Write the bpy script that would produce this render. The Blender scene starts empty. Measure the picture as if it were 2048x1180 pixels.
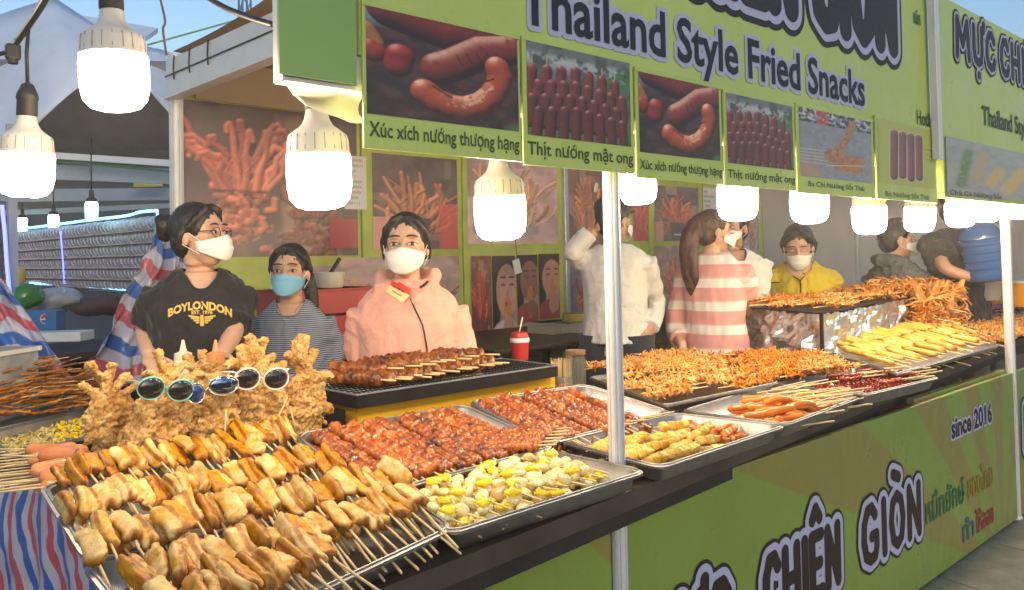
import bpy, bmesh, math, random
import numpy as np
from mathutils import Vector, Matrix, noise as mnoise
from mathutils.bvhtree import BVHTree
random.seed(7)
RNG = np.random.default_rng(11)
SC = bpy.context.scene
COL = SC.collection
PI = math.pi
V3 = Vector

# ------------------------------------------------------------------ camera
F_PX, W_PX, H_PX = 1650.0, 2048.0, 1180.0
CAM = V3((0, 0, 1.4))
PITCH, ROLL, PRINC_Y = math.radians(1.5), 0.02, 471.0
YAW = math.radians(47.25)                      # angle of the counter (world X) to the right of the view
_f0 = V3((math.cos(YAW), math.sin(YAW), 0)); _r0 = V3((math.sin(YAW), -math.cos(YAW), 0))
FW = (_f0 * math.cos(PITCH) + V3((0, 0, 1)) * math.sin(PITCH)).normalized()
_u0 = _r0.cross(FW).normalized()
RT = (_r0 * math.cos(ROLL) - _u0 * math.sin(ROLL)).normalized()
UP = (_u0 * math.cos(ROLL) + _r0 * math.sin(ROLL)).normalized()

def proj(p):
    d = V3(p) - CAM; w = d.dot(FW)
    return (1024 + F_PX * d.dot(RT) / w, PRINC_Y - F_PX * d.dot(UP) / w, w)

def ray(px, py):
    return FW + RT * ((px - 1024) / F_PX) - UP * ((py - PRINC_Y) / F_PX)

def at_z(px, py, z):                            # point of the place seen at a picture position, at height z
    d = ray(px, py); return CAM + d * ((z - CAM.z) / d.z)

def at_y(px, py, y):
    d = ray(px, py); return CAM + d * (y / d.y)

def at_d(px, py, depth):
    return CAM + ray(px, py) * depth

cam_data = bpy.data.cameras.new('camera'); cam = bpy.data.objects.new('camera', cam_data); COL.objects.link(cam)
cam_data.sensor_width = 36; cam_data.lens = 36 * F_PX / W_PX
cam_data.shift_y = (PRINC_Y - H_PX / 2) / W_PX
cam_data.clip_start = 0.05; cam_data.clip_end = 3000
cam.matrix_world = Matrix.Translation(CAM) @ Matrix((RT, UP, -FW)).transposed().to_4x4()
SC.camera = cam

# ------------------------------------------------------------------ sky, dusk sun, exposure
SUN_EL, SUN_AZ = math.radians(14), math.radians(205)      # low, behind the photographer's left shoulder
world = bpy.data.worlds.new('World'); SC.world = world; world.use_nodes = True
wn = world.node_tree.nodes; wl = world.node_tree.links
for n in list(wn): wn.remove(n)
sky = wn.new('ShaderNodeTexSky'); sky.sky_type = 'NISHITA'; sky.sun_disc = False
sky.sun_elevation = SUN_EL; sky.sun_rotation = SUN_AZ; sky.air_density = 1.0; sky.dust_density = 1.2; sky.ozone_density = 2.0
bg = wn.new('ShaderNodeBackground'); bg.inputs['Strength'].default_value = 0.165
wo = wn.new('ShaderNodeOutputWorld'); wl.new(sky.outputs[0], bg.inputs[0]); wl.new(bg.outputs[0], wo.inputs[0])
sd = bpy.data.lights.new('sun', 'SUN'); sd.energy = 0.15; sd.angle = math.radians(12); sd.color = (1.0, 0.88, 0.74)
sun = bpy.data.objects.new('sun', sd); COL.objects.link(sun)
_sdir = V3((math.sin(SUN_AZ) * math.cos(SUN_EL), math.cos(SUN_AZ) * math.cos(SUN_EL), math.sin(SUN_EL)))
sun.rotation_euler = _sdir.to_track_quat('Z', 'Y').to_euler()
SC.view_settings.view_transform = 'Standard'; SC.view_settings.look = 'None'
SC.view_settings.exposure = 0.42; SC.view_settings.gamma = 1.0; SC.view_settings.use_curve_mapping = False
BULB_STRENGTH = 60.0
BULB_COLOR = (1.0, 0.77, 0.50)

# ------------------------------------------------------------------ materials
def srgb(r, g, b):
    f = lambda c: c / 12.92 if c <= .04045 else ((c + .055) / 1.055) ** 2.4
    return (f(r / 255), f(g / 255), f(b / 255))

class Nt:
    def __init__(s, name):
        s.m = bpy.data.materials.new(name); s.m.use_nodes = True; s.t = s.m.node_tree
        s.b = s.t.nodes['Principled BSDF']; s.o = s.t.nodes['Material Output']
    def n(s, typ, **kw):
        x = s.t.nodes.new(typ)
        for k, v in kw.items(): setattr(x, k, v)
        return x
    def l(s, a, b): s.t.links.new(a, b)
    def coord(s, kind='Object', scale=(1, 1, 1)):
        c = s.n('ShaderNodeTexCoord'); m = s.n('ShaderNodeMapping'); m.inputs['Scale'].default_value = scale
        s.l(c.outputs[kind], m.inputs['Vector'])
        if kind == 'Object':                    # copies of one mesh get their own patch of the pattern
            oi = s.n('ShaderNodeObjectInfo'); mu = s.n('ShaderNodeMath', operation='MULTIPLY'); mu.inputs[1].default_value = 37.0
            s.l(oi.outputs['Random'], mu.inputs[0]); s.l(mu.outputs[0], m.inputs['Location'])
        return m.outputs[0]
    def noise(s, scale, detail=4, rough=.55, vec=None, dist=0):
        x = s.n('ShaderNodeTexNoise'); x.inputs['Scale'].default_value = scale; x.inputs['Detail'].default_value = detail
        x.inputs['Roughness'].default_value = rough; x.inputs['Distortion'].default_value = dist
        s.l(vec if vec is not None else s.coord(), x.inputs['Vector']); return x.outputs['Fac']
    def ramp(s, fac, stops, interp='LINEAR'):
        r = s.n('ShaderNodeValToRGB'); r.color_ramp.interpolation = interp; e = r.color_ramp.elements
        while len(e) < len(stops): e.new(0.5)
        for i, (p, c) in enumerate(stops):
            e[i].position = p; e[i].color = (*(c if not isinstance(c, (int, float)) else (c, c, c)), 1)
        s.l(fac, r.inputs[0]); return r.outputs[0]
    def mix(s, fac, a, b, mode='MIX'):
        x = s.n('ShaderNodeMix', data_type='RGBA', blend_type=mode)
        for v, i in ((fac, 0), (a, 6), (b, 7)):
            if isinstance(v, (int, float)): x.inputs[i].default_value = v
            elif isinstance(v, tuple): x.inputs[i].default_value = (*v, 1)
            else: s.l(v, x.inputs[i])
        return x.outputs[2]
    def bump(s, h, strength=.3, dist=.002):
        b = s.n('ShaderNodeBump'); b.inputs['Strength'].default_value = strength; b.inputs['Distance'].default_value = dist
        s.l(h, b.inputs['Height']); s.l(b.outputs[0], s.b.inputs['Normal'])
    def set(s, **kw):
        for k, v in kw.items():
            i = s.b.inputs[k.replace('_', ' ')]
            if hasattr(v, 'is_output') or isinstance(v, bpy.types.NodeSocket): s.l(v, i)
            elif isinstance(v, tuple): i.default_value = (*v, 1) if len(v) == 3 and i.type == 'RGBA' else v
            else: i.default_value = v
        return s

def simple(name, col, rough=.6, metal=0, var=.15, scale=12, bump=0, bscale=60, bdist=.001, **kw):
    t = Nt(name); f = t.noise(scale, 5)
    c2 = tuple(max(0, c * (1 - var)) for c in col); c3 = tuple(min(1, c * (1 + var)) for c in col)
    t.set(Base_Color=t.ramp(f, [(.3, c2), (.7, c3)]), Roughness=rough, Metallic=metal, **kw)
    if bump: t.bump(t.noise(bscale, 4), bump, bdist)
    return t.m

def food(name, stops, scale=22, rough=.4, bump=.5, bscale=60, bdist=.002, coat=0, sss=0, rand=.15, detail=6, dist=.4, speck=None, spec=.5, sat=1.18):
    """fried or grilled food: mottled colour, relief, a different tone per piece"""
    t = Nt(name); v = t.coord()
    c = t.ramp(t.noise(scale, detail, .62, v, dist), stops)
    if speck:
        sp = t.ramp(t.noise(speck[0], 2, .5, v), [(speck[1], 0.0), (speck[1] + .04, 1.0)])
        c = t.mix(sp, c, speck[2])
    at = t.n('ShaderNodeAttribute', attribute_name='crust_shade')      # baked-in browning of rims and folds; shade painted into big squid crevices
    c = t.mix(at.outputs['Fac'], c, tuple(x * k for x, k in zip(stops[0][1], (.62, .45, .35))))
    oi = t.n('ShaderNodeObjectInfo'); hs = t.n('ShaderNodeHueSaturation')
    mr = t.n('ShaderNodeMapRange'); mr.inputs['To Min'].default_value = 1 - rand; mr.inputs['To Max'].default_value = 1 + rand
    t.l(oi.outputs['Random'], mr.inputs['Value']); t.l(mr.outputs[0], hs.inputs['Value']); t.l(c, hs.inputs['Color']); hs.inputs['Saturation'].default_value = sat
    t.set(Base_Color=hs.outputs[0], Roughness=rough, Coat_Weight=coat, Coat_Roughness=.15, Subsurface_Weight=sss, Subsurface_Radius=(.01, .004, .002), Subsurface_Scale=.4)
    t.b.inputs['Specular IOR Level'].default_value = spec
    h = t.noise(bscale, 6, .65, v, .3); t.bump(h, bump, bdist)
    return t.m

# ------------------------------------------------------------------ object helpers
def link(name, data, parent=None, loc=None):
    o = bpy.data.objects.new(name, data); COL.objects.link(o)
    if parent is not None: o.parent = parent
    if loc is not None: o.location = loc
    return o

def tag(o, label=None, cat=None, group=None, kind=None):
    if label: o['label'] = label
    if cat: o['category'] = cat
    if group: o['group'] = group
    if kind: o['kind'] = kind
    return o

def thing(name, label, cat, loc=(0, 0, 0), group=None, rot=None):
    o = link(name, None, None, V3(loc)); o.empty_display_size = .05
    if rot is not None: o.rotation_euler = rot
    return tag(o, label, cat, group)

def copy_tree(o, parent=None):
    c = o.copy(); COL.objects.link(c)
    if parent is not None: c.parent = parent
    for ch in KIDS.get(o.name, []):
        copy_tree(ch, c)
    return c
KIDS = {}
_O1 = 'first second third fourth fifth sixth seventh eighth ninth tenth eleventh twelfth thirteenth fourteenth fifteenth sixteenth seventeenth eighteenth nineteenth'.split()
def ORD(n):                                      # 1 -> 'first'
    if n < 20: return _O1[n - 1]
    t = {2: 'twenty', 3: 'thirty', 4: 'forty', 5: 'fifty', 6: 'sixty', 7: 'seventy'}[n // 10]
    return (t[:-1] + 'ieth') if n % 10 == 0 else t + '-' + _O1[n % 10 - 1]
def child(o, parent):
    o.parent = parent; KIDS.setdefault(parent.name, []).append(o); return o

def make_mesh(name, V, F, mat=None, smooth=False, attrs=None):
    me = bpy.data.meshes.new(name)
    me.from_pydata([tuple(v) for v in V] if not isinstance(V, np.ndarray) else V.tolist(), [], F if not isinstance(F, np.ndarray) else F.tolist())
    if mat is not None: me.materials.append(mat)
    if smooth: me.polygons.foreach_set('use_smooth', [True] * len(me.polygons))
    if attrs:
        for k, a in attrs.items():
            a = np.asarray(a, dtype=np.float32)
            if a.ndim == 1:
                at = me.attributes.new(k, 'FLOAT', 'POINT'); at.data.foreach_set('value', a)
            else:
                at = me.color_attributes.new(k, 'FLOAT_COLOR', 'POINT')
                at.data.foreach_set('color', np.concatenate([a, np.ones((len(a), 1), np.float32)], 1).ravel())
    me.update(); return me

class MB:
    """collects shapes; build() links them as one mesh object"""
    def __init__(s): s.V = []; s.F = []
    def add(s, V, F):
        b = len(s.V); s.V += [V3(v) for v in V]; s.F += [tuple(i + b for i in f) for f in F]; return s
    def box(s, c, size, R=None, bev=0):
        c = V3(c); hx, hy, hz = size[0] / 2, size[1] / 2, size[2] / 2
        if bev <= 0:
            P = [V3((x * hx, y * hy, z * hz)) for z in (-1, 1) for y in (-1, 1) for x in (-1, 1)]
            Fs = [(0, 2, 3, 1), (4, 5, 7, 6), (0, 1, 5, 4), (2, 6, 7, 3), (0, 4, 6, 2), (1, 3, 7, 5)]
        else:
            bm = bmesh.new(); bmesh.ops.create_cube(bm, size=1)
            for v in bm.verts: v.co = V3((v.co.x * size[0], v.co.y * size[1], v.co.z * size[2]))
            bmesh.ops.bevel(bm, geom=bm.edges[:], offset=bev, segments=2, profile=.5, affect='EDGES')
            P = [v.co.copy() for v in bm.verts]; Fs = [tuple(v.index for v in f.verts) for f in bm.faces]; bm.free()
        if R is not None: P = [R @ p for p in P]
        return s.add([p + c for p in P], Fs)
    def bar(s, a, b, w, h=None, up=(0, 0, 1), bev=0):
        a, b = V3(a), V3(b); d = (b - a); L = d.length; x = d.normalized(); y = V3(up).cross(x)
        if y.length < 1e-5: y = V3((0, 1, 0)).cross(x)
        y.normalize(); z = x.cross(y); R = Matrix((x, y, z)).transposed()
        return s.box((a + b) / 2, (L, w, h or w), R, bev)
    def rings(s, rings, cap=True, closed=True):
        n = len(rings[0]); V = [p for r in rings for p in r]; Fs = []
        for i in range(len(rings) - 1):
            for j in range(n if closed else n - 1):
                k = (j + 1) % n; Fs.append((i * n + j, i * n + k, (i + 1) * n + k, (i + 1) * n + j))
        if cap and closed:
            Fs.append(tuple(range(n - 1, -1, -1))); Fs.append(tuple((len(rings) - 1) * n + j for j in range(n)))
        return s.add(V, Fs)
    def tube(s, pts, r, seg=8, cap=True, flat=1.0, up=None):
        pts = [V3(p) for p in pts]; rs = r if isinstance(r, (list, tuple)) else [r] * len(pts); R = []; prev = V3(up) if up else None
        for i, p in enumerate(pts):
            t = (pts[min(i + 1, len(pts) - 1)] - pts[max(i - 1, 0)])
            t = t.normalized() if t.length > 1e-9 else V3((0, 0, 1))
            if prev is None: prev = V3((0, 0, 1)) if abs(t.z) < .9 else V3((1, 0, 0))
            n = prev - t * prev.dot(t)
            if n.length < 1e-4: n = V3((1, 0, 0)) - t * t.x
            n.normalize(); prev = n; b = t.cross(n)
            R.append([p + (n * math.cos(a) * flat + b * math.sin(a)) * rs[i] for a in [2 * PI * k / seg for k in range(seg)]])
        return s.rings(R, cap)
    def lathe(s, prof, seg=20, c=(0, 0, 0), cap=True):
        c = V3(c); return s.rings([[c + V3((r * math.cos(2 * PI * k / seg), r * math.sin(2 * PI * k / seg), z)) for k in range(seg)] for r, z in prof], cap)
    def ell(s, c, r, R=None, seg=12, rn=7):
        c = V3(c); rr = r if isinstance(r, (list, tuple)) else (r, r, r); rg = []
        for i in range(rn + 1):
            th = PI * (i / rn) if 0 < i < rn else (.02 if i == 0 else PI - .02)
            rg.append([V3((rr[0] * math.sin(th) * math.cos(2 * PI * k / seg), rr[1] * math.sin(th) * math.sin(2 * PI * k / seg), -rr[2] * math.cos(th))) for k in range(seg)])
        if R is not None: rg = [[R @ p for p in q] for q in rg]
        return s.rings([[p + c for p in q] for q in rg])
    def quad(s, a, b, c, d): return s.add([a, b, c, d], [(0, 1, 2, 3)])
    def prism(s, poly, z0, z1):                 # poly in xy
        n = len(poly); P = [V3((p[0], p[1], z0)) for p in poly] + [V3((p[0], p[1], z1)) for p in poly]
        return s.add(P, [tuple(range(n - 1, -1, -1)), tuple(range(n, 2 * n))] + [(i, (i + 1) % n, n + (i + 1) % n, n + i) for i in range(n)])
    def mesh(s, name, mat, smooth=False, origin=None):
        o = V3(origin) if origin is not None else V3((0, 0, 0))
        me = make_mesh(name, [v - o for v in s.V], s.F, mat, smooth)
        if smooth == 'auto':
            me.polygons.foreach_set('use_smooth', [True] * len(me.polygons))
            try: me.set_sharp_from_angle(angle=math.radians(40))
            except Exception: pass
        return me
    def build(s, name, mat, parent=None, smooth=False, origin=None):
        if origin is None and parent is not None: origin = parent.matrix_basis.translation if parent.parent is None else (0, 0, 0)
        o = link(name, s.mesh(name, mat, smooth, origin))
        if parent is not None: child(o, parent)
        return o

def voxel(mb, size, smooth=2, origin=None, name='m'):
    """one continuous skin round everything collected in mb; returns (V array, F list)"""
    me = mb.mesh(name, None, False, origin); o = bpy.data.objects.new(name, me); COL.objects.link(o)
    m = o.modifiers.new('r', 'REMESH'); m.mode = 'VOXEL'; m.voxel_size = size; m.adaptivity = 0
    if smooth:
        k = o.modifiers.new('s', 'SMOOTH'); k.iterations = smooth; k.factor = .6
    dg = bpy.context.evaluated_depsgraph_get(); dg.update(); ev = bpy.data.meshes.new_from_object(o.evaluated_get(dg))
    n = len(ev.vertices); V = np.empty(n * 3, np.float32); ev.vertices.foreach_get('co', V); V = V.reshape(-1, 3).astype(float)
    nr = np.empty(n * 3, np.float32); ev.vertices.foreach_get('normal', nr)
    Fs = [tuple(p.vertices) for p in ev.polygons]
    bpy.data.objects.remove(o); bpy.data.meshes.remove(me); bpy.data.meshes.remove(ev)
    return V, Fs, nr.reshape(-1, 3).astype(float)

def nz(p, s, seed=0, oct=3):
    q = V3((p[0] * s + seed * 7.3, p[1] * s - seed * 3.1, p[2] * s + seed * 1.7))
    return mnoise.fractal(q, .6, 2.0, oct, noise_basis='PERLIN_ORIGINAL')

def rough_up(V, N, amp, s, seed=0, oct=3):
    return V + N * np.array([nz(p, s, seed, oct) for p in V])[:, None] * amp

def fdir(n):                                     # scatter helper
    return RNG.normal(size=n)
# ------------------------------------------------------------------ shared materials
M = {}
M['alu'] = simple('aluminium', (.62, .64, .66), .32, .85, .08, 30)
M['alu_white'] = simple('white_coated_aluminium', (.66, .67, .66), .4, .1, .06, 8)
M['steel'] = simple('tray_steel', (.36, .35, .335), .40, .95, .16, 30, .12, 90, .0005)
M['black'] = simple('black_rubber', (.012, .012, .013), .5, 0, .2, 20)
M['black_metal'] = simple('black_metal', (.02, .019, .018), .45, .5, .3, 20)
M['white_plastic'] = simple('white_plastic', (.72, .72, .70), .35, 0, .04, 6)
M['lav'] = simple('print_lavender', (.42, .43, .60), .5, 0, .03, 5)
M['ink'] = simple('print_dark_brown', (.025, .014, .013), .5, 0, .1, 5)
M['ink2'] = simple('print_black', (.013, .012, .020), .5, 0, .1, 5)
M['ink_green'] = simple('print_dark_green', (.03, .07, .02), .5, 0, .1, 5)
M['thai_green'] = simple('print_green', (.02, .13, .05), .5, 0, .1, 5)
M['thai_yellow'] = simple('print_ochre', (.30, .20, .02), .5, 0, .1, 5)
M['thai_blue'] = simple('print_blue', (.03, .10, .20), .5, 0, .1, 5)
M['thai_red'] = simple('print_red', (.30, .02, .03), .5, 0, .1, 5)
M['wood'] = simple('dark_board', (.075, .055, .038), .55, 0, .3, 6, .2, 40, .001)
M['dark'] = simple('dark_board_underside', (.03, .024, .02), .7, 0, .3, 6)
M['bamboo'] = simple('bamboo', (.55, .36, .15), .55, 0, .22, 40)
M['bamboo_light'] = simple('bamboo_pale', (.62, .47, .24), .55, 0, .2, 40)

def print_material(name, rough=.35, coat=.25):
    t = Nt(name); a = t.n('ShaderNodeAttribute', attribute_name='print')
    t.set(Base_Color=a.outputs['Color'], Roughness=rough, Coat_Weight=coat, Coat_Roughness=.2)
    t.bump(t.noise(5, 3), .25, .012)
    return t.m
M['print'] = print_material('printed_vinyl')

def lime_vinyl(name, c1, c2, centre, nray, rough=.33, use_rays=True):
    """lime banner print with rays fanning from one point (object coordinates x, z)"""
    t = Nt(name)
    tc = t.n('ShaderNodeTexCoord'); sx = t.n('ShaderNodeSeparateXYZ'); t.l(tc.outputs['Object'], sx.inputs[0])
    def ma(op, a, b=None):
        m = t.n('ShaderNodeMath', operation=op)
        for v, i in ((a, 0), (b, 1)):
            if v is None: continue
            if isinstance(v, (int, float)): m.inputs[i].default_value = v
            else: t.l(v, m.inputs[i])
        return m.outputs[0]
    ang = ma('ARCTAN2', ma('SUBTRACT', sx.outputs[2], centre[1]), ma('SUBTRACT', sx.outputs[0], centre[0]))
    w = ma('SINE', ma('MULTIPLY', ang, nray))
    r = t.ramp(w, [(0.0, c1), (.04, c2)])
    base = t.ramp(t.noise(1.5, 2), [(.35, tuple(c * .92 for c in c1)), (.65, c1)])
    col = t.mix(t.ramp(w, [(.0, 0.0), (.03, 1.0)]), base, c2) if use_rays else base
    sm = t.ramp(t.noise(26, 5, .7), [(.60, 0.0), (.78, .22)]); col = t.mix(sm, col, (.10, .10, .05))          # scuffs and grease marks
    col = t.mix(t.ramp(t.noise(90, 2, .5), [(.74, 0.0), (.77, .5)]), col, (.06, .05, .03))
    t.set(Base_Color=col, Roughness=t.ramp(t.noise(7, 4), [(.3, rough * .8), (.7, rough * 1.5)]), Coat_Weight=.3, Coat_Roughness=.25)
    v_ = t.coord('Object', (1, 1, .45)); t.bump(t.noise(3.2, 4, .5, v_, .8), .55, .035)
    return t.m
LIME = (.36, .52, .07)
M['sign_lime'] = lime_vinyl('lime_sign_vinyl', (.47, .58, .125), (.46, .58, .07), (2.2, -0.2), 22, use_rays=False)
M['sign_green'] = simple('green_sign_panel', (.24, .40, .11), .4, 0, .06, 2)
M['banner'] = lime_vinyl('lime_banner_vinyl', (.22, .31, .05), (.245, .225, .05), (1.3, -.15), 17)
M['wall_lime'] = simple('lime_poster_vinyl', (.42, .50, .09), .4, 0, .15, 7, .4, 9, .01)
M['wall_grey'] = simple('grey_partition_panel', (.40, .37, .345), .5, 0, .06, 3)

# ------------------------------------------------------------------ flat shapes from distance fields, and lettering
def march(D, x0, y0, h):
    """filled region D<0 on a grid as a flat mesh in 2-D (marching squares, full cells merged along rows)"""
    V = []; Fs = []; idx = {}
    def vid(p):
        k = (round(p[0], 7), round(p[1], 7))
        if k not in idx: idx[k] = len(V); V.append(k)
        return idx[k]
    ny, nx = D.shape; ins = D < 0
    for j in range(ny - 1):
        i = 0
        while i < nx - 1:
            a = (ins[j, i], ins[j, i + 1], ins[j + 1, i + 1], ins[j + 1, i])
            if not any(a): i += 1; continue
            if all(a):
                k = i
                while k < nx - 1 and ins[j, k + 1] and ins[j + 1, k + 1]: k += 1
                Fs.append([vid((x0 + i * h, y0 + j * h)), vid((x0 + k * h, y0 + j * h)), vid((x0 + k * h, y0 + (j + 1) * h)), vid((x0 + i * h, y0 + (j + 1) * h))])
                i = max(k, i + 1); continue
            c = [(i, j), (i + 1, j), (i + 1, j + 1), (i, j + 1)]; poly = []
            for q in range(4):
                p, n = c[q], c[(q + 1) % 4]; dp, dn = D[p[1], p[0]], D[n[1], n[0]]
                if dp < 0: poly.append((x0 + p[0] * h, y0 + p[1] * h))
                if (dp < 0) != (dn < 0):
                    t = dp / (dp - dn); poly.append((x0 + (p[0] + (n[0] - p[0]) * t) * h, y0 + (p[1] + (n[1] - p[1]) * t) * h))
            f = []
            for p in poly:
                v = vid(p)
                if v not in f: f.append(v)
            if len(f) > 2: Fs.append(f)
            i += 1
    return V, Fs

def seg_field(segs, h, pad):
    S = np.array(segs, float)               # n x 4
    x0, y0 = S[:, [0, 2]].min() - pad, S[:, [1, 3]].min() - pad
    x1, y1 = S[:, [0, 2]].max() + pad, S[:, [1, 3]].max() + pad
    nx, ny = int((x1 - x0) / h) + 2, int((y1 - y0) / h) + 2
    X, Y = np.meshgrid(x0 + np.arange(nx) * h, y0 + np.arange(ny) * h); D = np.full(X.shape, 1e9)
    for ax, ay, bx, by in S:
        lo_i = max(0, int((min(ax, bx) - pad - x0) / h)); hi_i = min(nx, int((max(ax, bx) + pad - x0) / h) + 2)
        lo_j = max(0, int((min(ay, by) - pad - y0) / h)); hi_j = min(ny, int((max(ay, by) + pad - y0) / h) + 2)
        x = X[lo_j:hi_j, lo_i:hi_i]; y = Y[lo_j:hi_j, lo_i:hi_i]; dx, dy = bx - ax, by - ay; L = dx * dx + dy * dy + 1e-12
        t = np.clip(((x - ax) * dx + (y - ay) * dy) / L, 0, 1)
        D[lo_j:hi_j, lo_i:hi_i] = np.minimum(D[lo_j:hi_j, lo_i:hi_i], np.hypot(x - ax - t * dx, y - ay - t * dy))
    return D, x0, y0

def text_mesh(s, size=1.0, bold=.02, xs=1.0, shear=0, spacing=1.0):
    cu = bpy.data.curves.new('lettering', 'FONT'); cu.body = s; cu.size = size; cu.offset = bold * size; cu.shear = shear; cu.resolution_u = 3
    cu.space_character = spacing
    o = bpy.data.objects.new('lettering', cu); COL.objects.link(o); dg = bpy.context.evaluated_depsgraph_get(); dg.update()
    me = bpy.data.meshes.new_from_object(o.evaluated_get(dg)); V = [(v.co.x * xs, v.co.y) for v in me.vertices]; Fs = [tuple(p.vertices) for p in me.polygons]
    cnt = {}
    for f in Fs:
        for i in range(len(f)):
            k = tuple(sorted((f[i], f[(i + 1) % len(f)]))); cnt[k] = cnt.get(k, 0) + 1
    segs = [(*V[a], *V[b]) for (a, b), c in cnt.items() if c == 1]
    bpy.data.objects.remove(o); bpy.data.meshes.remove(me); bpy.data.curves.remove(cu)
    return V, Fs, segs

class Plane2:
    """an upright printed face: origin, right, up, outward normal"""
    def __init__(s, o, r, u=(0, 0, 1)): s.o = V3(o); s.r = V3(r).normalized(); s.u = V3(u).normalized(); s.n = s.r.cross(s.u)
    def p(s, x, y, lift=0): return s.o + s.r * x + s.u * y + s.n * lift

def put_flat(name, V, Fs, pl, lift, mat, parent, origin):
    me = make_mesh(name, [pl.p(x, y, lift) - V3(origin) for x, y in V], Fs, mat)
    return child(link(name, me), parent)

def place_text(pl, parent, s, x, y, height, width=None, mat='ink2', bold=.018, lift=.003, halo=None, halo_w=.05, name='lettering', shear=0, bend=None):
    """height = cap height of the line; width fits the whole line"""
    V, Fs, segs = text_mesh(s, 1.0, bold, 1.0, shear)
    if not V: return
    xa, xb = min(v[0] for v in V), max(v[0] for v in V)
    cap = .70; sy = height / cap; sx = (width / (xb - xa)) if width else sy
    fn = lambda p: ((p[0] - xa) * sx + x, p[1] * sy + y)
    if bend: g = fn; fn = lambda p: bend(*g(p))
    o = parent.matrix_basis.translation
    put_flat(name, [fn(v) for v in V], Fs, pl, lift, M[mat], parent, o)
    if halo:
        sg = [(*fn((a, b)), *fn((c, d))) for a, b, c, d in segs]
        h = height * .028; w = height * halo_w
        D, x0, y0 = seg_field(sg, h, w * 1.3 + h); HV, HF = march(D - w, x0, y0, h)
        put_flat('lettering_halo', HV, HF, pl, lift * .5, M[halo], parent, o)

GLYPH = {   # bubble capitals as strokes in a unit-high box
 'M': (.86, [[(0, 0), (.06, 1), (.40, .34), (.74, 1), (.84, 0)]]),
 'U': (.62, [[(0, 1), (0, .35), (.08, .08), (.30, 0), (.52, .08), (.60, .35), (.60, 1)]]),
 'C': (.60, [[(.58, .82), (.42, 1), (.2, .98), (.03, .72), (0, .4), (.1, .1), (.32, 0), (.52, .06), (.6, .22)]]),
 'H': (.62, [[(0, 1), (0, 0)], [(0, .5), (.6, .5)], [(.6, 1), (.6, 0)]]),
 'I': (.06, [[(.03, 1), (.03, 0)]]),
 'E': (.50, [[(.5, 1), (0, 1), (0, 0), (.52, 0)], [(0, .5), (.42, .5)]]),
 'N': (.62, [[(0, 0), (.02, 1), (.58, 0), (.60, 1)]]),
 'G': (.66, [[(.58, .84), (.42, 1), (.2, .97), (.03, .72), (0, .4), (.1, .1), (.32, 0), (.56, .04), (.64, .2), (.64, .44), (.40, .44)]]),
 'O': (.66, [[(.33, 1), (.1, .88), (0, .5), (.1, .12), (.33, 0), (.56, .12), (.66, .5), (.56, .88), (.33, 1)]]),
}
def bubble_text(pl, parent, word, x, y, h, width, ink_w=.15, ring_w=.235, out_w=.30):
    """word of (letter, mark) pairs; rounded strokes in three layers: dark rim, lavender ring, dark letter"""
    strokes = []; cx = 0
    for ch, mark in word:
        if ch == ' ': cx += .42; continue
        w, st = GLYPH[ch]
        for s in st: strokes.append([(cx + a, b) for a, b in s])
        m = cx + w / 2
        if mark == '^': strokes.append([(m - .2, 1.30), (m, 1.48), (m + .2, 1.30)])
        if mark == '`': strokes.append([(m - .16, 1.46), (m + .14, 1.36)])
        if mark == '.': strokes.append([(m, -.36), (m + .01, -.36)])
        if mark == "'.": strokes += [[(m, -.36), (m + .01, -.36)], [(cx + w, .95), (cx + w + .14, 1.02), (cx + w + .16, 1.18)]]
        cx += w + .36
    total = cx - .36; sx = width / total
    segs = []
    for s in strokes:
        for (a, b), (c, d) in zip(s, s[1:]): segs.append((a * sx + x, b * h + y, c * sx + x, d * h + y))
    g = h * .022; D, x0, y0 = seg_field(segs, g, out_w * h + 2 * g); o = parent.matrix_basis.translation
    for nm, w, lift, mat in (('bubble_rim', out_w, .0015, 'ink'), ('bubble_ring', ring_w, .003, 'lav'), ('bubble_lettering', ink_w, .0045, 'ink')):
        put_flat(nm, *march(D - w * h, x0, y0, g), pl, lift, M[mat], parent, o)

# ------------------------------------------------------------------ painted prints (flat print on real boards)
def grid_uv(nu, nv): return np.meshgrid((np.arange(nu) + .5) / nu, (np.arange(nv) + .5) / nv)
def fbm(u, v, s, seed=0, oct=4):
    r = np.random.default_rng(seed); out = np.zeros(u.shape); a = 1.0
    for k in range(oct):
        n = int(s * 2 ** k) + 2; G = r.random((n + 2, n + 2)); x = np.clip(u, 0, 1) * n; y = np.clip(v, 0, 1) * n
        i = x.astype(int); j = y.astype(int); fx = x - i; fy = y - j; fx = fx * fx * (3 - 2 * fx); fy = fy * fy * (3 - 2 * fy)
        out += a * ((G[j, i] * (1 - fx) + G[j, i + 1] * fx) * (1 - fy) + (G[j + 1, i] * (1 - fx) + G[j + 1, i + 1] * fx) * fy); a *= .55
    return out / sum(.55 ** k for k in range(oct))
def lay(img, mask, col):
    m = np.clip(mask, 0, 1)[..., None]; c = np.asarray(col, float)
    return img * (1 - m) + (c if c.ndim == 3 else c.reshape(1, 1, 3)) * m
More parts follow.
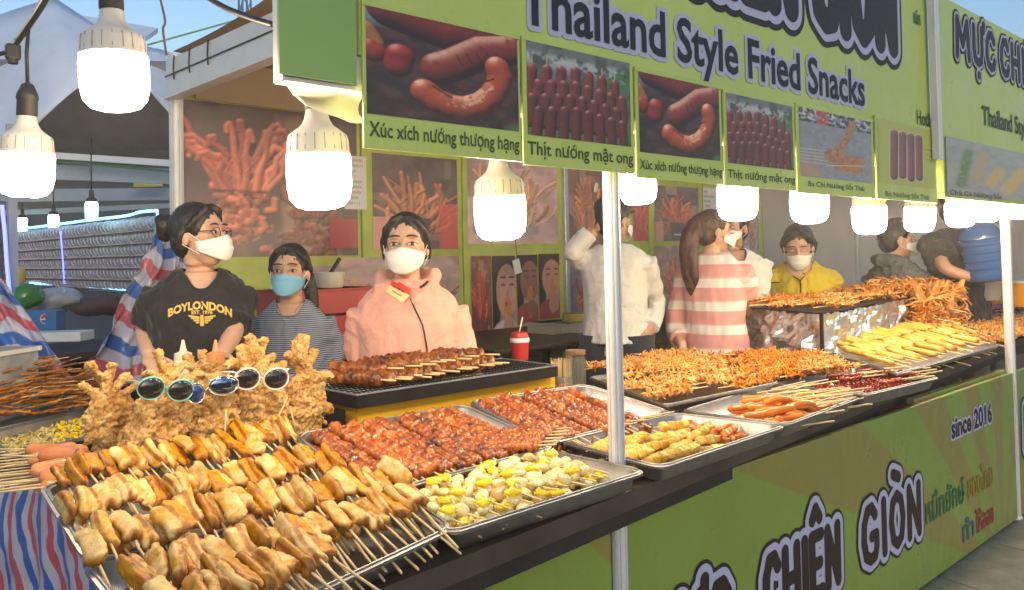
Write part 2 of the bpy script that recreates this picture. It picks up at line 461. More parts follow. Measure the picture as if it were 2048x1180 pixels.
def shaded(img, u, v, pts, r, base, asp=1.0, k=None, spec=.7, light=(-.35, .72, .60), soft=70):
    """a rounded body as a photograph of it would print: lit side, dark side, broken highlight"""
    D = np.full(u.shape, 9.0); NX = np.zeros(u.shape); NY = np.zeros(u.shape)
    for (a, b), (c, d) in zip(pts, pts[1:]):
        dx, dy = (c - a) * asp, d - b; L = dx * dx + dy * dy + 1e-9; x = (u - a) * asp; y = v - b; t = np.clip((x * dx + y * dy) / L, 0, 1)
        ex, ey = x - t * dx, y - t * dy; e = np.hypot(ex, ey); w = e < D; NX = np.where(w, ex, NX); NY = np.where(w, ey, NY); D = np.where(w, e, D)
    nx, ny = NX / r, NY / r; q = np.clip(nx * nx + ny * ny, 0, 1); n3 = np.sqrt(1 - q)
    if k is None: k = np.full(u.shape, .5)
    nx = nx + (k - .5) * .9; lam = np.clip(nx * light[0] + ny * light[1] + n3 * light[2], 0, 1); sp = np.clip(lam, 0, 1) ** 14 * spec * np.clip(k * 3 - .7, 0, 1.4)
    c = np.array(base)[None, None] * ((.10 + 1.05 * lam) * (.55 + .9 * k))[..., None] + sp[..., None] * np.array([.85, .68, .52])
    return lay(img, np.clip((r - D) * soft, 0, 1), c)
def capsule(u, v, pts, asp=1.0):
    D = np.full(u.shape, 9.0); T = np.zeros(u.shape); n = len(pts) - 1
    for k, ((a, b), (c, d)) in enumerate(zip(pts, pts[1:])):
        dx, dy = (c - a) * asp, d - b; L = dx * dx + dy * dy + 1e-9; x = (u - a) * asp; y = v - b
        t = np.clip((x * dx + y * dy) / L, 0, 1); e = np.hypot(x - t * dx, y - t * dy); T = np.where(e < D, (k + t) / n, T); D = np.minimum(D, e)
    return D, T
def print_panel(name, img, pl, x0, y0, w, h, lift, parent, mat='print'):
    nv, nu, _ = img.shape; X = np.linspace(x0, x0 + w, nu + 1); Y = np.linspace(y0, y0 + h, nv + 1)
    I = img[np.clip(np.arange(nv + 1), 0, nv - 1)][:, np.clip(np.arange(nu + 1), 0, nu - 1)]
    o = pl.o - parent.matrix_basis.translation + pl.n * lift
    R, U, O = np.array(pl.r), np.array(pl.u), np.array(o)
    V = O + X[None, :, None] * R + Y[:, None, None] * U; V = V.reshape(-1, 3)
    i, j = np.meshgrid(np.arange(nu), np.arange(nv)); a = (j * (nu + 1) + i).ravel()
    Fs = np.stack([a, a + 1, a + nu + 2, a + nu + 1], 1)
    me = make_mesh(name, V, Fs, M[mat], attrs={'print': np.clip(I.reshape(-1, 3), 0, 1)})
    return child(link(name, me), parent)

def pic_sausage(nu, nv):
    u, v = grid_uv(nu, nv); n = fbm(u, v, 6, 3); k = fbm(u, v, 16, 8, 5); k2 = fbm(u, v, 12, 5, 5)
    img = np.array([.030, .014, .014])[None, None] * (.3 + 1.8 * n)[..., None]; img = lay(img, np.clip((n - .5) * 3, 0, .5), (.10, .035, .025))
    img = lay(img, np.clip((.8 - np.hypot((u - .08) / .20, (v - .94) / .16)) * 2, 0, .8), (.16, .24, .30))
    img = shaded(img, u, v, [(.15, 1.02), (.5, .92), (.9, 1.05)], .20, (.22, .028, .016), 1.3, k2, .25)
    img = shaded(img, u, v, [(.0, .78), (.05, .66)], .085, (.42, .16, .05), 1.3, k2, .5); img = shaded(img, u, v, [(.02, .60), (.05, .58)], .10, (.34, .03, .015), 1.3, k2, .5)
    img = shaded(img, u, v, [(.19, .50), (.20, .58)], .125, (.30, .022, .014), 1.3, k2, .45); img = lay(img, np.clip((.03 - np.hypot((u - .235) * 1.3, v - .47)) * 50, 0, .8), (.05, .01, .01))
    img = shaded(img, u, v, [(.44, .52), (.55, .60), (.74, .78), (.96, .86)], .165, (.24, .035, .018), 1.3, k2, .55)
    for q in range(5): img = lay(img, np.clip((.011 - capsule(u, v, [(.56 + q * .07, .70 + q * .025), (.60 + q * .07, .60 + q * .03)], 1.3)[0]) * 90, 0, .8), (.02, .006, .006))
    pts = [(.35, .28), (.42, .21), (.52, .17), (.62, .17), (.72, .23), (.80, .33), (.85, .45), (.87, .56), (.85, .64)]
    img = shaded(img, u, v, pts, .128, (.46, .075, .024), 1.3, k, .95)
    Dw, _ = capsule(u, v, [(.50, .20), (.62, .20), (.72, .28), (.80, .42)], 1.3); img = lay(img, np.clip((.040 - Dw) * 22, 0, .85) * np.clip((fbm(u, v, 40, 9, 3) - .42) * 7, 0, 1), (.66, .42, .26))
    for a, b, c, d in ((.40, .35, .52, .26), (.60, .32, .68, .40), (.70, .44, .82, .52)): img = lay(img, np.clip((.017 - capsule(u, v, [(a, b), (c, d)], 1.3)[0]) * 60, 0, .9), (.035, .008, .008))
    img = lay(img, np.clip((.5 - v) * 2, 0, 1) * np.clip((n - .62) * 8, 0, .4), (.10, .05, .045))
    return np.clip(1.25 * lay(img, np.clip((.10 - np.hypot((u - .98) * .9, v - .0)) * 14, 0, .9), (.06, .13, .05)), 0, .9)

def pic_skewers(nu, nv):
    u, v = grid_uv(nu, nv); n = fbm(u, v, 8, 21); img = np.array([.11, .11, .095])[None, None] * (.4 + 1.3 * n)[..., None]
    img = lay(img, np.clip((v - .70) * 8, 0, 1) * np.clip((n - .40) * 6, 0, .9), (.46, .50, .50)); img = lay(img, np.clip((v - .86) * 12, 0, .8), (.09, .10, .08)); g_ = np.clip((fbm(u, v, 40, 2) - .44) * 9, 0, 1)
    for a, b, r in ((.08, .12, .22), (.95, .68, .24), (.3, .06, .15), (.9, .12, .17)): img = lay(img, np.clip((r - np.hypot(u - a, v - b)) * 14, 0, 1) * g_, (.05, .19, .035))
    for row, (y, cnt) in enumerate(((.60, 7), (.44, 8), (.29, 8), (.15, 8))):
        for i in range(cnt):
            x = .05 + (i + .5 * (row % 2)) * .92 / cnt; top = y + .17 - abs(x - .45) * .16; k = fbm(u, v, 22, 30 + i + row * 9)
            if row == 0: img = lay(img, np.clip((.010 - capsule(u, v, [(x, top), (x, top + .14)], 1.2)[0]) * 120, 0, 1), (.55, .40, .25))
            img = shaded(img, u, v, [(x - .015 + .02 * (i - 3) * .3, y - .15), (x, top)], .064, np.array([.27, .055, .04]) * (1 - .12 * row), 1.2, k, .55, soft=80)
    return img

def pic_street_skewer(nu, nv):
    u, v = grid_uv(nu, nv); n = fbm(u, v, 20, 41); img = np.zeros((nv, nu, 3)) + np.array([.27, .27, .30]) * (.7 + .5 * n)[..., None]
    img = lay(img, (v > .80) * (n > .42), (.05, .05, .06)); img = lay(img, (v > .84) * (fbm(u, v, 30, 5) > .58), (.6, .5, .5)); img = lay(img, (v > .8) * (np.abs(u - .3) < .08) * (n > .45), (.5, .05, .05))
    for k in range(5): img = lay(img, np.clip((.008 - capsule(u, v, [(.0, .40 - k * .045), (.36, .42 - k * .05)])[0]) * 150, 0, 1), (.62, .55, .40))
    for pts, r in (([(.72, .9), (.62, .62), (.5, .45)], .055), ([(.4, .36), (.6, .3), (.8, .32)], .10), ([(.5, .2), (.8, .2)], .07)):
        D, T = capsule(u, v, pts); k = fbm(u, v, 26, 7); img = lay(img, np.clip((r + (k - .5) * .05 - D) * 70, 0, 1), np.array([.40, .17, .07])[None, None] * (.35 + 1.2 * k)[..., None])
    img = lay(img, np.clip((.009 - capsule(u, v, [(.35, .2), (.88, .27)])[0]) * 150, 0, 1), (.75, .6, .4))
    return lay(img, np.clip((.2 - np.hypot(u - .12, v - .05)) * 12, 0, 1), (.38, .26, .2))

def pic_beef(nu, nv, bgc=(.42, .45, .07)):
    u, v = grid_uv(nu, nv); img = np.zeros((nv, nu, 3)) + np.array(bgc)
    for i in range(4):
        k = fbm(u, v, 22, 60 + i); P_ = [(.25 + i * .15, .14 + (i % 2) * .03), (.28 + i * .145, .82)]
        img = lay(img, np.clip((.076 - capsule(u, v, P_, .9)[0]) * 80, 0, 1), (.70, .58, .52)); img = shaded(img, u, v, P_, .069, (.30, .085, .07), .9, k, .25)
    for k in range(3): img = lay(img, np.clip((.008 - capsule(u, v, [(.82, .5 + k * .08), (.95, .45 + k * .1)])[0]) * 150, 0, 1), (.1, .08, .12))
    return img

def pic_fried(nu, nv, seed=0, bgc=(.07, .06, .07), hue=(.50, .17, .10), cup=True, squid=False):
    """blurred print of fried seafood held up before a market background"""
    u, v = grid_uv(nu, nv); n = fbm(u, v, 5, seed); img = np.array(bgc)[None, None] * (.4 + 1.3 * n)[..., None]; R = random.Random(seed); asp = nu / nv
    for k in range(12):
        a, b, w, h = R.random(), R.random(), R.uniform(.04, .16), R.uniform(.04, .25); g_ = R.uniform(.03, .30)
        img = lay(img, np.clip((1 - np.maximum(abs(u - a) / w, abs(v - b) / h)) * 4, 0, 1) * .45, [g_ * R.uniform(.9, 1.5), g_, g_ * R.uniform(.7, 1.2)])
    kk = [fbm(u, v, 26, seed + q, 4) for q in range(4)]
    if squid:
        for x0, hs_, cnt in ((.72, .62, 7), (.34, 1.0, 13)):
            cols = np.array([.46, .17, .13]) * (1 if hs_ == 1 else .6)
            for q in range(80):
                t = R.random(); a = x0 + R.uniform(-.15, .15) * (1 - .35 * t); b = t * .62 * hs_; L = R.uniform(.03, .09); th = R.uniform(0, PI)
                img = shaded(img, u, v, [(a, b), (a + L * .5 * math.cos(th), b + L * .5 * math.sin(th)), (a + L * math.cos(th + .8), b + L * math.sin(th + .8))], R.uniform(.014, .040), cols * R.uniform(.55, 1.3), asp, kk[q % 4], .45, soft=40)
            for q in range(cnt * 2):
                q = q % cnt; a = x0 + (q - cnt / 2) * .022; top = (.80 + R.uniform(-.14, .12)) * (hs_ ** .5); lean = (q - cnt / 2) * .024 + R.uniform(-.05, .05); wv = R.uniform(-.05, .05); pts = [(a, .45 * hs_), (a + lean * .3 + wv, .56 * hs_), (a + lean * .6 - wv * .5, .66 * hs_), (a + lean + wv * .5, top - .04), (a + lean * 1.3, top), (a + lean * 1.7, top + R.uniform(-.02, .02)), (a + lean * 1.9 + .01, top - .05)]
                img = shaded(img, u, v, pts, R.uniform(.014, .034), cols * R.uniform(.6, 1.3), asp, kk[q % 4], .5, soft=50)
            if hs_ < 1: img = img * .75
    else:
        for q in range(64):
            a = R.gauss(.5, .13); b = R.uniform(.18, .50); L = R.uniform(.12, .42); th = PI / 2 + (a - .5) * -2.2 + R.gauss(0, .4); w_ = R.gauss(0, .05)
            pts = [(a, b)] + [(a + L * t * math.cos(th) + w_ * t * (1 - t) * 4, b + L * t * math.sin(th)) for t in (.35, .7, 1)]
            img = shaded(img, u, v, pts, R.uniform(.014, .036), np.array(hue) * R.uniform(.55, 1.25), asp, kk[q % 4], .4, soft=50)
        if cup:
            img = lay(img, np.clip((.14 + .1 * v - np.abs(u - .5)) * 50, 0, 1) * (v < .34) * .95, (.055, .045, .06)); img = lay(img, np.clip((u - .76) * 40, 0, 1) * (v < .5) * .8, (.40, .07, .07)); img = lay(img, np.clip((.2 - u) * 30, 0, 1) * (v < .35) * .8, (.40, .22, .18))
            img = lay(img, (np.abs(v - .12) < .01) & (np.abs(u - .5) < .08), (.5, .5, .5))
    return np.clip(img * np.array([1.75, 1.42, 1.36]) + .015, 0, .85)

def pic_face(nu, nv, seed, skin=(.50, .30, .24), hair=(.03, .015, .015), bgc=(.35, .25, .25)):
    """small print of a young person eating a fried skewer"""
    u, v = grid_uv(nu, nv); u = .16 + u * .62; v = .12 + v * .80; n = fbm(u, v, 8, seed); img = np.array(bgc)[None, None] * (.6 + .7 * n)[..., None]
    e = lambda a, b, ra, rb: np.clip((1 - np.hypot((u - a) / ra, (v - b) / rb)) * 14, 0, 1)
    img = lay(img, e(.5, .72, .46, .28), hair); img = lay(img, e(.2, .55, .18, .4), hair)
    img = lay(img, e(.55, .62, .30, .24), np.array(skin)[None, None] * (.75 + .4 * n)[..., None])
    for x in (.44, .68):
        img = lay(img, e(x, .67, .07, .014) * .8, (.08, .04, .035)); img = lay(img, e(x, .735, .09, .01), (.05, .02, .02))
    img = lay(img, e(.56, .58, .03, .05), tuple(c * .7 for c in skin)); img = lay(img, e(.57, .50, .09, .035), (.35, .05, .05))
    img = lay(img, e(.52, .12, .5, .26), (.6, .55, .52) if seed % 2 else (.3, .05, .06)); img = lay(img, e(.56, .38, .10, .2) * (fbm(u, v, 30, seed) > .4), (.55, .2, .07))
    img = lay(img, e(.6, .3, .16, .1), tuple(c * .9 for c in skin))
    return img

def pic_note(nu, nv):
    u, v = grid_uv(nu, nv); img = np.zeros((nv, nu, 3)) + .62
    R = random.Random(2)
    for k in range(9):
        y = .92 - k * .1; w = R.uniform(.5, .9); img = lay(img, ((abs(v - y) < .022) & (u > .08) & (u < .08 + w * .88) & (np.sin(u * 190 + k * 5) > -.5)) * .6, (.20, .2, .2) if k % 3 else (.4, .1, .1))
    return img
# ================================================================== THE SETTING: ground
gm = Nt('pavement_stone'); 
gm.set(Base_Color=gm.ramp(gm.noise(9, 6, .65), [(.3, (.15, .14, .11)), (.55, (.24, .225, .17)), (.75, (.30, .285, .22))]), Roughness=gm.ramp(gm.noise(4, 4), [(.3, .35), (.7, .65)]))
gm.bump(gm.noise(60, 5), .3, .002); M['stone'] = gm.m
M['joint'] = simple('pavement_joint', (.06, .055, .045), .9, 0, .2, 30)
g = MB(); g.quad((-300, -300, 0), (300, -300, 0), (300, 300, 0), (-300, 300, 0))
ground = tag(g.build('ground', M['joint']), kind='structure')
slab_mesh = MB().box((0, 0, .009), (.592, .592, .018), bev=.003).mesh('paving_slab', M['stone'])
for i in range(-2, 20):
    for j in range(-5, 8):
        s = link('paving_slab', slab_mesh, None, (3.0 + i * .6 * .9 + j * .12, .2 + j * .6 - i * .04, .0005 + .0015 * RNG.random()))
        s.rotation_euler = (0, 0, -.15 + .004 * fdir(1)[0]); s.location = (3.2 + (i * math.cos(-.15) - j * math.sin(-.15)) * .6, .2 + (i * math.sin(-.15) + j * math.cos(-.15)) * .6, .0005 + .001 * RNG.random())
        s.parent = ground

# ================================================================== booth frame
M['alu_pole'] = simple('pole_aluminium', (.74, .75, .77), .3, .35, .06, 30)
def profile_pole(name, x, y, z0, z1, label, group=None, r=.021, mat='alu_pole'):
    t = thing(name, label, 'pole', (x, y, z0), group); m = MB()
    prof = []
    for k in range(8):
        a = 2 * PI * k / 8
        for da, rr in ((-.30, r), (-.12, r * .99), (-.10, r * .80), (.10, r * .80), (.12, r * .99), (.30, r)):
            prof.append((rr * math.cos(a + da), rr * math.sin(a + da)))
    m.rings([[V3((x + px, y + py, z)) for px, py in prof] for z in (z0 + .01, z1)])
    m.build('upright', M[mat], t)
    MB().lathe([(r * 1.25, z0), (r * 1.25, z0 + .012), (r * 1.0, z0 + .02)], 16, (x, y, 0)).build('foot_cap', M['white_plastic'], t, True)
    return t
PX1 = 1.613; PYF = 1.37
profile_pole('booth_pole', PX1, PYF, .018, 2.5, 'grooved aluminium pole in the middle, rising between the egg tray and the cube tray', 'aluminium poles of the booth front', .0215)
profile_pole('booth_pole', 4.74, 1.39, .018, 2.5, 'grooved aluminium pole near the right edge, beside the paving', 'aluminium poles of the booth front', .024)
profile_pole('booth_pole', 1.61, 4.27, .018, 2.48, 'white upright behind the woman in the black t-shirt, holding the roof beam', 'back poles of the booth', .035, 'alu_white')

# beam from the back post towards the front
ba, bb = at_y(342, 160, 4.27), at_y(560, 68, 3.30)
bt = thing('roof_beam', 'white box beam sloping up from the back post to the green sign', 'beam', ba)
dz = .16
m = MB(); bd = (bb - ba); bb2 = ba + bd * 1.9
m.bar(ba, bb2, .05, .19); m.build('beam_box', M['alu_white'], bt)
m = MB(); m.bar(ba + V3((-.03, 0, .012)), bb2 + V3((-.03, 0, .012)), .004, .006); m.build('beam_seam', M['black_metal'], bt)
m = MB(); m.bar(ba + V3((-.01, 0, -.102)), bb2 + V3((-.01, 0, -.102)), .07, .012); m.build('beam_flange', M['alu_white'], bt)
for f in (.10, .26, .44):
    q = ba + bd * f; m = MB(); m.tube([q + V3((-.031, 0, .10)), q + V3((-.034, .004, .03)), q + V3((-.032, 0, -.02))], .004, 6); m.build('cable_tie', M['black'], bt, True)

# ================================================================== back wall with its posters
WY = 4.3
wall = thing('back_wall', 'back partition of the booth, lime poster panels then plain grey ones', 'wall', (1.64, WY, 0)); wall['kind'] = 'structure'
def wx(px, y=450): return at_y(px, y, WY).x
def wz(px, py): return at_y(px, py, WY).z
xs = [1.64, wx(726), wx(928), wx(1131), wx(1300), wx(1410), wx(1528)]
for a, b in zip(xs, xs[1:]):
    MB().box(((a + b) / 2, WY + .03, 1.19), (b - a - .012, .03, 2.36)).build('poster_panel', M['wall_lime'], wall)
xg = [wx(1528), wx(1712), wx(1860), wx(1950), wx(2020), wx(2060)]
for a, b in zip(xg, xg[1:]):
    MB().box(((a + b) / 2, WY + .03, 1.24), (b - a - .012, .03, 2.46)).build('grey_panel', M['wall_grey'], wall)
for x in xs[3:4] + xg[1:-1]:
    MB().box((x, WY + .005, 1.24), (.045, .05, 2.47), bev=.006).build('wall_upright', M['alu'], wall)
M['fascia_tan'] = simple('tan_fascia', (.34, .24, .15), .7, 0, .12, 3)
MB().box(((1.70 + xs[-1]) / 2, WY - .055, (wz(362, 199) + 2.47) / 2), (xs[-1] - 1.70, .02, 2.47 - wz(362, 199))).build('fascia_board', M['fascia_tan'], wall)
MB().box(((1.64 + xs[-1]) / 2, WY - .02, 2.385), (xs[-1] - 1.64, .03, .05)).build('top_rail', M['alu_white'], wall)
PLW = Plane2((0, WY + .014, 0), (1, 0, 0))
def wall_pic(name, x0p, x1p, ytop, ybot, img, label=None):
    """picture on the wall; edges given where they are seen"""
    xa, xb = wx(x0p), wx(x1p); z1, z0 = wz(x0p, ytop), wz(x0p, ybot)
    wall_pic.n = getattr(wall_pic, 'n', 0) + 1
    o = print_panel(name, img, PLW, xa, z0, xb - xa, z1 - z0, .001 + .0006 * wall_pic.n, wall)
    if label: o['label'] = label
    return o
wall_pic('poster', 362, 718, 196, 516, pic_fried(260, 230, 5, (.09, .07, .075), squid=True), 'large poster of a tall fried squid')
wall_pic('poster', 748, 918, 305, 500, pic_fried(130, 150, 9, hue=(.45, .20, .13)), 'poster of a fried skewer bunch held over a dark cup')
wall_pic('poster', 938, 1118, 300, 488, pic_fried(130, 150, 14, (.30, .25, .27), (.55, .33, .2), cup=False), 'pale poster of fried seafood sticks')
wall_pic('poster', 1140, 1222, 330, 505, pic_fried(90, 150, 17, (.16, .10, .08), (.50, .24, .15), cup=False), 'narrow poster of fried meat')
wall_pic('poster', 1268, 1298, 380, 482, pic_fried(50, 90, 23, (.3, .03, .03), (.5, .1, .08), cup=False))
wall_pic('poster', 1312, 1400, 370, 482, pic_fried(90, 120, 25), 'poster of a fried bunch over a black cup')
wall_pic('poster', 556, 735, 534, 700, pic_fried(100, 100, 31, (.22, .16, .17), (.45, .2, .15), cup=False))
wall_pic('poster', 680, 918, 516, 690, pic_fried(130, 100, 33, (.26, .23, .22), (.42, .26, .17), cup=False), 'low poster of pale fried pieces')
wall_pic('poster', 942, 982, 512, 676, pic_fried(50, 120, 35, (.10, .035, .035), (.4, .08, .06), cup=False))
wall_pic('poster', 984, 1030, 512, 700, pic_face(60, 150, 1), 'printed strip showing a woman eating')
wall_pic('poster', 1033, 1074, 510, 650, pic_face(60, 150, 2, (.28, .12, .10)), 'reddish printed strip showing a second face')
wall_pic('poster', 1077, 1118, 508, 640, pic_face(60, 150, 4, (.50, .26, .17)), 'printed strip showing a face with open mouth')
wall_pic('poster', 1140, 1222, 520, 660, pic_fried(90, 120, 37, (.10, .11, .16), (.35, .12, .06), cup=False))
wall_pic('poster', 1310, 1400, 492, 620, pic_fried(90, 100, 39, (.22, .18, .17), (.5, .22, .13), cup=False))
wall_pic('poster', 1488, 1518, 380, 525, pic_fried(60, 100, 43, (.30, .32, .34), (.4, .3, .25), cup=False))
wall_pic('printed_note', 690, 735, 310, 418, pic_note(40, 60), 'white sheet of printed lines')
wall_pic('printed_note', 1408, 1436, 375, 470, pic_note(30, 60), 'white sheet of printed lines')
wall_pic('poster', 660, 716, 437, 497, np.zeros((12, 12, 3)) + np.array([.42, .05, .07]))

# canopy sheet over the booth and its yellow purlin
M['canopy'] = simple('tan_canopy_sheet', (.36, .26, .16), .8, 0, .12, 3)
M['yellow_strip'] = simple('yellow_edge', (.60, .45, .08), .6, 0, .08, 3)
ct = thing('booth_canopy', 'tan sheet roof over the back of the booth with a yellow edge', 'canopy', (1.6, 3.3, 2.45))
m = MB(); n = 24
rows = []
for i in range(n + 1):
    x = 1.62 + 14 * i / n; rows.append([V3((x, y, 2.50 + .05 * (y - 4.3) * -1 * .8 - .03 * math.sin(PI * (y - 2.9) / 1.4) + .01 * math.sin(x * 5))) for y in np.linspace(2.95, 4.34, 8)])
m.rings(rows, cap=False, closed=False); m.build('roof_sheet', M['canopy'], ct, True)
MB().bar((1.66, 2.93, 2.52), (15, 2.93, 2.52), .03, .05).build('roof_edge', M['yellow_strip'], ct)

# ================================================================== overhead signs
SY = 1.30
sx0, sx1, sx2 = at_y(551, 155, SY).x, at_y(720, 178, SY).x, at_y(1864, 330, SY).x
PL = Plane2((0, SY, 0), (1, 0, 0)); 
SGN = thing('overhead_sign', 'long lime green stall sign reading Thailand Style Fried Snacks', 'sign', (sx0, SY, 1.7))
def sxz(px, py): p = at_y(px, py, SY); return p.x, p.z
zb = sxz(551, 156)[1]
MB().box(((sx0 + sx2) / 2 + .01, SY + .03, (zb + 2.45) / 2), (sx2 - sx0 - .02, .04, 2.45 - zb), bev=.003).build('sign_box', M['alu_white'], SGN)
MB().box(((sx0 + .008 + sx1 - .006) / 2, SY + .004, (zb + .008 + 2.45) / 2), (sx1 - sx0 - .014, .007, 2.44 - zb)).build('side_panel', M['sign_green'], SGN)
zs = sxz(722, 300)[1]
MB().box(((sx1 + sx2) / 2, SY + .004, (1.78 + 2.45) / 2), (sx2 - sx1, .009, 2.45 - 1.78)).build('main_panel', M['sign_lime'], SGN)
# hung picture boards: left x, right x, image inset, painting
B = [(722, 1039, pic_sausage(250, 190), 'Xúc xích nướng thượng hạng', 'board printed with a large grilled sausage'),
     (1041, 1264, pic_skewers(190, 160), 'Thịt nướng mật ong', 'board printed with rows of dark red meat skewers'),
     (1267, 1441, pic_sausage(150, 130), 'Xúc xích nướng thượng hạng', 'smaller board printed with the grilled sausage'),
     (1443, 1586, pic_skewers(130, 120), 'Thịt nướng mật ong', 'smaller board printed with meat skewers'),
     (1588, 1744, pic_street_skewer(130, 120), 'Ba Chỉ Nướng Sốt Thái', 'board printed with a pork belly skewer over a street'),
     (1746, 1868, pic_beef(100, 110), 'Bò Nướng Sốt Thái', 'board printed with four beef skewers')]
zbots = [sxz(725, 297)[1], sxz(1045, 330)[1], sxz(1270, 356)[1], sxz(1445, 371)[1], sxz(1590, 386)[1], sxz(1750, 398)[1]]
ztops = [sxz(725, 2)[1], sxz(1045, 74)[1], sxz(1270, 136)[1], sxz(1445, 180)[1], sxz(1590, 207)[1], sxz(1750, 232)[1]]
for k, (a, b, img, cap, lab) in enumerate(B):
    xa, xb = at_y(a, 300, SY).x, at_y(b, 340, SY).x; z0, z1 = zbots[k], ztops[k]; w = xb - xa; h = z1 - z0
    o = MB().box(((xa + xb) / 2, SY - .006 - .001 * (k % 2), (z0 + z1) / 2), (w - .003, .005, h)).build('picture_board', M['sign_lime'], SGN); o['label'] = lab
    P2 = Plane2((0, SY - .0085 - .001 * (k % 2), 0), (1, 0, 0)); bx = .035 * w if k else .02 * w
    ih = h * (.735 if k < 4 else .78)
    print_panel('printed_picture', img, P2, xa + bx, z1 - .03 * h - ih, w - 2 * bx + (0 if k != 1 else 0), ih, .0012, SGN)
    th = h * (.10 if k < 2 else .085 if k < 4 else .06); place_text(P2, SGN, cap, xa + (.03 if k < 4 else .12) * w, z0 + h * (.085 if k != 5 else .04), th, w * (.95 if k < 4 else .72), 'ink_green', .016 if k < 4 else .01, .0015)
    MB().box(((xa + xb) / 2, SY - .010, z1 - .004), (w, .001, .012)).build('tape_strip', M['white_plastic'] if 0 else M['sign_lime'], SGN)
# lettering of the main panel
xa, za = sxz(1037, 38); xb, zb2 = sxz(1728, 212)
ztop = sxz(1350, 50)[1]; zbase = sxz(1330, 107)[1]
zbl = sxz(1700, 205)[1]; ztl = sxz(1618, 120)[1]
print('snack text', za, zbase, zbl, ztl)
P3 = Plane2((0, SY - .0006, 0), (1, 0, 0))
place_text(P3, SGN, 'Thailand Style Fried Snacks', xa, (zbase + zbl) / 2 - .004, (ztl - zbl) * 1.08, xb - xa, 'ink2', .020, .004, 'lav', .115)
zg = sxz(1780, 92)[1]; xg0, xg1 = sxz(1632, 60)[0], sxz(1785, 60)[0]
hh = (xg1 - xg0) / 2.38 * 1.15
bubble_text(P3, SGN, [('C', ''), ('H', ''), ('I', ''), ('E', '^'), ('N', '')], xg0 - (xg1 - xg0) * 1.42, zg, hh, (xg1 - xg0) * 1.16)
bubble_text(P3, SGN, [('G', ''), ('I', ''), ('O', '`'), ('N', '')], xg0, zg, hh, xg1 - xg0)
bubble_text(P3, SGN, [('M', ''), ('U', "'."), ('C', '')], xg0 - (xg1 - xg0) * 2.5, zg, hh, (xg1 - xg0) * .88)
x_, z_ = sxz(1826, 45); place_text(P3, SGN, 'หมึก', x_, z_, .05, .07, 'thai_green', .03, .003)
x_, z_ = sxz(1833, 248); place_text(P3, SGN, 'Hotline', x_, z_, .058, .20, 'ink_green', .012, .003)
# vertical strip and next stall's sign
NY = 1.27
st = at_y(1876, 320, NY); stx = st.x
t = thing('sign_post', 'pale blue vertical strip between the two lime signs', 'post', (stx, NY, 1.7))
m = MB(); m.box((stx, NY, (st.z + 2.5) / 2), (.042, .03, 2.5 - st.z), bev=.003); m.build('strip', M['alu_white'], t)
for k in range(4):
    MB().lathe([(.004, 0), (.004, .003)], 8).mesh('s', None)
n0 = at_y(1892, 395, NY)
SG2 = thing('overhead_sign', 'neighbouring lime sign at the right edge beginning with bubble capitals', 'sign', (n0.x, NY, n0.z))
x1 = n0.x + 3.0
MB().box(((n0.x + x1) / 2, NY + .02, (n0.z + 2.45) / 2), (x1 - n0.x, .03, 2.45 - n0.z)).build('main_panel', M['sign_lime'], SG2)
PN = Plane2((0, NY + .004, 0), (1, 0, 0))
def nxz(px, py): p = at_y(px, py, NY); return p.x, p.z
xa, za = nxz(1893, 388); xb, zt = nxz(2048, 250)
w2 = (nxz(2052, 300)[0] - xa)
def pic_rolls(nu, nv):
    u, v = grid_uv(nu, nv); n = fbm(u, v, 9, 77); img = np.array([.36, .36, .33])[None, None] * (.7 + .5 * n)[..., None]
    for a, b, c, d, r, col in ((.15, .2, .25, .8, .08, (.12, .2, .04)), (.3, .3, .42, .8, .08, (.45, .33, .15)), (.5, .3, .62, .55, .1, (.6, .4, .12)), (.7, .2, .95, .6, .12, (.6, .42, .1))):
        D, _ = capsule(u, v, [(a, b), (c, d)]); img = lay(img, np.clip((r - D) * 20, 0, 1) * np.clip(fbm(u, v, 24, 5) * 2, 0, 1), col)
    return img
print_panel('printed_picture', pic_rolls(110, 90), PN, xa + .01, za, w2, (nxz(1893, 272)[1] - za), .004, SG2)
place_text(PN, SG2, 'Chả Cá Nướng Sốt', xa + .03, za - .0, .02, w2 * .6, 'ink_green', .01, .007)
xm0, zm = nxz(1915, 108); xm1 = nxz(1990, 140)[0]
bubble_text(PN, SG2, [('M', ''), ('U', "'."), ('C', '')], xm0, zm - .0, .155, (xm1 - xm0) * 1.0, .13, .21, .27)
bubble_text(PN, SG2, [('C', ''), ('H', ''), ('I', ''), ('E', '^'), ('N', '')], xm1 + .10, zm - .0, .155, (xm1 - xm0) * 1.35, .13, .21, .27)
xt, zt_ = nxz(1966, 246); place_text(PN, SG2, 'Thailand Style Fried Snacks', xt, zt_ - .004, .085, 1.35, 'ink_green', .02, .003)
# white cloth flap under the sign
M['cloth_white'] = simple('white_flap', (.72, .70, .66), .8, 0, .05, 8)
fl = [(588, 165), (600, 195), (618, 215), (650, 234), (700, 245), (722, 246), (722, 180)]
m = MB(); rows = []
for t_ in np.linspace(0, 1, 10):
    lo = at_y(*(np.array([588, 164]) * (1 - t_) + np.array([735, 181]) * t_), 1.35); q = np.interp(t_, [0, .12, .25, .5, .8, 1], [166, 196, 216, 234, 245, 246]); hi = at_y(588 + (735 - 588) * t_, q, 1.40)
    rows.append([lo.lerp(hi, s) + V3((0, .03 * math.sin(PI * s) + .01 * math.sin(t_ * 9), 0)) for s in np.linspace(0, 1, 7)])
m.rings(rows, cap=False, closed=False); f = m.build('cloth_flap', M['cloth_white'], None, True); f.name = 'cloth_flap'
tag(f, 'white cloth flap sagging under the left end of the green sign', 'cloth flap')

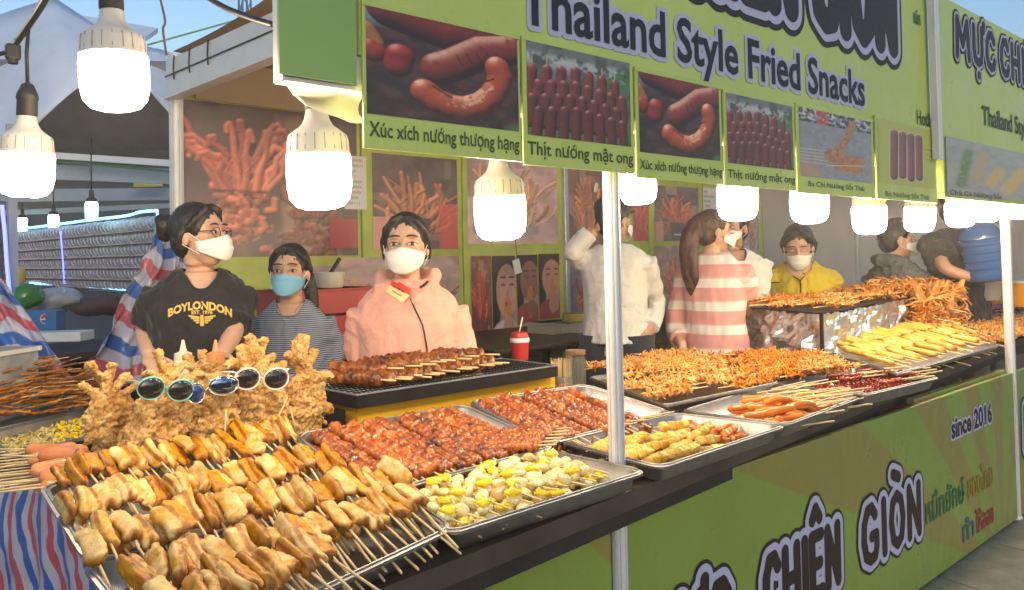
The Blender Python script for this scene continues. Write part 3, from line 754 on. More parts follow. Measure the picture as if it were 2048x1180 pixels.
# ================================================================== counter, banner
CT = .825                                                         # counter top height
fl0, fl1 = V3((.40, 1.20, 0)), V3((5.6, 1.635, 0)); dirx = (fl1 - fl0).normalized()
cnt = thing('serving_counter', 'long dark counter board carrying all the trays', 'counter', (1.6, 1.5, .79)); 
m = MB()
poly = [(.60, 1.217), (.61, 1.9), (.66, 2.06), (.49, 2.56), (-.7, 2.95), (-.6, 3.4), (.55, 3.4), (.80, 2.44), (2.5, 2.46), (4.2, 2.62), (4.6, 2.75), (12.0, 3.35), (12.0, 2.17), (5.6, 1.635)]
m.prism(poly, CT - .045, CT); m.build('counter_top', M['wood'], cnt)
m = MB(); m.bar((.63, 1.262, CT - .07), (5.6, 1.68, CT - .07), .03, .05); m.build('counter_rail', M['dark'], cnt)
for (x, y) in ((.95, 1.5), (.72, 2.2), (1.55, 1.45), (2.35, 1.47), (2.43, 1.47), (3.35, 1.55), (3.43, 1.55), (4.6, 1.6), (.7, 2.38), (2.2, 2.4), (4.0, 2.5), (5.5, 1.7)):
    MB().box((x, y, (CT - .05) / 2 + .01), (.035, .035, CT - .07)).build('leg', M['alu'], cnt)
BY = 1.372
def bxz(px, py): p = at_y(px, py, BY); return p.x, p.z
zt1 = .752
for (a, b, lab, flag) in ((.68, PX1 - .026, 'lime banner panel hung below the egg tray, left of the middle pole', 0), (PX1 + .026, 4.715, 'long lime and brown rayed banner lettered CHIÊN GIÒN under the counter', 1), (4.77, 9.0, 'lime banner of the next stall, right of the far pole', 2)):
    t = thing('counter_banner', lab, 'banner', ((a + b) / 2, BY, 0)); MB().box(((a + b) / 2, BY + .012, (zt1 + .02) / 2 + .01), (b - a, .02, zt1 - .02), bev=.002).build('printed_board', M['banner'], t)
    if flag == 1:
        MB().box((b - .58, BY + .05, zt1 + .012), (1.15, .03, .022)).build('top_rail', M['banner'], t)
        PB = Plane2((0, BY + .0015, 0), (1, 0, 0))
        g0, gz0 = bxz(1722, 1085); g1, gz1 = bxz(1836, 1020); gt = bxz(1725, 975)[1]; print('bubble', g0, gz0, g1, gz1, gt)
        gh = .185; gb = .262
        bubble_text(PB, t, [('G', ''), ('I', ''), ('O', '`'), ('N', '')], g0 + .02, gb, gh, (g1 - g0) * .98, .12, .24, .30)
        c0, c1 = bxz(1525, 1100)[0], bxz(1672, 1080)[0]
        bubble_text(PB, t, [('C', ''), ('H', ''), ('I', ''), ('E', '^'), ('N', '')], c0 + .01, gb, gh, c1 - c0, .12, .24, .30)
        m0, m1 = bxz(1290, 1300)[0], bxz(1455, 1180)[0]
        bubble_text(PB, t, [('M', ''), ('U', "'."), ('C', '')], m0 - .02, gb, gh, m1 - m0 + .02, .12, .24, .30)
        x_, z_ = bxz(1903, 877); x2 = bxz(1984, 850)[0]; place_text(PB, t, 'since 2016', x_, z_ + .0, .085, x2 - x_, 'ink', .03, .003, 'lav', .12)
        x_, z_ = bxz(1852, 1058); x2 = bxz(1985, 1000)[0]; place_text(PB, t, 'หมึกยักษ์', x_, z_ + .02, .10, (x2 - x_) * .55, 'thai_green', .02, .003)
        place_text(PB, t, 'ของไทย', x_ + (x2 - x_) * .6, z_ + .02, .10, (x2 - x_) * .42, 'thai_yellow', .02, .003)
        x_, z_ = bxz(1925, 1062); place_text(PB, t, 'ทำ', x_, z_ - .05, .085, (x2 - x_) * .35, 'thai_blue', .02, .003); place_text(PB, t, 'ให้ลอง', x_ + (x2 - x_) * .42, z_ - .05, .085, (x2 - x_) * .60, 'thai_red', .02, .003)
        x_, z_ = bxz(1640, 1200); place_text(PB, t, 'Hotline: 0', x_ - .16, .085, .06, .34, 'ink', .012, .003)
    if flag == 2:
        PB = Plane2((0, BY + .0015, 0), (1, 0, 0)); bubble_text(PB, t, [('M', ''), ('U', "'."), ('C', '')], 4.86, gb + .1, .2, .5, .12, .24, .30)
# things stored under the counter, seen through the gap at the right
M['red_box'] = simple('red_plastic', (.45, .02, .02), .4, 0, .1, 5); M['brown'] = simple('cardboard', (.20, .12, .06), .8, 0, .15, 10); M['clear'] = simple('grey_bag', (.35, .36, .38), .3, 0, .3, 15)
for i, (x, y, w, h, mt, lab) in enumerate(((4.35, 2.1, .40, .5, 'red_box', 'red crate stored under the counter, left of the dark gap'), (4.95, 2.2, .38, .5, 'red_box', 'red crate stored under the counter near the far pole'), (3.9, 2.1, .3, .42, 'brown', 'brown carton stored under the counter'))):
    t = thing('storage_crate', lab, 'crate', (x, y, 0)); m = MB(); z0 = .25
    m.box((x, y, z0 + .01), (w, .3, .02)); 
    for sx in (-1, 1): m.box((x + sx * (w / 2 - .008), y, z0 + h / 2), (.016, .3, h)); m.box((x, y + sx * .142, z0 + h / 2), (w - .033, .016, h))
    m.build('crate_body', M[mt], t); MB().box((x, y - .16, z0 + h * .85), (w + .02, .016, .04)).build('crate_rim', M[mt], t)
    MB().box((x, y, .125), (w, .3, .24)).build('crate_base', M['dark'], t)

# ================================================================== lamps
def emission(name, col, strength):
    t = Nt(name); t.set(Base_Color=(.8, .8, .8), Emission_Color=col, Emission_Strength=strength, Roughness=.4); return t.m
M['bulb_glow'] = emission('bulb_diffuser', BULB_COLOR, BULB_STRENGTH); M['bulb_glow'].cycles.emission_sampling = 'FRONT'
bs = Nt('bulb_housing'); bs.set(Base_Color=(.62, .58, .52), Roughness=.35, Subsurface_Weight=0.0); M['bulb_shell'] = bs.m
M['cold_glow'] = emission('cold_lamp', (.45, .95, 1.0), 7); M['rope_glow'] = emission('rope_light', (.20, .65, 1.0), 2.0); M['rope_blue'] = emission('rope_light_blue', (.10, .14, 1.0), 1.4)
LAMPS = [(232, 222, 129, 'nearest and topmost lit lamp, hanging at the top left', 'big', 1),
         (50, 396, 104, 'lit lamp at the left picture edge, hanging from a black connector', 'big', 1),
         (641, 420, 128, 'large lit lamp hanging under the white cloth flap', 'big', 1),
         (1003, 482, 104, 'lit lamp hanging below the sausage board, left of the middle pole', 'big', 1),
         (1278, 411, 74, 'lit lamp half hidden behind the middle pole', 'small', 0),
         (1476, 443, 85, 'lit lamp above the woman with the long ponytail', 'small', 0),
         (1620, 448, 79, 'lit lamp above the woman in the yellow shirt', 'small', 0),
         (1740, 470, 72, 'lit lamp hanging lowest under the beef skewer board', 'small', 0),
         (1838, 466, 68, 'lit lamp above the boy in the patterned hoodie', 'small', 0),
         (1921, 456, 66, 'lit lamp above the man with the water jug', 'small', 0),
         (1972, 446, 60, 'lit lamp just left of the far pole', 'small', 0),
         (2030, 440, 56, 'lit lamp at the right picture edge', 'small', 0)]
bulb_parts = {}
D = .132
bulb_parts['diffuser'] = MB().lathe([(.002, -.0005), (.030, .0), (.048, .006), (.060, .020), (.065, .045), (.066, .080), (.0655, .105), (.0645, .110)], 24).mesh('diffuser', M['bulb_glow'], True)
m = MB(); prof = [(.0655, .110), (.0655, .114), (.0625, .118), (.0615, .140), (.058, .152), (.046, .162), (.033, .172), (.026, .185), (.0215, .205), (.0205, .212), (.004, .213)]
m.lathe(prof, 40); 
V = m.V; 
for v in V:                                                     # moulded ribs round the housing
    if .117 < v.z < .155:
        a = math.atan2(v.y, v.x); k = 1 + .022 * (1 if int(round(a / (2 * PI) * 40)) % 3 == 0 else 0); v.x *= k; v.y *= k
bulb_parts['housing'] = m.mesh('housing', M['bulb_shell'], 'auto')
m = MB()
for k in range(20):
    a = 2 * PI * k / 20; m.bar((.0628 * math.cos(a), .0628 * math.sin(a), .118), (.0595 * math.cos(a), .0595 * math.sin(a), .150), .0028, .0022, up=(-math.sin(a), math.cos(a), 0))
M['rib_grey'] = simple('rib_grey', (.30, .28, .25), .5, 0, .1, 10); bulb_parts['cooling_ribs'] = m.mesh('cooling_ribs', M['rib_grey'])
m = MB(); m.lathe([(.0225, .205), (.024, .209), (.0235, .245), (.026, .250), (.024, .262), (.014, .285), (.006, .290)], 20); bulb_parts['socket'] = m.mesh('socket', M['black'], 'auto')
lamp_pts = []
for px, py, w, lab, kind, cabled in LAMPS:
    d = D * F_PX / w; p = at_d(px, py - 2, d)
    if p.y < 1.43: p = at_y(px, py - 2, 1.43 + .03 * (len(lamp_pts) % 3))
    t = thing('lamp', lab, 'lamp', p, 'lit lamps hung over the counter')
    t.rotation_euler = (.03 * fdir(1)[0], .03 * fdir(1)[0], RNG.random() * 6)
    for k, me in bulb_parts.items():
        o = child(link(k, me), t)
        if k == 'cooling_ribs': o['kind'] = 'stuff'
    lamp_pts.append(p)
    top = 2.2 if kind == 'big' and px > 600 else p.z + .45
    if px == 52: top = p.z + .40
    if px == 232: top = p.z + .55
    m = MB(); m.tube([p + V3((0, 0, .285)), p + V3((.004, .002, .28 + (top - p.z - .28) * .5)), V3((p.x, p.y, top))], .0045, 6)
    child(link('cord', m.mesh('cord', M['black'], True, p)), t).rotation_euler = (0, 0, 0)
# supply cables
def cable(label, pts, r=.006, mat='black', name='cable'):
    m = MB(); P = [V3(p) for p in pts]; q = []
    for i in range(len(P) - 1):
        a = P[max(i - 1, 0)]; b = P[i]; c = P[i + 1]; d = P[min(i + 2, len(P) - 1)]
        for t in np.linspace(0, 1, 7)[:-1]:
            q.append(.5 * ((2 * b) + (-a + c) * t + (2 * a - 5 * b + 4 * c - d) * t ** 2 + (-a + 3 * b - 3 * c + d) * t ** 3))
    q.append(P[-1]); m.tube(q, r, 8); o = m.build(name, M[mat], None, True); tag(o, label, 'cable'); return o
dl = D * F_PX / 104
cable('black cable running from the top left down to a connector', [at_d(108, -30, dl * .95), at_d(80, 20, dl * .97), at_d(35, 85, dl), at_d(24, 100, dl)], .0065)
cable('thin pale cable beside the black one at the top left', [at_d(98, -30, dl * .97), at_d(68, 25, dl * .99), at_d(30, 80, dl * 1.01)], .004, 'white_plastic')
cable('black cable leaving the picture at the left', [at_d(-40, 118, dl), at_d(0, 108, dl), at_d(22, 102, dl)], .006)
m = MB(); c = at_d(26, 104, dl); m.box(c, (.034, .026, .04), bev=.006); m.lathe([(.012, -.03), (.012, -.018), (.008, -.015)], 10, c); o = m.build('cable_connector', M['black'], None, False); tag(o, 'black plastic connector above the left edge lamp', 'connector')
cable('black cable strung from the top to the green sign box', [at_d(380, -30, 1.75), at_d(440, 10, 1.7), at_d(500, 35, 1.62), at_d(549, 50, 1.56)], .006)
cable('green cord strung across the sky behind the beam', [at_d(295, 90, 5), at_d(330, 80, 5), at_d(420, 55, 5.2), at_d(560, 15, 5.4)], .006, 'sign_green')
cable('thin dark wire rising from the post top', [at_d(333, 110, 4.2), at_d(326, 60, 4.2), at_d(330, 40, 4.2), at_d(316, -20, 4.2)], .006, 'brown')
run = sorted(lamp_pts[2:], key=lambda p: p.x)
cable('black supply cable behind the sign that feeds the lamps', [V3((p.x, p.y, 2.2)) for p in run[:2]] + [V3((p.x, p.y, p.z + .45)) for p in run[2:]], .008)

# ================================================================== steel trays
def tray(label, FL, FR, NR, NL, depth=.045, lip=.012, group='steel food trays on the counter', mat='steel'):
    """rounded rolled-steel tray; rim corners far-left, far-right, near-right, near-left"""
    FL, FR, NR, NL = map(V3, (FL, FR, NR, NL)); c = (FL + FR + NR + NL) / 4; n = (NR - NL).cross(FL - NL).normalized()
    def ring(inset, dz, rad):
        C = [NL, NR, FR, FL]; out = []
        for i in range(4):
            p, a, b = C[i], C[i - 1], C[(i + 1) % 4]; ua = (a - p).normalized(); ub = (b - p).normalized(); q = p + (ua + ub) * inset; rr = rad
            for t in np.linspace(0, PI / 2, 6): out.append(q + ua * rr * (1 - math.sin(t)) + ub * rr * (1 - math.cos(t)) + n * dz)
        return out
    t = thing('steel_tray', label, 'tray', c - n * depth, group); m = MB()
    L = [ring(-.004, -.006, .040), ring(-.004, 0, .040), ring(lip * .4, .002, .036), ring(lip, 0, .034), ring(lip + .010, -depth * .75, .028), ring(lip + .022, -depth, .022)]
    outer = [ring(lip + .001, -.004, .034), ring(lip + .008, -depth * .75, .028), ring(lip + .020, -depth - .0018, .022)]
    m.rings(L, cap=False)
    b = L[-1]; m.add(b, [tuple(range(len(b)))])
    m.rings([L[0]] + outer, cap=False); b = outer[-1]; m.add(b, [tuple(range(len(b) - 1, -1, -1))])
    m.build('tray_pan', M[mat], t, 'auto')
    u = (NR - NL).normalized(); w = (FL - NL).normalized()
    m = MB(); inr = ring(lip * .35, .0022, .036); m.tube(inr + [inr[0]], .0028, 6, cap=False); m.build('rolled_rim', M[mat], t, True)
    return dict(o=c - n * depth, u=u, w=w, n=n, lx=((NR - NL).length + (FR - FL).length) / 2, ly=((FL - NL).length + (FR - NR).length) / 2, NL=NL - n * depth, NR=NR - n * depth, FL=FL - n * depth, FR=FR - n * depth)
def on_tray(T, s, t, h=0):                       # s along the front edge, t from front to back, h above the pan
    return T['NL'].lerp(T['NR'], s).lerp(T['FL'].lerp(T['FR'], s), t) + T['n'] * h
def T_rim(*a, z): return [at_z(x, y, zz) for (x, y), zz in zip(a, z)]
T1 = tray('long steel tray of folded rolls along the left counter edge, behind another like it', *T_rim((80, 972), (585, 880), (775, 1012), (172, 1118), z=(.935, .935, .895, .895)))
T0 = tray('steel tray of folded rolls nearest the viewer, at the bottom left', *T_rim((165, 1128), (800, 985), (908, 1055), (330, 1330), z=(.90, .90, .88, .885)))
T2 = tray('steel tray heaped with red glazed meat skewers, left of the two', *T_rim((586, 870), (928, 809), (1112, 893), (745, 992), z=(.965, .965, .885, .885)))
T3 = tray('steel tray heaped with red glazed meat skewers, right of the two by the pole', *T_rim((934, 804), (1172, 769), (1348, 826), (1094, 888), z=(.965, .965, .885, .885)))
T4 = tray('steel tray of yellow egg skewers jutting over the counter front', *T_rim((735, 985), (1066, 894), (1295, 943), (900, 1068), z=(.875, .875, .88, .88)))
T5 = tray('steel tray of pale cube skewers right of the middle pole', *T_rim((1118, 884), (1352, 827), (1573, 852), (1322, 936), z=(.88,) * 4))
T6 = tray('steel tray of orange sausages at the counter front', *T_rim((1362, 822), (1535, 771), (1722, 795), (1574, 850), z=(.875,) * 4))
p = T6; T7 = tray('steel tray of dark red chopped bits right of the sausages', *T_rim((1545, 768), (1700, 730), (1880, 755), (1735, 790), z=(.875,) * 4))
T8 = tray('steel tray under the pink squid skewers', *T_rim((1175, 755), (1450, 722), (1560, 765), (1330, 812), z=(.89,) * 4))
T9 = tray('flat steel tray under the pale yellow rolls', *T_rim((1652, 702), (1905, 655), (2000, 690), (1795, 748), z=(.90,) * 4), depth=.02)
T10 = tray('steel tray of mixed skewers beyond the yellow rolls', *T_rim((1890, 655), (2080, 622), (2200, 645), (2008, 672), z=(.89,) * 4), depth=.02)
T11 = tray('steel tray under the brown dried skewers at the left', *T_rim((-160, 800), (150, 768), (200, 812), (-60, 872), z=(.90,) * 4), depth=.03)
T12 = tray('steel tray of chopped onion and egg at the left, below the brown skewers', *T_rim((-30, 868), (205, 812), (238, 858), (20, 915), z=(.90, .90, .885, .885)))
T13 = tray('steel tray under the fried squid row', *T_rim((170, 850), (560, 800), (620, 900), (230, 975), z=(.86,) * 4), depth=.015)
# ================================================================== FOOD: materials
M['roll'] = food('fried_roll_skin', [(.28, (.40, .17, .035)), (.42, (.58, .36, .12)), (.58, (.72, .56, .30)), (.78, (.66, .44, .17))], 24, .55, .8, 70, .003, rand=.12, speck=(240, .70, (.22, .09, .02)), coat=.05, sss=.0)
M['rollb'] = food('browned_roll_skin', [(.25, (.30, .10, .02)), (.5, (.54, .27, .06)), (.75, (.64, .40, .12))], 24, .42, .8, 70, .002, rand=.15, speck=(240, .68, (.12, .05, .02)))
M['meat'] = food('glazed_red_meat', [(.24, (.04, .010, .005)), (.38, (.19, .038, .009)), (.52, (.38, .095, .018)), (.74, (.54, .23, .06))], 34, .24, .9, 130, .004, coat=.7, rand=.22, dist=.8)
M['meat_brown'] = food('grilled_brown_meat', [(.28, (.03, .012, .006)), (.45, (.17, .055, .018)), (.62, (.32, .12, .035)), (.8, (.42, .20, .07))], 24, .38, .8, 90, .004, coat=.3, rand=.2, dist=.8)
M['egg'] = food('grilled_egg', [(.25, (.58, .40, .16)), (.42, (.76, .64, .34)), (.56, (.83, .76, .50)), (.66, (.84, .70, .20)), (.78, (.85, .62, .03))], 26, .3, .35, 60, .002, coat=.5, rand=.1)
M['yolk'] = food('egg_yolk', [(.3, (.78, .48, .01)), (.7, (.85, .68, .10))], 25, .25, .3, 70, .002, coat=.6, rand=.1)
M['egg_plain'] = food('smooth_egg', [(.3, (.55, .38, .18)), (.7, (.68, .52, .30))], 10, .3, .1, 30, .001, coat=.5, rand=.1)
M['herb'] = simple('chopped_herbs', (.035, .10, .012), .6, 0, .4, 90)
M['cube'] = food('fish_tofu', [(.3, (.62, .36, .09)), (.6, (.76, .54, .20)), (.85, (.80, .62, .32))], 14, .45, .3, 70, .0015, rand=.12)
M['cube_pink'] = food('crab_cube', [(.3, (.62, .10, .04)), (.55, (.75, .34, .17)), (.8, (.80, .55, .38))], 40, .4, .3, 70, .0015, rand=.15)
M['sausage'] = food('orange_sausage', [(.3, (.58, .15, .02)), (.7, (.72, .25, .05))], 8, .3, .12, 50, .001, coat=.4, rand=.12)
M['sausage_pink'] = food('salmon_sausage', [(.3, (.58, .22, .11)), (.55, (.68, .32, .17)), (.8, (.74, .42, .24))], 9, .33, .12, 50, .001, coat=.35, rand=.06)
M['squid'] = food('pale_squid', [(.22, (.40, .15, .05)), (.42, (.68, .33, .13)), (.66, (.82, .54, .28))], 30, .42, .5, 100, .003, coat=.25, rand=.14, dist=.6)
M['squid_orange'] = food('spicy_squid', [(.22, (.32, .07, .012)), (.42, (.62, .19, .025)), (.68, (.76, .36, .07))], 30, .42, .6, 100, .003, coat=.25, rand=.2, dist=.6)
M['batter'] = food('fried_batter', [(.22, (.24, .10, .025)), (.40, (.50, .27, .09)), (.60, (.68, .45, .20)), (.82, (.76, .56, .28))], 30, .6, 1.0, 170, .004, sat=1.06, rand=.10, dist=.9, spec=.35)
M['yellow_roll'] = food('pale_yellow_roll', [(.3, (.58, .36, .08)), (.55, (.70, .52, .19)), (.8, (.78, .64, .34))], 14, .42, .3, 70, .0015, coat=.15, rand=.12)
M['dried'] = food('dried_brown_skewer', [(.3, (.17, .07, .025)), (.55, (.33, .16, .06)), (.8, (.42, .25, .11))], 26, .5, .5, 90, .002, rand=.3)
M['chop'] = food('dark_red_bits', [(.3, (.12, .02, .015)), (.55, (.32, .07, .045)), (.8, (.48, .20, .14))], 40, .35, .4, 100, .002, coat=.4, rand=.2)
M['ball'] = food('dark_red_meatball', [(.3, (.10, .012, .010)), (.6, (.26, .03, .02)), (.85, (.4, .09, .05))], 20, .22, .3, 80, .002, coat=.7, rand=.2)
M['onion'] = food('chopped_onion', [(.3, (.52, .40, .14)), (.6, (.66, .56, .28)), (.85, (.76, .68, .42))], 30, .35, .3, 80, .002, rand=.2)

# ------------------------------------------------------------------ food: shapes
def basis(d, up=(0, 0, 1)):                      # x along d
    x = V3(d).normalized(); y = V3(up).cross(x)
    if y.length < 1e-4: y = V3((0, 1, 0))
    y.normalize(); return Matrix((x, y, x.cross(y))).transposed()

def stick_mesh(x0, x1, r=.0019, mat='bamboo_light', n=6):
    m = MB(); k = [(x0, r * .9), (x0 + (x1 - x0) * .5, r), (x1 - .003, r), (x1, r * .5)]
    m.rings([[V3((x, rr * math.cos(a), rr * math.sin(a))) for a in [2 * PI * i / n for i in range(n)]] for x, rr in k]); return m.mesh('stick', M[mat], True)

def roll_mesh(seed, L=.105, w=.030, th=.017, mat='roll', seg=26, rn=18, name='roll'):
    R = random.Random(seed); V = []; cr = []; Fs = []; turn = R.uniform(0, 6); bend = R.uniform(-.10, .10); taper = R.uniform(-.14, .14); L *= R.uniform(.88, 1.1)
    for i in range(rn + 1):
        t = i / rn; e = min(t, 1 - t); env = min(1, (e / .10)) ** .45 if e < .10 else 1
        env = max(env, .30)
        for j in range(seg):
            a = 2 * PI * j / seg; q = (a - turn) % (2 * PI) / (2 * PI); spiral = 1 + .17 * (q - .5)
            ca, sa = math.cos(a), math.sin(a); k = (abs(ca) ** 2.9 + abs(sa) ** 2.9) ** (-1 / 2.9)
            ww = w * (1 + taper * (t - .5) * 2); x = (t - .5) * L + .004 * math.sin(a * 2 + seed)
            y = ca * k * ww * env * spiral + bend * .02 * math.sin(PI * t) * 3; z = sa * k * th * (env if env > .5 else env * .8) * spiral
            n = nz((x, y, z), 34, seed, 3) * .0030 + nz((x, y, z), 110, seed, 2) * .0014
            V.append((x * (1), y + ca * n, z + sa * n + .15 * bend * (t - .5)))
            c = max(0, 1 - e / .13) ** 1.2 * 1.1 + (.8 if q > .94 or q < .03 else 0) + max(0, abs(ca) - .86) * 4.5 + nz((x, y, z), 50, seed + 5) * .55
            cr.append(max(0, min(.9, c)))
    for i in range(rn):
        for j in range(seg): k = (j + 1) % seg; Fs.append((i * seg + j, i * seg + k, (i + 1) * seg + k, (i + 1) * seg + j))
    Fs.append(tuple(range(seg - 1, -1, -1))); Fs.append(tuple(rn * seg + j for j in range(seg)))
    return make_mesh(name, V, Fs, M[mat], True, {'crust_shade': cr})

def lump_mesh(seed, L, r, lumps, mat='meat', flat=.85, rough=.0028, seg=14, rn=None, name='meat', waist=.26):
    R = random.Random(seed); rn = rn or lumps * 7; V = []; Fs = []; cr = []; ph = [R.uniform(.8, 1.15) for _ in range(lumps + 1)]
    wob = [R.uniform(-.002, .002) for _ in range(6)]
    for i in range(rn + 1):
        t = i / rn; e = min(t, 1 - t); env = math.sqrt(max(0.02, 1 - max(0, 1 - e / (.5 / lumps * .8)) ** 2)); u = t * lumps; k = int(min(u, lumps - 1))
        rr = r * ph[k] * (1 - waist + waist * math.sqrt(abs(math.sin(PI * (u % 1))) + .001)) * env
        for j in range(seg):
            a = 2 * PI * j / seg; x = (t - .5) * L; y = math.cos(a) * rr; z = math.sin(a) * rr * flat
            n = nz((x, y, z), 70, seed, 3) * rough * 1.4 + nz((x, y, z), 190, seed, 2) * rough * 1.3
            V.append((x + nz((x, y, z), 60, seed + 9, 2) * rough, y + math.cos(a) * n + wob[k % 6], z + math.sin(a) * n + wob[(k + 2) % 6]))
            cr.append(max(0, min(.95, nz((x, y, z), 22, seed + 3, 2) * 1.6 - .25)))
    for i in range(rn):
        for j in range(seg): k = (j + 1) % seg; Fs.append((i * seg + j, i * seg + k, (i + 1) * seg + k, (i + 1) * seg + j))
    Fs.append(tuple(range(seg - 1, -1, -1))); Fs.append(tuple(rn * seg + j for j in range(seg)))
    return make_mesh(name, V, Fs, M[mat], True, {'crust_shade': cr})

def curl_mesh(seed, L=.2, r=.012, n=26, mat='squid', name='squid_strip', spread=1.0):
    """strip of squid threaded on a stick: folded band with curling tentacle ends"""
    R = random.Random(seed); m = MB(); P = []
    for i in range(40):
        t = i / 39; P.append(V3(((t - .5) * L, math.sin(t * 44 + seed) * r * .55, math.cos(t * 39 + seed * 2) * r * .35)))
    m.tube(P, [r * (.55 + .25 * R.random()) for _ in P], 7, flat=.8)
    for i in range(n):
        x = R.uniform(-.5, .5) * L; a = R.uniform(0, 2 * PI); d = V3((R.uniform(-.6, .6), math.cos(a), abs(math.sin(a)) * .9 - .1)); p = V3((x, 0, 0)) + d * r * .3; Q = [p]; turn = V3((R.uniform(-1, 1), R.uniform(-1, 1), R.uniform(-1, 1)))
        for k in range(5): d = (d + turn * .45).normalized(); p = p + d * r * .42 * spread; Q.append(p)
        m.tube(Q, [r * .30, r * .32, r * .28, r * .24, r * .2, r * .12], 5)
    V = m.V; cr = []
    for v in V:
        q = v.copy(); k = nz(q, 90, seed, 2); v.x += k * .003; v.y += nz(q, 95, seed + 4, 2) * .003; v.z += nz(q, 90, seed + 8, 2) * .003; cr.append(max(0, min(.9, nz(q, 40, seed + 2, 2) * 1.5 - .1)))
    return make_mesh(name, V, m.F, M[mat], True, {'crust_shade': cr})

def skewer(name, label, cat, group, loc, d, parts, roll=0.0, up=(0, 0, 1)):
    """one skewer: an Empty with its parts; local x runs from the food to the stick's free end"""
    t = thing(name, label, cat, loc, group); R = basis(d, up) @ Matrix.Rotation(roll, 3, 'X'); t.rotation_euler = R.to_euler()
    for nm, me, *off in parts:
        o = link(nm, me); child(o, t)
        if off: o.location = off[0]
        if len(off) > 1: o.rotation_euler = off[1]
    return t
U = lambda a, b: RNG.random() * (b - a) + a

# ------------------------------------------------------------------ folded rolls on sticks, trays T1 and T0
rolls = [roll_mesh(i, .094, U(.0135, .0195), U(.008, .011), 'roll' if i % 3 else 'rollb') for i in range(12)]
ST = [stick_mesh(-.02, x, .0025) for x in (.155, .168, .18)]
def roll_rows(T, rows, lab0, grp, cat='skewer'):
    for ri, (tt, h, n, s0, s1, pitch) in enumerate(rows):
        for k in range(n):
            lab = ORD(k + 1) + ' roll from the left in the ' + ORD(ri + 1) + ' row from the back, ' + lab0
            s = s0 + (s1 - s0) * (k + .5 + U(-.25, .25)) / n; p = on_tray(T, s, tt + U(-.05, .06), h + U(-.014, .016)); dx = U(-.22, .22)
            bq = (h - U(.004, .014)) / .185; d = -T['w'] * .92 + T['u'] * (dx * .7 + .12) - T['n'] * bq * (1 if pitch > .3 else .55)
            skewer('roll_skewer', lab, cat, grp, p, d, [('roll', rolls[int(U(0, 12))]), ('stick', ST[int(U(0, 3))])], U(-.5, .5) if U(0, 1) > .35 else U(.9, 1.5))
roll_rows(T1, [(.96, .072, 29, .05, 1.0, .50), (.50, .070, 29, .0, 1.0, .50)], 'upper left tray', 'folded roll skewers in the upper left tray')
roll_rows(T0, [(1.02, .080, 29, .0, 1.0, .50), (.54, .070, 28, .02, .97, .50), (.16, .085, 13, .0, .50, .25)], 'nearest tray', 'folded roll skewers in the nearest tray')

# ------------------------------------------------------------------ red glazed meat skewers, trays T2 and T3
meats = [lump_mesh(100 + i, .33, .0172, 21, 'meat', .9, .0026, waist=.12, rn=110) for i in range(8)]
meats_s = [lump_mesh(130 + i, .20, .0155, 13, 'meat', .9, .0022, waist=.22, rn=65) for i in range(4)]
ST2 = [stick_mesh(.13, .212, .0026), stick_mesh(.13, .20, .0026)]; ST2s = [stick_mesh(.07, .15, .0026)]
def meat_rows(T, s0, s1, n, lab0, grp):
    for lay_, (h, off) in enumerate(((.016, 0), (.038, .5))):
        for k in range(n - lay_):
            s = s0 + (s1 - s0) * (k + .5 + off + U(-.12, .12)) / n
            if lay_ and U(0, 1) < .12: continue
            lab = ORD(k + 1) + ' red meat skewer from the left in the ' + ('upper' if lay_ else 'lower') + ' layer of the ' + lab0
            p = on_tray(T, s, .52 + U(-.04, .03) + (.02 if lay_ else -.03), h + U(-.003, .004)); d = -T['w'] + V3((U(-.07, .07) + .05, 0, U(-.02, .02)))
            skewer('meat_skewer', lab, 'skewer', grp, p, d, [('meat', meats[int(U(0, 8))]), ('stick', ST2[int(U(0, 2))])], U(-3, 3), T['n'])
meat_rows(T2, .05, .93, 16, 'left meat tray', 'red meat skewers in the left meat tray')
meat_rows(T3, .04, .82, 14, 'right meat tray', 'red meat skewers in the right meat tray')
for k in range(6):
    p = on_tray(T2, .74 + k * .045, .16 + k * .03, .05); skewer('meat_skewer', 'short glazed meat skewer lying across the right front corner of the left meat tray', 'skewer', 'short meat skewers at the tray corner', p, V3((.75, -.6 + k * .03, .02)), [('meat', meats_s[k % 4]), ('stick', ST2s[0])], k)
for k in range(4):
    p = on_tray(T3, .50 + k * .12, .02, .05); skewer('bare_skewer', 'bare stick resting on the front rim of the right meat tray', 'stick', 'bare sticks on the meat tray rim', p, V3((.85, -.5, .03 * k)), [('stick', stick_mesh(-.05, .06, .0025))])

# ------------------------------------------------------------------ egg skewers, tray T4
def egg_mesh(seed, mat, r=.0175):
    m = MB(); m.ell((0, 0, 0), (r * 1.22, r, r * .86), seg=14, rn=9)
    for v in m.V:
        q = v.copy(); k = 1 + nz(q, 55, seed, 3) * .22; v.x *= k; v.y *= k; v.z *= k
        v.z *= .78
        if seed % 3 == 0 and v.z > 0: v.z *= .55 + 6 * min(.06, math.hypot(v.x, v.y))
    return make_mesh('egg', m.V, m.F, M[mat], True, {'crust_shade': [max(0, min(.5, nz(v, 60, seed) * 1.0 - .2)) for v in m.V]})
eggs = [egg_mesh(i, 'egg') for i in range(8)] + [egg_mesh(20 + i, 'egg_plain') for i in range(2)]
yolk = []
for i in range(3):
    m = MB(); m.ell((0, 0, .007), (.0185, .015, .0088), seg=14, rn=8)
    for v in m.V: v *= 1 + nz(v, 70, i + 40) * .45
    yolk.append(make_mesh('yolk_patch', m.V, m.F, M['yolk'], True))
STE = stick_mesh(-.11, .145, .0022)
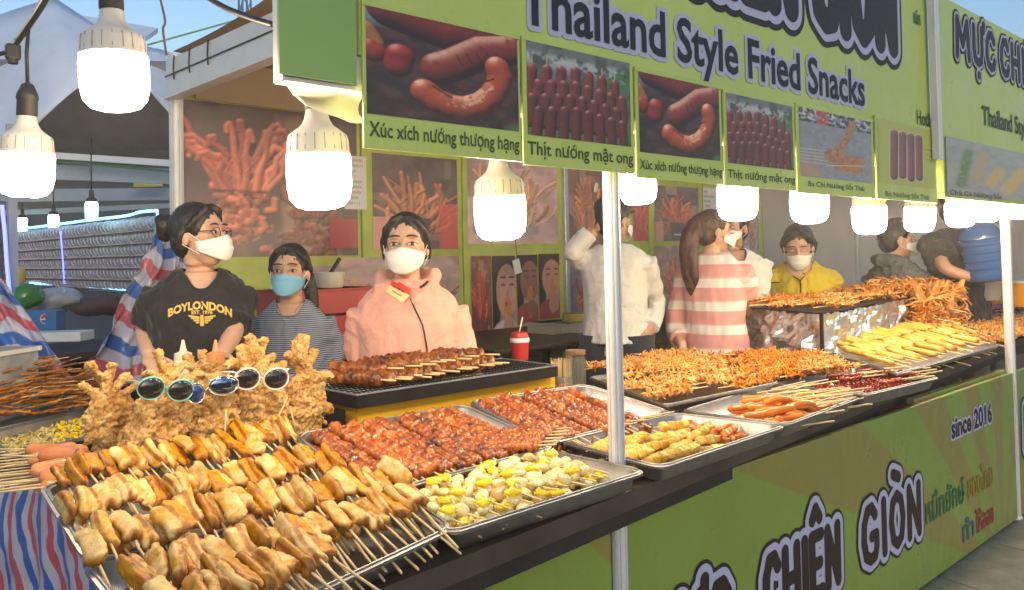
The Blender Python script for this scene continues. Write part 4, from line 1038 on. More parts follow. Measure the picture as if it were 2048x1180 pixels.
for lay_, (h, n, t0) in enumerate(((.018, 14, .44), (.044, 12, .50))):
    for k in range(n):
        s = .04 + .90 * (k + .5 + U(-.15, .15)) / n; p = on_tray(T4, s, t0 + U(-.05, .04), h); parts = [('stick', STE)]
        cnt_ = 5 if U(0, 1) > .3 else 4
        for e in range(cnt_):
            parts.append(('egg', eggs[int(U(0, 8.6))], ((e - 2) * .047 - .01, U(-.004, .004), U(-.003, .004)), (U(0, 6), U(-.3, .3), U(-.5, .5))))
            if U(0, 1) < .38: parts.append(('yolk_patch', yolk[int(U(0, 3))], ((e - 2) * .047 - .01, U(-.006, .006), .006), (0, 0, U(0, 6))))
        skewer('egg_skewer', ORD(k + 1) + ' egg skewer from the left in the ' + ('upper' if lay_ else 'lower') + ' layer of the egg tray', 'skewer', 'egg skewers in the tray jutting over the front', p, V3((U(-.12, .14), -1, U(-.03, .03))), parts)
m = MB()
for k in range(300):
    p = on_tray(T4, U(.06, .93), U(.12, .85), U(.05, .066)); a = U(0, 6); q = V3((math.cos(a), math.sin(a), U(-.4, .4))) * U(.0015, .004); w_ = V3((-q.y, q.x, 0)) * .45
    m.add([p - q - w_, p + q - w_, p + q + w_, p - q + w_], [(0, 1, 2, 3)])
o = m.build('herb_flakes', M['herb']); tag(o, 'green herb flakes scattered over the grilled eggs', 'herbs', kind='stuff')

# ------------------------------------------------------------------ cube skewers, tray T5
cubes = []
for i in range(5):
    m = MB(); m.box((0, 0, 0), (.025, .024, .022), bev=.004)
    for v in m.V: v *= 1 + nz(v, 50, i + 60) * .16
    cubes.append(make_mesh('cube', m.V, m.F, M['cube'], True))
pinks = []
for i in range(4):
    m = MB(); m.box((0, 0, 0), (.022, .020, .018), bev=.003)
    for v in m.V: v *= 1 + nz(v, 50, i + 70) * .25
    pinks.append(make_mesh('cube', m.V, m.F, M['cube_pink'], True))
STC = stick_mesh(-.05, .085, .0018)
for k in range(34):
    s = (.14, .36, .57)[k % 3] + U(-.04, .04); t_ = .20 + .62 * (k // 3) / 11 + U(-.02, .02); lay_ = int(U(0, 2.3)); p = on_tray(T5, s, t_, .016 + lay_ * .021)
    parts = [('stick', STC)] + [('cube', cubes[int(U(0, 5))], ((e - 1.5) * .029, 0, 0), (U(0, 6), 0, 0)) for e in range(4)]
    skewer('cube_skewer', 'stick of pale fried cubes in the small tray right of the middle pole', 'skewer', 'cube skewers in the small tray', p, V3((-1, U(-.3, .2), U(-.05, .12))), parts)
for k in range(12):
    p = on_tray(T5, .80 + U(-.05, .04),   .28 + .48 * k / 12, .016 + (k % 2) * .02)
    parts = [('stick', STC)] + [('cube', pinks[int(U(0, 4))], ((e - 1.5) * .027, 0, 0), (U(0, 6), 0, 0)) for e in range(4)]
    skewer('cube_skewer', 'stick of orange pink cubes at the right end of the small tray', 'skewer', 'pink cube skewers in the small tray', p, V3((1, U(-.1, .3), U(-.02, .08))), parts)

# ------------------------------------------------------------------ orange sausages, tray T6; salmon sausages at the left
def sausage_mesh(seed, L, r, mat, bend=.012):
    m = MB(); P = []; rr = []
    for i in range(15):
        t = i / 14; e = min(t, 1 - t); P.append(V3(((t - .5) * L, bend * math.sin(PI * t) * (1 if seed % 2 else -1), 0))); rr.append(r * math.sqrt(max(.02, 1 - max(0, 1 - e / .14) ** 2)))
    m.tube(P, rr, 16)
    for v in m.V: q = v.copy(); v += V3((0, nz(q, 30, seed, 2), nz(q, 33, seed + 3, 2))) * r * .10
    return make_mesh('sausage', m.V, m.F, M[mat], True)
so = [sausage_mesh(i, .125, .0125, 'sausage') for i in range(5)]; sp = [sausage_mesh(i + 10, .145, .0205, 'sausage_pink', .010) for i in range(3)]
STS = stick_mesh(.05, .235, .0028, 'bamboo_light')
for k in range(34):
    lay_ = k % 3; s = .13 + .62 * (k // 3) / 11 + U(-.03, .03); t_ = U(.15, .8) if k > 20 else .15 + .6 * (k % 7) / 7
    p = on_tray(T6, min(s, .8), t_, .014 + lay_ * .020 + U(0, .005)); d = V3((1, -.32 + U(-.12, .12), .015 * lay_))
    skewer('sausage_skewer', 'orange sausage on a long stick in the sausage tray at the counter front', 'skewer', 'orange sausages with long sticks', p, d, [('sausage', so[int(U(0, 5))]), ('stick', STS)], U(0, 6))
for k in range(26):
    p = on_tray(T6, .70 + U(-.1, .35), U(.05, .7), .045 + U(0, .03)); skewer('bare_skewer', 'pale bamboo stick lying on the pile right of the orange sausages', 'stick', 'bamboo sticks beside the orange sausages', p, V3((1, -.15 + U(-.25, .25), U(-.04, .04))), [('stick', stick_mesh(-.10, .12, .0028) if k == 0 else bpy.data.meshes['stick_long'])]) if k else None
    if k == 0: me_ = stick_mesh(-.10, .12, .0028); me_.name = 'stick_long'
Lz = .905
for k, (x0, y0, x1, y1, z_) in enumerate(((183, 916, 72, 913, .925), (180, 935, 70, 945, .90), (205, 950, 85, 960, .895), (150, 897, 60, 898, .90), (190, 962, 100, 972, .885), (175, 905, 58, 925, .905))):
    a, b = at_z(x0, y0, z_), at_z(x1, y1, z_); d = (b - a); L_ = d.length
    skewer('sausage_skewer', ('upper long', 'middle', 'lower', 'small rear', 'lowest', 'second rear')[k] + ' salmon pink sausage with its stick pointing left beside the roll tray', 'skewer', 'salmon sausages at the left counter edge', (a + b) / 2, d, [('sausage', sp[k % 3]), ('stick', stick_mesh(.06, .19, .0026))], U(0, 6))
for k in range(14):
    a = at_z(-5 + k * 5, 905 + k * 5.6, .89); skewer('bare_skewer', ORD(k + 1) + ' pale stick from the back beside the salmon sausages', 'stick', 'sticks in a row beside the salmon sausages', a, V3((-.9, .25 + U(-.08, .08), 0)), [('stick', stick_mesh(-.12, .06, .0026))])

# ------------------------------------------------------------------ chopped bits, tray T7
bits = []
m = MB()
for k in range(1500):
    s, t_ = U(.05, .95), U(.1, .9); h = .008 + .035 * math.sin(PI * s) ** .5 * math.sin(PI * t_) ** .5 * U(.2, 1); p = on_tray(T7, s, t_, h); R = Matrix.Rotation(U(0, 6), 3, V3((U(-1, 1), U(-1, 1), U(-1, 1) + .01)).normalized()); m.box(p, (U(.006, .014), U(.005, .010), U(.003, .007)), R)
o = m.build('chopped_meat', M['chop']); tag(o, 'heap of dark red chopped bits in the tray beside the sausages', 'chopped meat', kind='stuff')
for k in range(16):
    p = on_tray(T7, .62 + U(-.1, .45), .05 + U(0, .55), .045 + U(0, .02)); skewer('bit_skewer', 'long bamboo skewer of dark bits lying toward the counter front', 'skewer', 'long skewers on the dark red tray', p, V3((1, -.25 + U(-.12, .12), .0)), [('stick', stick_mesh(-.1, .14, .0034) if k == 0 else bpy.data.meshes['stick_thick']), ('meat', lump_mesh(300 + k % 3, .12, .009, 7, 'chop', seg=8), (-.08, 0, 0))])
    if k == 0: me_ = stick_mesh(-.1, .14, .0034); me_.name = 'stick_thick'

# ------------------------------------------------------------------ squid skewers on T8 and the spicy heap behind
sq = [curl_mesh(i, .19, .013, 34, 'squid') for i in range(7)]; sqo = [curl_mesh(20 + i, .19, .013, 34, 'squid_orange') for i in range(7)]
STQ = [stick_mesh(-.14, .150, .0023), stick_mesh(-.10, .175, .0023)]
def heap(poly, z0, zpk, n, meshes, lab, grp, nm='squid_skewer', d0=(1, -.18), jit=.22, mats=('squid_strip',)):
    """skewers heaped inside a four-cornered patch (seen corners), higher in the middle"""
    A = [at_z(x, y, z0) for x, y in poly]
    for k in range(n):
        s, t_ = U(.03, .97), (k + .5) / n; p = A[3].lerp(A[2], s).lerp(A[0].lerp(A[1], s), t_); h = (zpk - z0) * .8 * (math.sin(PI * min(1, max(0, .12 + s * .8))) ** .6) * (.45 + .55 * math.sin(PI * t_) ** .7) * U(.55, 1)
        sg = 1 if U(0, 1) > .25 else -1
        skewer(nm, lab, 'skewer', grp, p + V3((0, 0, h)), V3((d0[0] * sg, d0[1] * sg + U(-jit, jit), U(-.08, .08))), [(mats[0], meshes[int(U(0, len(meshes)))]), ('stick', STQ[k % 2])], U(-1, 1))
heap([(1190, 738), (1400, 712), (1500, 762), (1320, 800)], .88, .965, 74, sq, 'pale orange squid skewer in the heap right of the middle pole', 'pale squid skewers in a heap')
heap([(1370, 722), (1610, 722), (1680, 745), (1500, 775)], .88, .965, 96, sqo, 'spicy orange red squid skewer heaped in front of the foil box', 'spicy squid skewers in front of the foil box')
heap([(1600, 736), (1650, 724), (1690, 742), (1640, 756)], .90, .95, 10, sq, 'yellowish squid piece on a stick at the end of the spicy heap', 'yellowish squid pieces at the heap end')

# ------------------------------------------------------------------ pale yellow rolls, tray T9
yr = [roll_mesh(50 + i, .15, .0155, .012, 'yellow_roll', 14, 12, 'roll') for i in range(8)]; STY = stick_mesh(.04, .225, .0034)
for row, (t_, h, n) in enumerate(((.95, .06, 26), (.62, .046, 26), (.40, .03, 9))):
    for k in range(n):
        s = .02 + .95 * (k + .5) / n + U(-.01, .01); p = on_tray(T9, s, t_ + U(-.05, .05), h + U(-.006, .008))
        skewer('roll_skewer', ORD(k + 1) + ' slim pale yellow roll from the left in the ' + ('back', 'middle', 'front')[row] + ' row beyond the sausages', 'skewer', 'pale yellow rolls in a long row', p, V3((.35 + U(-.12, .12), -.9, -.22 + U(-.06, .05))), [('roll', yr[int(U(0, 8))]), ('stick', STY)], U(-1, 1))

# ------------------------------------------------------------------ foil covered stand with skewers on top, squid pile beside it
fo = Nt('crumpled_foil'); vv = fo.coord('Object', (1, 1, 1)); 
fo.set(Base_Color=(.78, .77, .76), Metallic=1.0, Roughness=.34)
vo = fo.n('ShaderNodeTexVoronoi', feature='DISTANCE_TO_EDGE'); vo.inputs['Scale'].default_value = 5; fo.l(vv, vo.inputs['Vector'])
fo.bump(fo.mix(.5, fo.ramp(vo.outputs['Distance'], [(0, 0.0), (.25, 1.0)]), fo.noise(14, 6, .6, vv, 1.2)), .35, .03); M['foil'] = fo.m
FA, FB, FC = at_z(1645, 712, .895), at_z(1488, 688, .895), at_z(1842, 652, .895); zt_ = 1.4 - (628 - proj(FA + V3((0, 0, 1.4 - FA.z)))[1]) * proj(FA)[2] / F_PX
FD = FB + (FC - FA); print('foil', FA, FB, FC, 'top', zt_)
ft = thing('foil_stand', 'long stand wrapped in crumpled aluminium foil, carrying skewers on top', 'stand', (FA + FD) / 2 * 1.0)
def foil_face(a, b, z0, z1, out):
    m = MB(); nx, ny = max(6, int((b - a).length / .018)), 16; rows = []
    for j in range(ny + 1):
        r = []
        for i in range(nx + 1):
            p = a.lerp(b, i / nx); z = z0 + (z1 - z0) * j / ny; q = V3((p.x, p.y, z)); e = min(i, nx - i, 3) / 3
            k = abs(nz(q, 6, 1, 2)) * .06 + abs(nz(q, 17, 2, 2)) * .012; r.append(q + out * (k * e) + V3((0, 0, (.012 * nz(q, 14, 4)) if j == ny else 0)))
        rows.append(r)
    m.rings(rows, cap=False, closed=False); return m
for a, b in ((FB, FA), (FA, FC)):
    out = V3(((b - a).y, -(b - a).x, 0)).normalized(); foil_face(V3((a.x, a.y, 0)), V3((b.x, b.y, 0)), .83, zt_ - .005, out).build('foil_sheet', M['foil'], ft, False)
m = MB(); m.add([V3((p.x, p.y, z)) for z in (.83, zt_ - .012) for p in (FA + (FD - FA) * .01, FC, FD, FB)], [(3, 2, 1, 0), (4, 5, 6, 7), (0, 1, 5, 4), (1, 2, 6, 5), (2, 3, 7, 6), (3, 0, 4, 7)]); m.build('box_core', M['black_metal'], ft)
for p in (FA, FB): m = MB(); m.box((p.x - .01 if p is FB else p.x, p.y, (zt_ + .83) / 2), (.014, .014, zt_ - .83)); m.build('corner_post', M['black_metal'], ft)
m = MB(); m.add([V3((p.x, p.y, z)) for z in (zt_, zt_ + .006) for p in (FA + V3((-.03, -.02, 0)), FC + V3((0, -.02, 0)), FD, FB + V3((-.03, 0, 0)))], [(3, 2, 1, 0), (4, 5, 6, 7), (0, 1, 5, 4), (1, 2, 6, 5), (2, 3, 7, 6), (3, 0, 4, 7)]); m.build('top_grid', M['black_metal'], ft)
zf = zt_ + .02; yq = [curl_mesh(60 + i, .28, .012, 24, 'squid' if i % 2 else 'squid_orange') for i in range(5)]; STF = stick_mesh(-.2, .30, .003)
for k in range(70):
    s, t_ = (k + .5) / 70, U(.05, .95); p = FA.lerp(FC, s).lerp(FB.lerp(FD, s), t_); d = (FC - FA).normalized() + V3((U(-.2, .2), U(-.25, .25), 0)); sg = -1 if U(0, 1) < .4 else 1
    skewer('squid_skewer', 'long squid skewer lying flat on top of the foil covered stand', 'skewer', 'squid skewers on top of the foil stand', V3((p.x, p.y, zf + U(0, .035))), d * sg, [('squid_strip', yq[k % 5]), ('stick', STF)], U(0, 6))
# pile of small fried squid, heads up, at the far end of the stand
def small_squid(seed):
    R = random.Random(seed); m = MB(); m.tube([(0, 0, -.10), (0, 0, -.05), (.004, 0, .0), (0, 0, .03)], [.010, .024, .022, .012], 9, flat=.6)
    for k in range(8):
        a = 2 * PI * k / 8; d = V3((math.cos(a) * .5, math.sin(a) * .5, 1)); p = V3((math.cos(a) * .008, math.sin(a) * .008, .025)); Q = [p]
        for j in range(6): d = (d + V3((math.cos(a), math.sin(a), -.35 * j)) * R.uniform(.1, .45)).normalized(); p = p + d * .014; Q.append(p)
        m.tube(Q, [.006, .0055, .005, .0045, .004, .0035, .0025], 5)
    for v in m.V: q = v.copy(); v += V3((nz(q, 80, seed), nz(q, 80, seed + 1), nz(q, 80, seed + 2))) * .005
    return make_mesh('squid_body', m.V, m.F, M['squid_orange' if seed % 3 == 0 else 'squid'], True, {'crust_shade': [max(0, min(.8, nz(v, 40, seed) * 1.4)) for v in m.V]})
ss = [small_squid(i) for i in range(6)]; STV = stick_mesh(-.16, .04, .0028)
for k in range(130):
    x_ = U(1728, 1905); p = at_d(x_, U(582, 612) + max(0, abs(x_ - 1830) - 50) * .12, 5.15 + U(-.12, .25) + (x_ - 1730) * .0012)
    t = thing('fried_squid', 'small fried squid standing tentacles up in the pile behind the foil stand', 'fried squid', p, 'small fried squids piled behind the foil stand'); t.rotation_euler = (U(-.5, .5), U(-.5, .5), U(0, 6)); t.scale = (1.3,) * 3
    child(link('squid_body', ss[k % 6]), t)
for k in range(72):
    x_ = 1842 + 72 * (k % 12) / 12 + U(-4, 4); p = at_d(x_, 606 + 15 * (k // 12) + U(-4, 4) - (x_ - 1842) * .15, 5.0 + (x_ - 1842) * .003)
    t = thing('fried_squid', 'small fried squid in the stacked wall right of the foil stand', 'fried squid', p, 'small fried squids stacked right of the foil stand'); t.rotation_euler = (U(-.4, .4) + (PI if U(0, 1) > .5 else 0), U(-.4, .4), U(0, 6)); t.scale = (1.3,) * 3
    child(link('squid_body', ss[k % 6]), t)
    if k % 4 == 0: o = link('stick', STV); child(o, t); o.location = (.02, -.03, 0)

# ------------------------------------------------------------------ far end of the counter: meatballs, bits and sticks
balls = [lump_mesh(400 + i, .17, .019, 4, 'ball', 1.0, .001, 10, 24, 'meatballs') for i in range(3)]; lig = [curl_mesh(80 + i, .18, .016, 22, 'squid') for i in range(3)]
heap([(1895, 622), (2060, 606), (2090, 632), (1930, 650)], .87, .93, 40, [balls[0], balls[1], balls[2]], 'skewer of dark red meatballs on the table at the far right', 'meatball skewers at the far right', 'meatball_skewer', (1, -.3), .4, ('meatballs',))
heap([(1860, 655), (2050, 632), (2120, 660), (1960, 690)], .87, .91, 60, lig, 'pale orange skewer on the tray beside the far pole', 'pale skewers beside the far pole', 'squid_skewer', (1, -.5), .5)
heap([(1880, 608), (2060, 596), (2120, 612), (1940, 626)], .87, .93, 26, sqo[:3], 'orange skewer behind the meatballs at the far right', 'orange skewers behind the meatballs', 'squid_skewer', (1, -.2), .4)

# ------------------------------------------------------------------ left: brown dried skewers, onions
dr = [lump_mesh(500 + i, .15, .0055, 9, 'dried', 1, .0016, 7, 22, 'dried_strip') for i in range(5)]; STD = stick_mesh(-.05, .12, .0018, 'bamboo')
A = [at_z(x, y, .905) for x, y in ((-150, 790), (150, 768), (205, 812), (-60, 860))]
for k in range(190):
    s, t_ = U(0.0, 1), U(0, 1); p = A[3].lerp(A[2], s).lerp(A[0].lerp(A[1], s), t_); h = .17 * math.sin(PI * min(1, .15 + s * .75)) * math.sin(PI * (t_ * .8 + .15)) * U(.1, 1)
    a = U(-.6, .6) + (PI if U(0, 1) > .5 else 0)
    skewer('dried_skewer', 'thin brown dried skewer in the heap at the left edge', 'skewer', 'brown dried skewers heaped at the left edge', p + V3((0, 0, h)), V3((math.cos(a), math.sin(a) * .8, U(-.12, .22))), [('dried_strip', dr[k % 5])] + ([('stick', STD)] if k % 2 else []), 0)
m = MB(); 
for k in range(700):
    s, t_ = U(.04, .96), U(.08, .92); p = on_tray(T12, s, t_, .006 + U(0, .022)); R = Matrix.Rotation(U(0, 6), 3, V3((U(-1, 1), U(-1, 1), U(-1, 1) + .01)).normalized()); m.box(p, (U(.010, .026), U(.005, .012), U(.002, .005)), R)
o = m.build('chopped_onion', M['onion']); tag(o, 'chopped onion and egg spread in the silver tray at the left', 'onion', kind='stuff')
m = MB()
for k in range(60):
    p = on_tray(T12, U(.45, .9), U(.1, .9), .024 + U(0, .008)); R = Matrix.Rotation(U(0, 6), 3, V3((U(-1, 1), U(-1, 1), 1)).normalized()); m.box(p, (U(.01, .022), U(.008, .016), U(.003, .005)), R)
o = m.build('egg_crumbs', M['yolk']); tag(o, 'yellow egg crumbs on the chopped onion at the left', 'egg crumbs', kind='stuff')
m = MB()
for k in range(120):                                             # glazed pieces at the squid's feet
    p = at_z(U(185, 400), U(925, 975), .875) if k < 70 else at_z(U(330, 480), U(900, 930), .875); m.ell(p, (U(.009, .018), U(.009, .016), U(.007, .012)), None, 8, 5)
o = m.build('glazed_pieces', M['ball'], None, True); tag(o, 'dark red glazed pieces lying at the feet of the big fried squids', 'glazed pieces', kind='stuff')

# ================================================================== big fried squids standing in a row, with sunglasses
def big_squid(label, Y, mantle, arms, seed, stick=None, thick=.42):
    m = MB(); pts_top = mantle[0][0][0]
    def wp(x, y, dy=0): return at_y(x, y, Y + dy)
    for pts, rr in mantle:
        P = [wp(x, y) for x, y in pts]; k = [r * proj(P[0])[2] / F_PX for r in rr]
        for i in range(len(P) - 1):
            for t in np.linspace(0, 1, 5): 
                q = P[i].lerp(P[i + 1], t); r = k[i] * (1 - t) + k[i + 1] * t; m.ell(q, (r, r * thick * .6 + .004, r * .75), None, 14, 8)
    R = random.Random(seed)
    for pts, rr in mantle:                                       # ragged frilled edge
        for q in range(16):
            j = R.randrange(len(pts)); a = R.uniform(0, 2 * PI); x_, y_ = pts[j][0] + math.cos(a) * rr[j] * R.uniform(.85, 1.12), pts[j][1] + math.sin(a) * rr[j] * R.uniform(.7, .95); p_ = wp(x_, y_, R.uniform(-.012, .012)); k_ = proj(p_)[2] / F_PX
            m.ell(p_, (R.uniform(6, 13) * k_, .007, R.uniform(6, 13) * k_), Matrix.Rotation(R.uniform(-.6, .6), 3, 'Z'), 10, 6)
    for pts, r in arms:
        P = [wp(x, y, R.uniform(-.015, .015)) for x, y in pts]; k = r * proj(P[0])[2] / F_PX; n = len(P)
        fine = []
        for i in range(n - 1):
            for t in np.linspace(0, 1, 4)[:-1]: fine.append(P[i].lerp(P[i + 1], t))
        fine.append(P[-1]); m.tube(fine, [k * (1.15 - .45 * i / len(fine)) for i in range(len(fine))], 8)
    V, Fs, N = voxel(m, .0036, 2)
    base = V3((V[:, 0].mean(), Y, V[:, 2].min()))
    d1 = np.array([nz(p, 34, seed, 3) for p in V]); d2 = np.array([nz(p, 95, seed + 3, 3) for p in V]); d3 = np.array([nz(p, 190, seed + 5, 2) for p in V])
    top_z = at_y(pts_top[0], pts_top[1], Y).z; wt = np.clip((top_z + .02 - V[:, 2]) / .05, 0, 1) * .72 + .28
    D_ = d1 * .011 * wt + np.abs(d2) * .0075 * wt + d3 * .0042
    V2 = V + N * D_[:, None] - np.array(base)
    cr = np.clip(.80 - np.abs(d2) * 6.0 - d1 * .4 + d3 * .6, 0, .85)  # darker in the batter's crevices: shade painted into the colour
    t = thing('fried_squid', label, 'fried squid', base); child(link('squid_body', make_mesh('squid_body', V2, Fs, M['batter'], True, {'crust_shade': cr})), t)
    if stick:
        a, b = at_y(*stick[0], Y - .03), at_y(*stick[1], Y - .035); MB().tube([a, b], .0022, 6).build('stick', M['bamboo_light'], t, True)
    return t
def arm_fan(cx, cy, tips, r, seed):
    R = random.Random(seed); out = []
    for tx, ty in tips:
        mx, my = (cx * .45 + tx * .55) + R.uniform(-10, 10), (cy * .45 + ty * .55); out.append(([(cx + R.uniform(-10, 10), cy), (mx, my), (tx, ty), (tx + R.choice([-1, 1]) * R.uniform(8, 14), ty + R.uniform(2, 12))], r * R.uniform(.8, 1.15)))
    return out
big_squid('big fried squid at the left end of the row, tentacles up, no glasses', 2.16,
          [([(215, 800), (222, 850), (240, 900)], [34, 52, 40])], arm_fan(218, 800, [(164, 770), (182, 726), (206, 748), (226, 728), (250, 752), (274, 768)], 8, 1), 11)
big_squid('big fried squid wearing the turquoise sunglasses', 2.05,
          [([(330, 775), (328, 830), (300, 890), (262, 915)], [38, 64, 58, 36])], arm_fan(330, 775, [(296, 744), (312, 702), (338, 730), (370, 726), (394, 746)], 9, 2), 12)
big_squid('fried squid behind the middle of the row under the sauce bottles', 2.20,
          [([(415, 765), (418, 830), (412, 880)], [40, 52, 48])], arm_fan(410, 760, [(372, 712), (404, 702), (432, 722), (464, 730)], 8, 3), 13)
big_squid('big fried squid wearing the silver mirrored sunglasses', 2.05,
          [([(438, 790), (436, 840), (425, 885), (385, 905)], [32, 44, 46, 38])], arm_fan(440, 790, [(415, 752), (440, 748), (462, 752)], 10, 4), 14, ((452, 820), (448, 900)))
big_squid('big fried squid wearing the white sunglasses, tentacles high', 2.08,
          [([(520, 760), (522, 820), (512, 862)], [40, 50, 42])], arm_fan(510, 750, [(464, 724), (480, 694), (504, 675), (530, 676), (550, 710), (572, 728)], 10, 5), 15, ((575, 795), (540, 868)))
big_squid('big fried squid at the right end of the row, beside the grill', 2.10,
          [([(610, 770), (615, 820), (600, 860)], [34, 46, 36])], arm_fan(608, 760, [(572, 708), (588, 680), (611, 670), (632, 700), (652, 748)], 10, 6), 16, ((580, 812), (592, 868)))
# sunglasses
M['turq'] = simple('turquoise_plastic', (.16, .50, .46), .3, 0, .05, 5); M['pinkwhite'] = simple('white_pink_plastic', (.78, .62, .58), .3, 0, .05, 5)
ln = Nt('dark_lens'); ln.set(Base_Color=(.012, .010, .009), Roughness=.06, Coat_Weight=1.0); M['lens'] = ln.m
mr_ = Nt('mirror_lens'); mr_.set(Base_Color=(.20, .27, .42), Metallic=1.0, Roughness=.06); M['lens_mirror'] = mr_.m
bl_ = Nt('blue_lens'); bl_.set(Base_Color=(.015, .05, .16), Roughness=.06, Coat_Weight=1.0, Metallic=.4); M['lens_blue'] = bl_.m; M['gold'] = simple('pale_metal', (.75, .68, .52), .25, 1, .05, 5)
def glasses(label, Y, lenses, frame, lens, wire, wing=0, bridge=True):
    t = thing('sunglasses', label, 'sunglasses', at_y(*lenses[0][:2], Y)); cs = []
    for q, (cx, cy, rx, ry, tear) in enumerate(lenses):
        c = at_y(cx, cy, Y); k = proj(c)[2] / F_PX; X_ = V3((1, 0, 0)) * (rx * k * 1.15); Z_ = V3((-.02, 0, 1)) * ry * k; pts = []
        for i in range(28):
            a = 2 * PI * i / 28; x, z = math.cos(a), math.sin(a); x += tear * .35 * max(0, z) * (1 - abs(x)); pts.append(c + X_ * x + Z_ * z + V3((0, -.004 * (1 - x * x) - .006, 0)))
        m = MB(); cc = sum(pts, V3()) / 28; rg = [[cc + (p - cc) * f + V3((0, -.007 * (1 - f * f), 0)) for p in pts] for f in (.999, .8, .5, .2, .02)]; m.rings(rg, cap=True); m.build('lens', M[lens[q % len(lens)]], t, True)
        m = MB(); m.tube(pts + [pts[0]], wire, 8, cap=False); 
        if wing: m.tube(pts[1:14], [wire * (1.0 + wing * math.sin(PI * i / 12)) for i in range(13)], 8)
        m.build('rim', M[frame], t, True); cs.append((pts[14], pts[0], pts[3], pts[11]))
    if len(lenses) > 1 and bridge:
        a, b = cs[0][1], cs[1][0]; m = MB(); mid = (a + b) / 2 + V3((0, -.004, .003)); m.tube([a, mid, b], wire * .9, 8); m.build('bridge', M[frame], t, True)
        for s, p in ((-1, cs[0][3]), (1, cs[-1][2])):
            m = MB(); m.tube([p, p + V3((s * .010, .004, .004)), p + V3((s * .012, .06, .0)), p + V3((s * .004, .11, -.01))], [wire, wire * 1.3, wire, wire], 6); m.build('temple_arm', M[frame], t, True)
    return t
glasses('turquoise framed sunglasses with round dark lenses', 1.985, [(300, 776, 23, 22, 0), (359, 780, 22, 21, 0)], 'turq', ['lens'], .0013, 1.1)
glasses('white framed sunglasses with round dark lenses', 2.00, [(492, 757, 23, 21, 0), (550, 757, 23, 21, 0)], 'pinkwhite', ['lens'], .0021, .4)
glasses('silver aviator sunglasses with one mirrored and one blue lens', 1.99, [(389, 786, 16, 20, .2), (445, 770, 27, 19, -.3)], 'gold', ['lens_blue', 'lens_mirror'], .0018, 0)

# ================================================================== grill with its meat
M['yellow'] = simple('yellow_painted_metal', (.66, .37, .015), .35, .1, .12, 7, .15, 20)
GA, GB = at_z(722, 818, .955), at_z(1104, 752, .955); print('grill', GA, GB)
gy0, gy1 = (GA.y + GB.y) / 2, (GA.y + GB.y) / 2 + .24; gr = thing('charcoal_grill', 'yellow charcoal grill box with a black wire rack on top', 'grill', ((GA.x + GB.x) / 2, gy0 + .1, CT))
MB().box(((GA.x + GB.x) / 2, gy0 + .075, (CT + .955) / 2), (GB.x - GA.x, .15, .955 - CT), bev=.003).build('fire_box', M['yellow'], gr)
MB().box((GA.x - .17, gy0 + .10, (CT + .93) / 2), (.12, .16, .93 - CT), bev=.003).build('side_box', M['yellow'], gr)
MB().box((GA.x - .055, gy0 + .10, (CT + .95) / 2), (.06, .14, .95 - CT)).build('black_block', M['black_metal'], gr)
gx0, gx1, gz0 = GA.x - .02, GB.x - .02, 1.0; ya, yb = gy0 - .03, gy0 + .29
m = MB(); m.box(((gx0 + gx1) / 2, (ya + yb) / 2, .965), (gx1 - gx0 - .02, yb - ya - .03, .008)); m.build('ash_pan', M['black_metal'], gr)
for (a, b) in (((gx0, ya), (gx1, ya)), ((gx1, ya), (gx1, yb)), ((gx1, yb), (gx0, yb)), ((gx0, yb), (gx0, ya))):
    MB().bar((a[0], a[1], .978), (b[0], b[1], .978), .006, .036).build('pan_side', M['black_metal'], gr)
m = MB(); C4 = [V3((gx0, ya, 1.0)), V3((gx1, ya, 1.0)), V3((gx1 + .01, yb, 1.0)), V3((gx0 - .01, yb, 1.0))]; m.tube(C4 + [C4[0]], .0028, 6); m.build('rack_frame', M['alu'], gr)
wm_ = MB(); wm_.tube([(0, 0, 0), (0, yb - ya, 0)], .0011, 5); wme = wm_.mesh('rack_wire', M['black_metal'], True)
for k in range(56): o = link('rack_wire', wme); child(o, gr); o.location = V3((gx0 + (gx1 - gx0) * (k + .5) / 56, ya, 1.0)) - gr.location
m = MB()
for k in range(1, 9): y_ = ya + (yb - ya) * k / 9; m.tube([(gx0, y_, .9975), (gx1, y_, .9975)], .0012, 5)
o = m.build('cross_wires', M['alu'], gr, True); o['kind'] = 'stuff'
brown = [lump_mesh(600 + i, .20, .024, 6, 'meat_brown', .9, .0042, 16, 44) for i in range(6)]; STG = stick_mesh(.08, .155, .0034)
for k in range(15):
    s = (k + .5) / 15; x_ = gx0 + .05 + .52 * s; skewer('grilled_skewer', ORD(k + 1) + ' thick brown meat skewer from the left, lower layer on the grill', 'skewer', 'brown meat skewers on the grill', (x_, ya + .12 + .05 * s + U(-.02, .02), 1.026 + U(0, .006)), V3((.35 + U(-.1, .15), -.9, 0)), [('meat', brown[k % 6]), ('stick', STG)], U(0, 6))
for k in range(8):
    s = (k + .5) / 8; x_ = gx0 + .07 + .50 * s; skewer('grilled_skewer', ORD(k + 1) + ' thick brown meat skewer from the left, upper layer on the grill', 'skewer', 'brown meat skewers on the grill', (x_, ya + .16 + .05 * s + U(-.02, .02), 1.056), V3((.5 + U(-.1, .25), -.8, 0)), [('meat', brown[k % 6]), ('stick', STG)], U(0, 6))
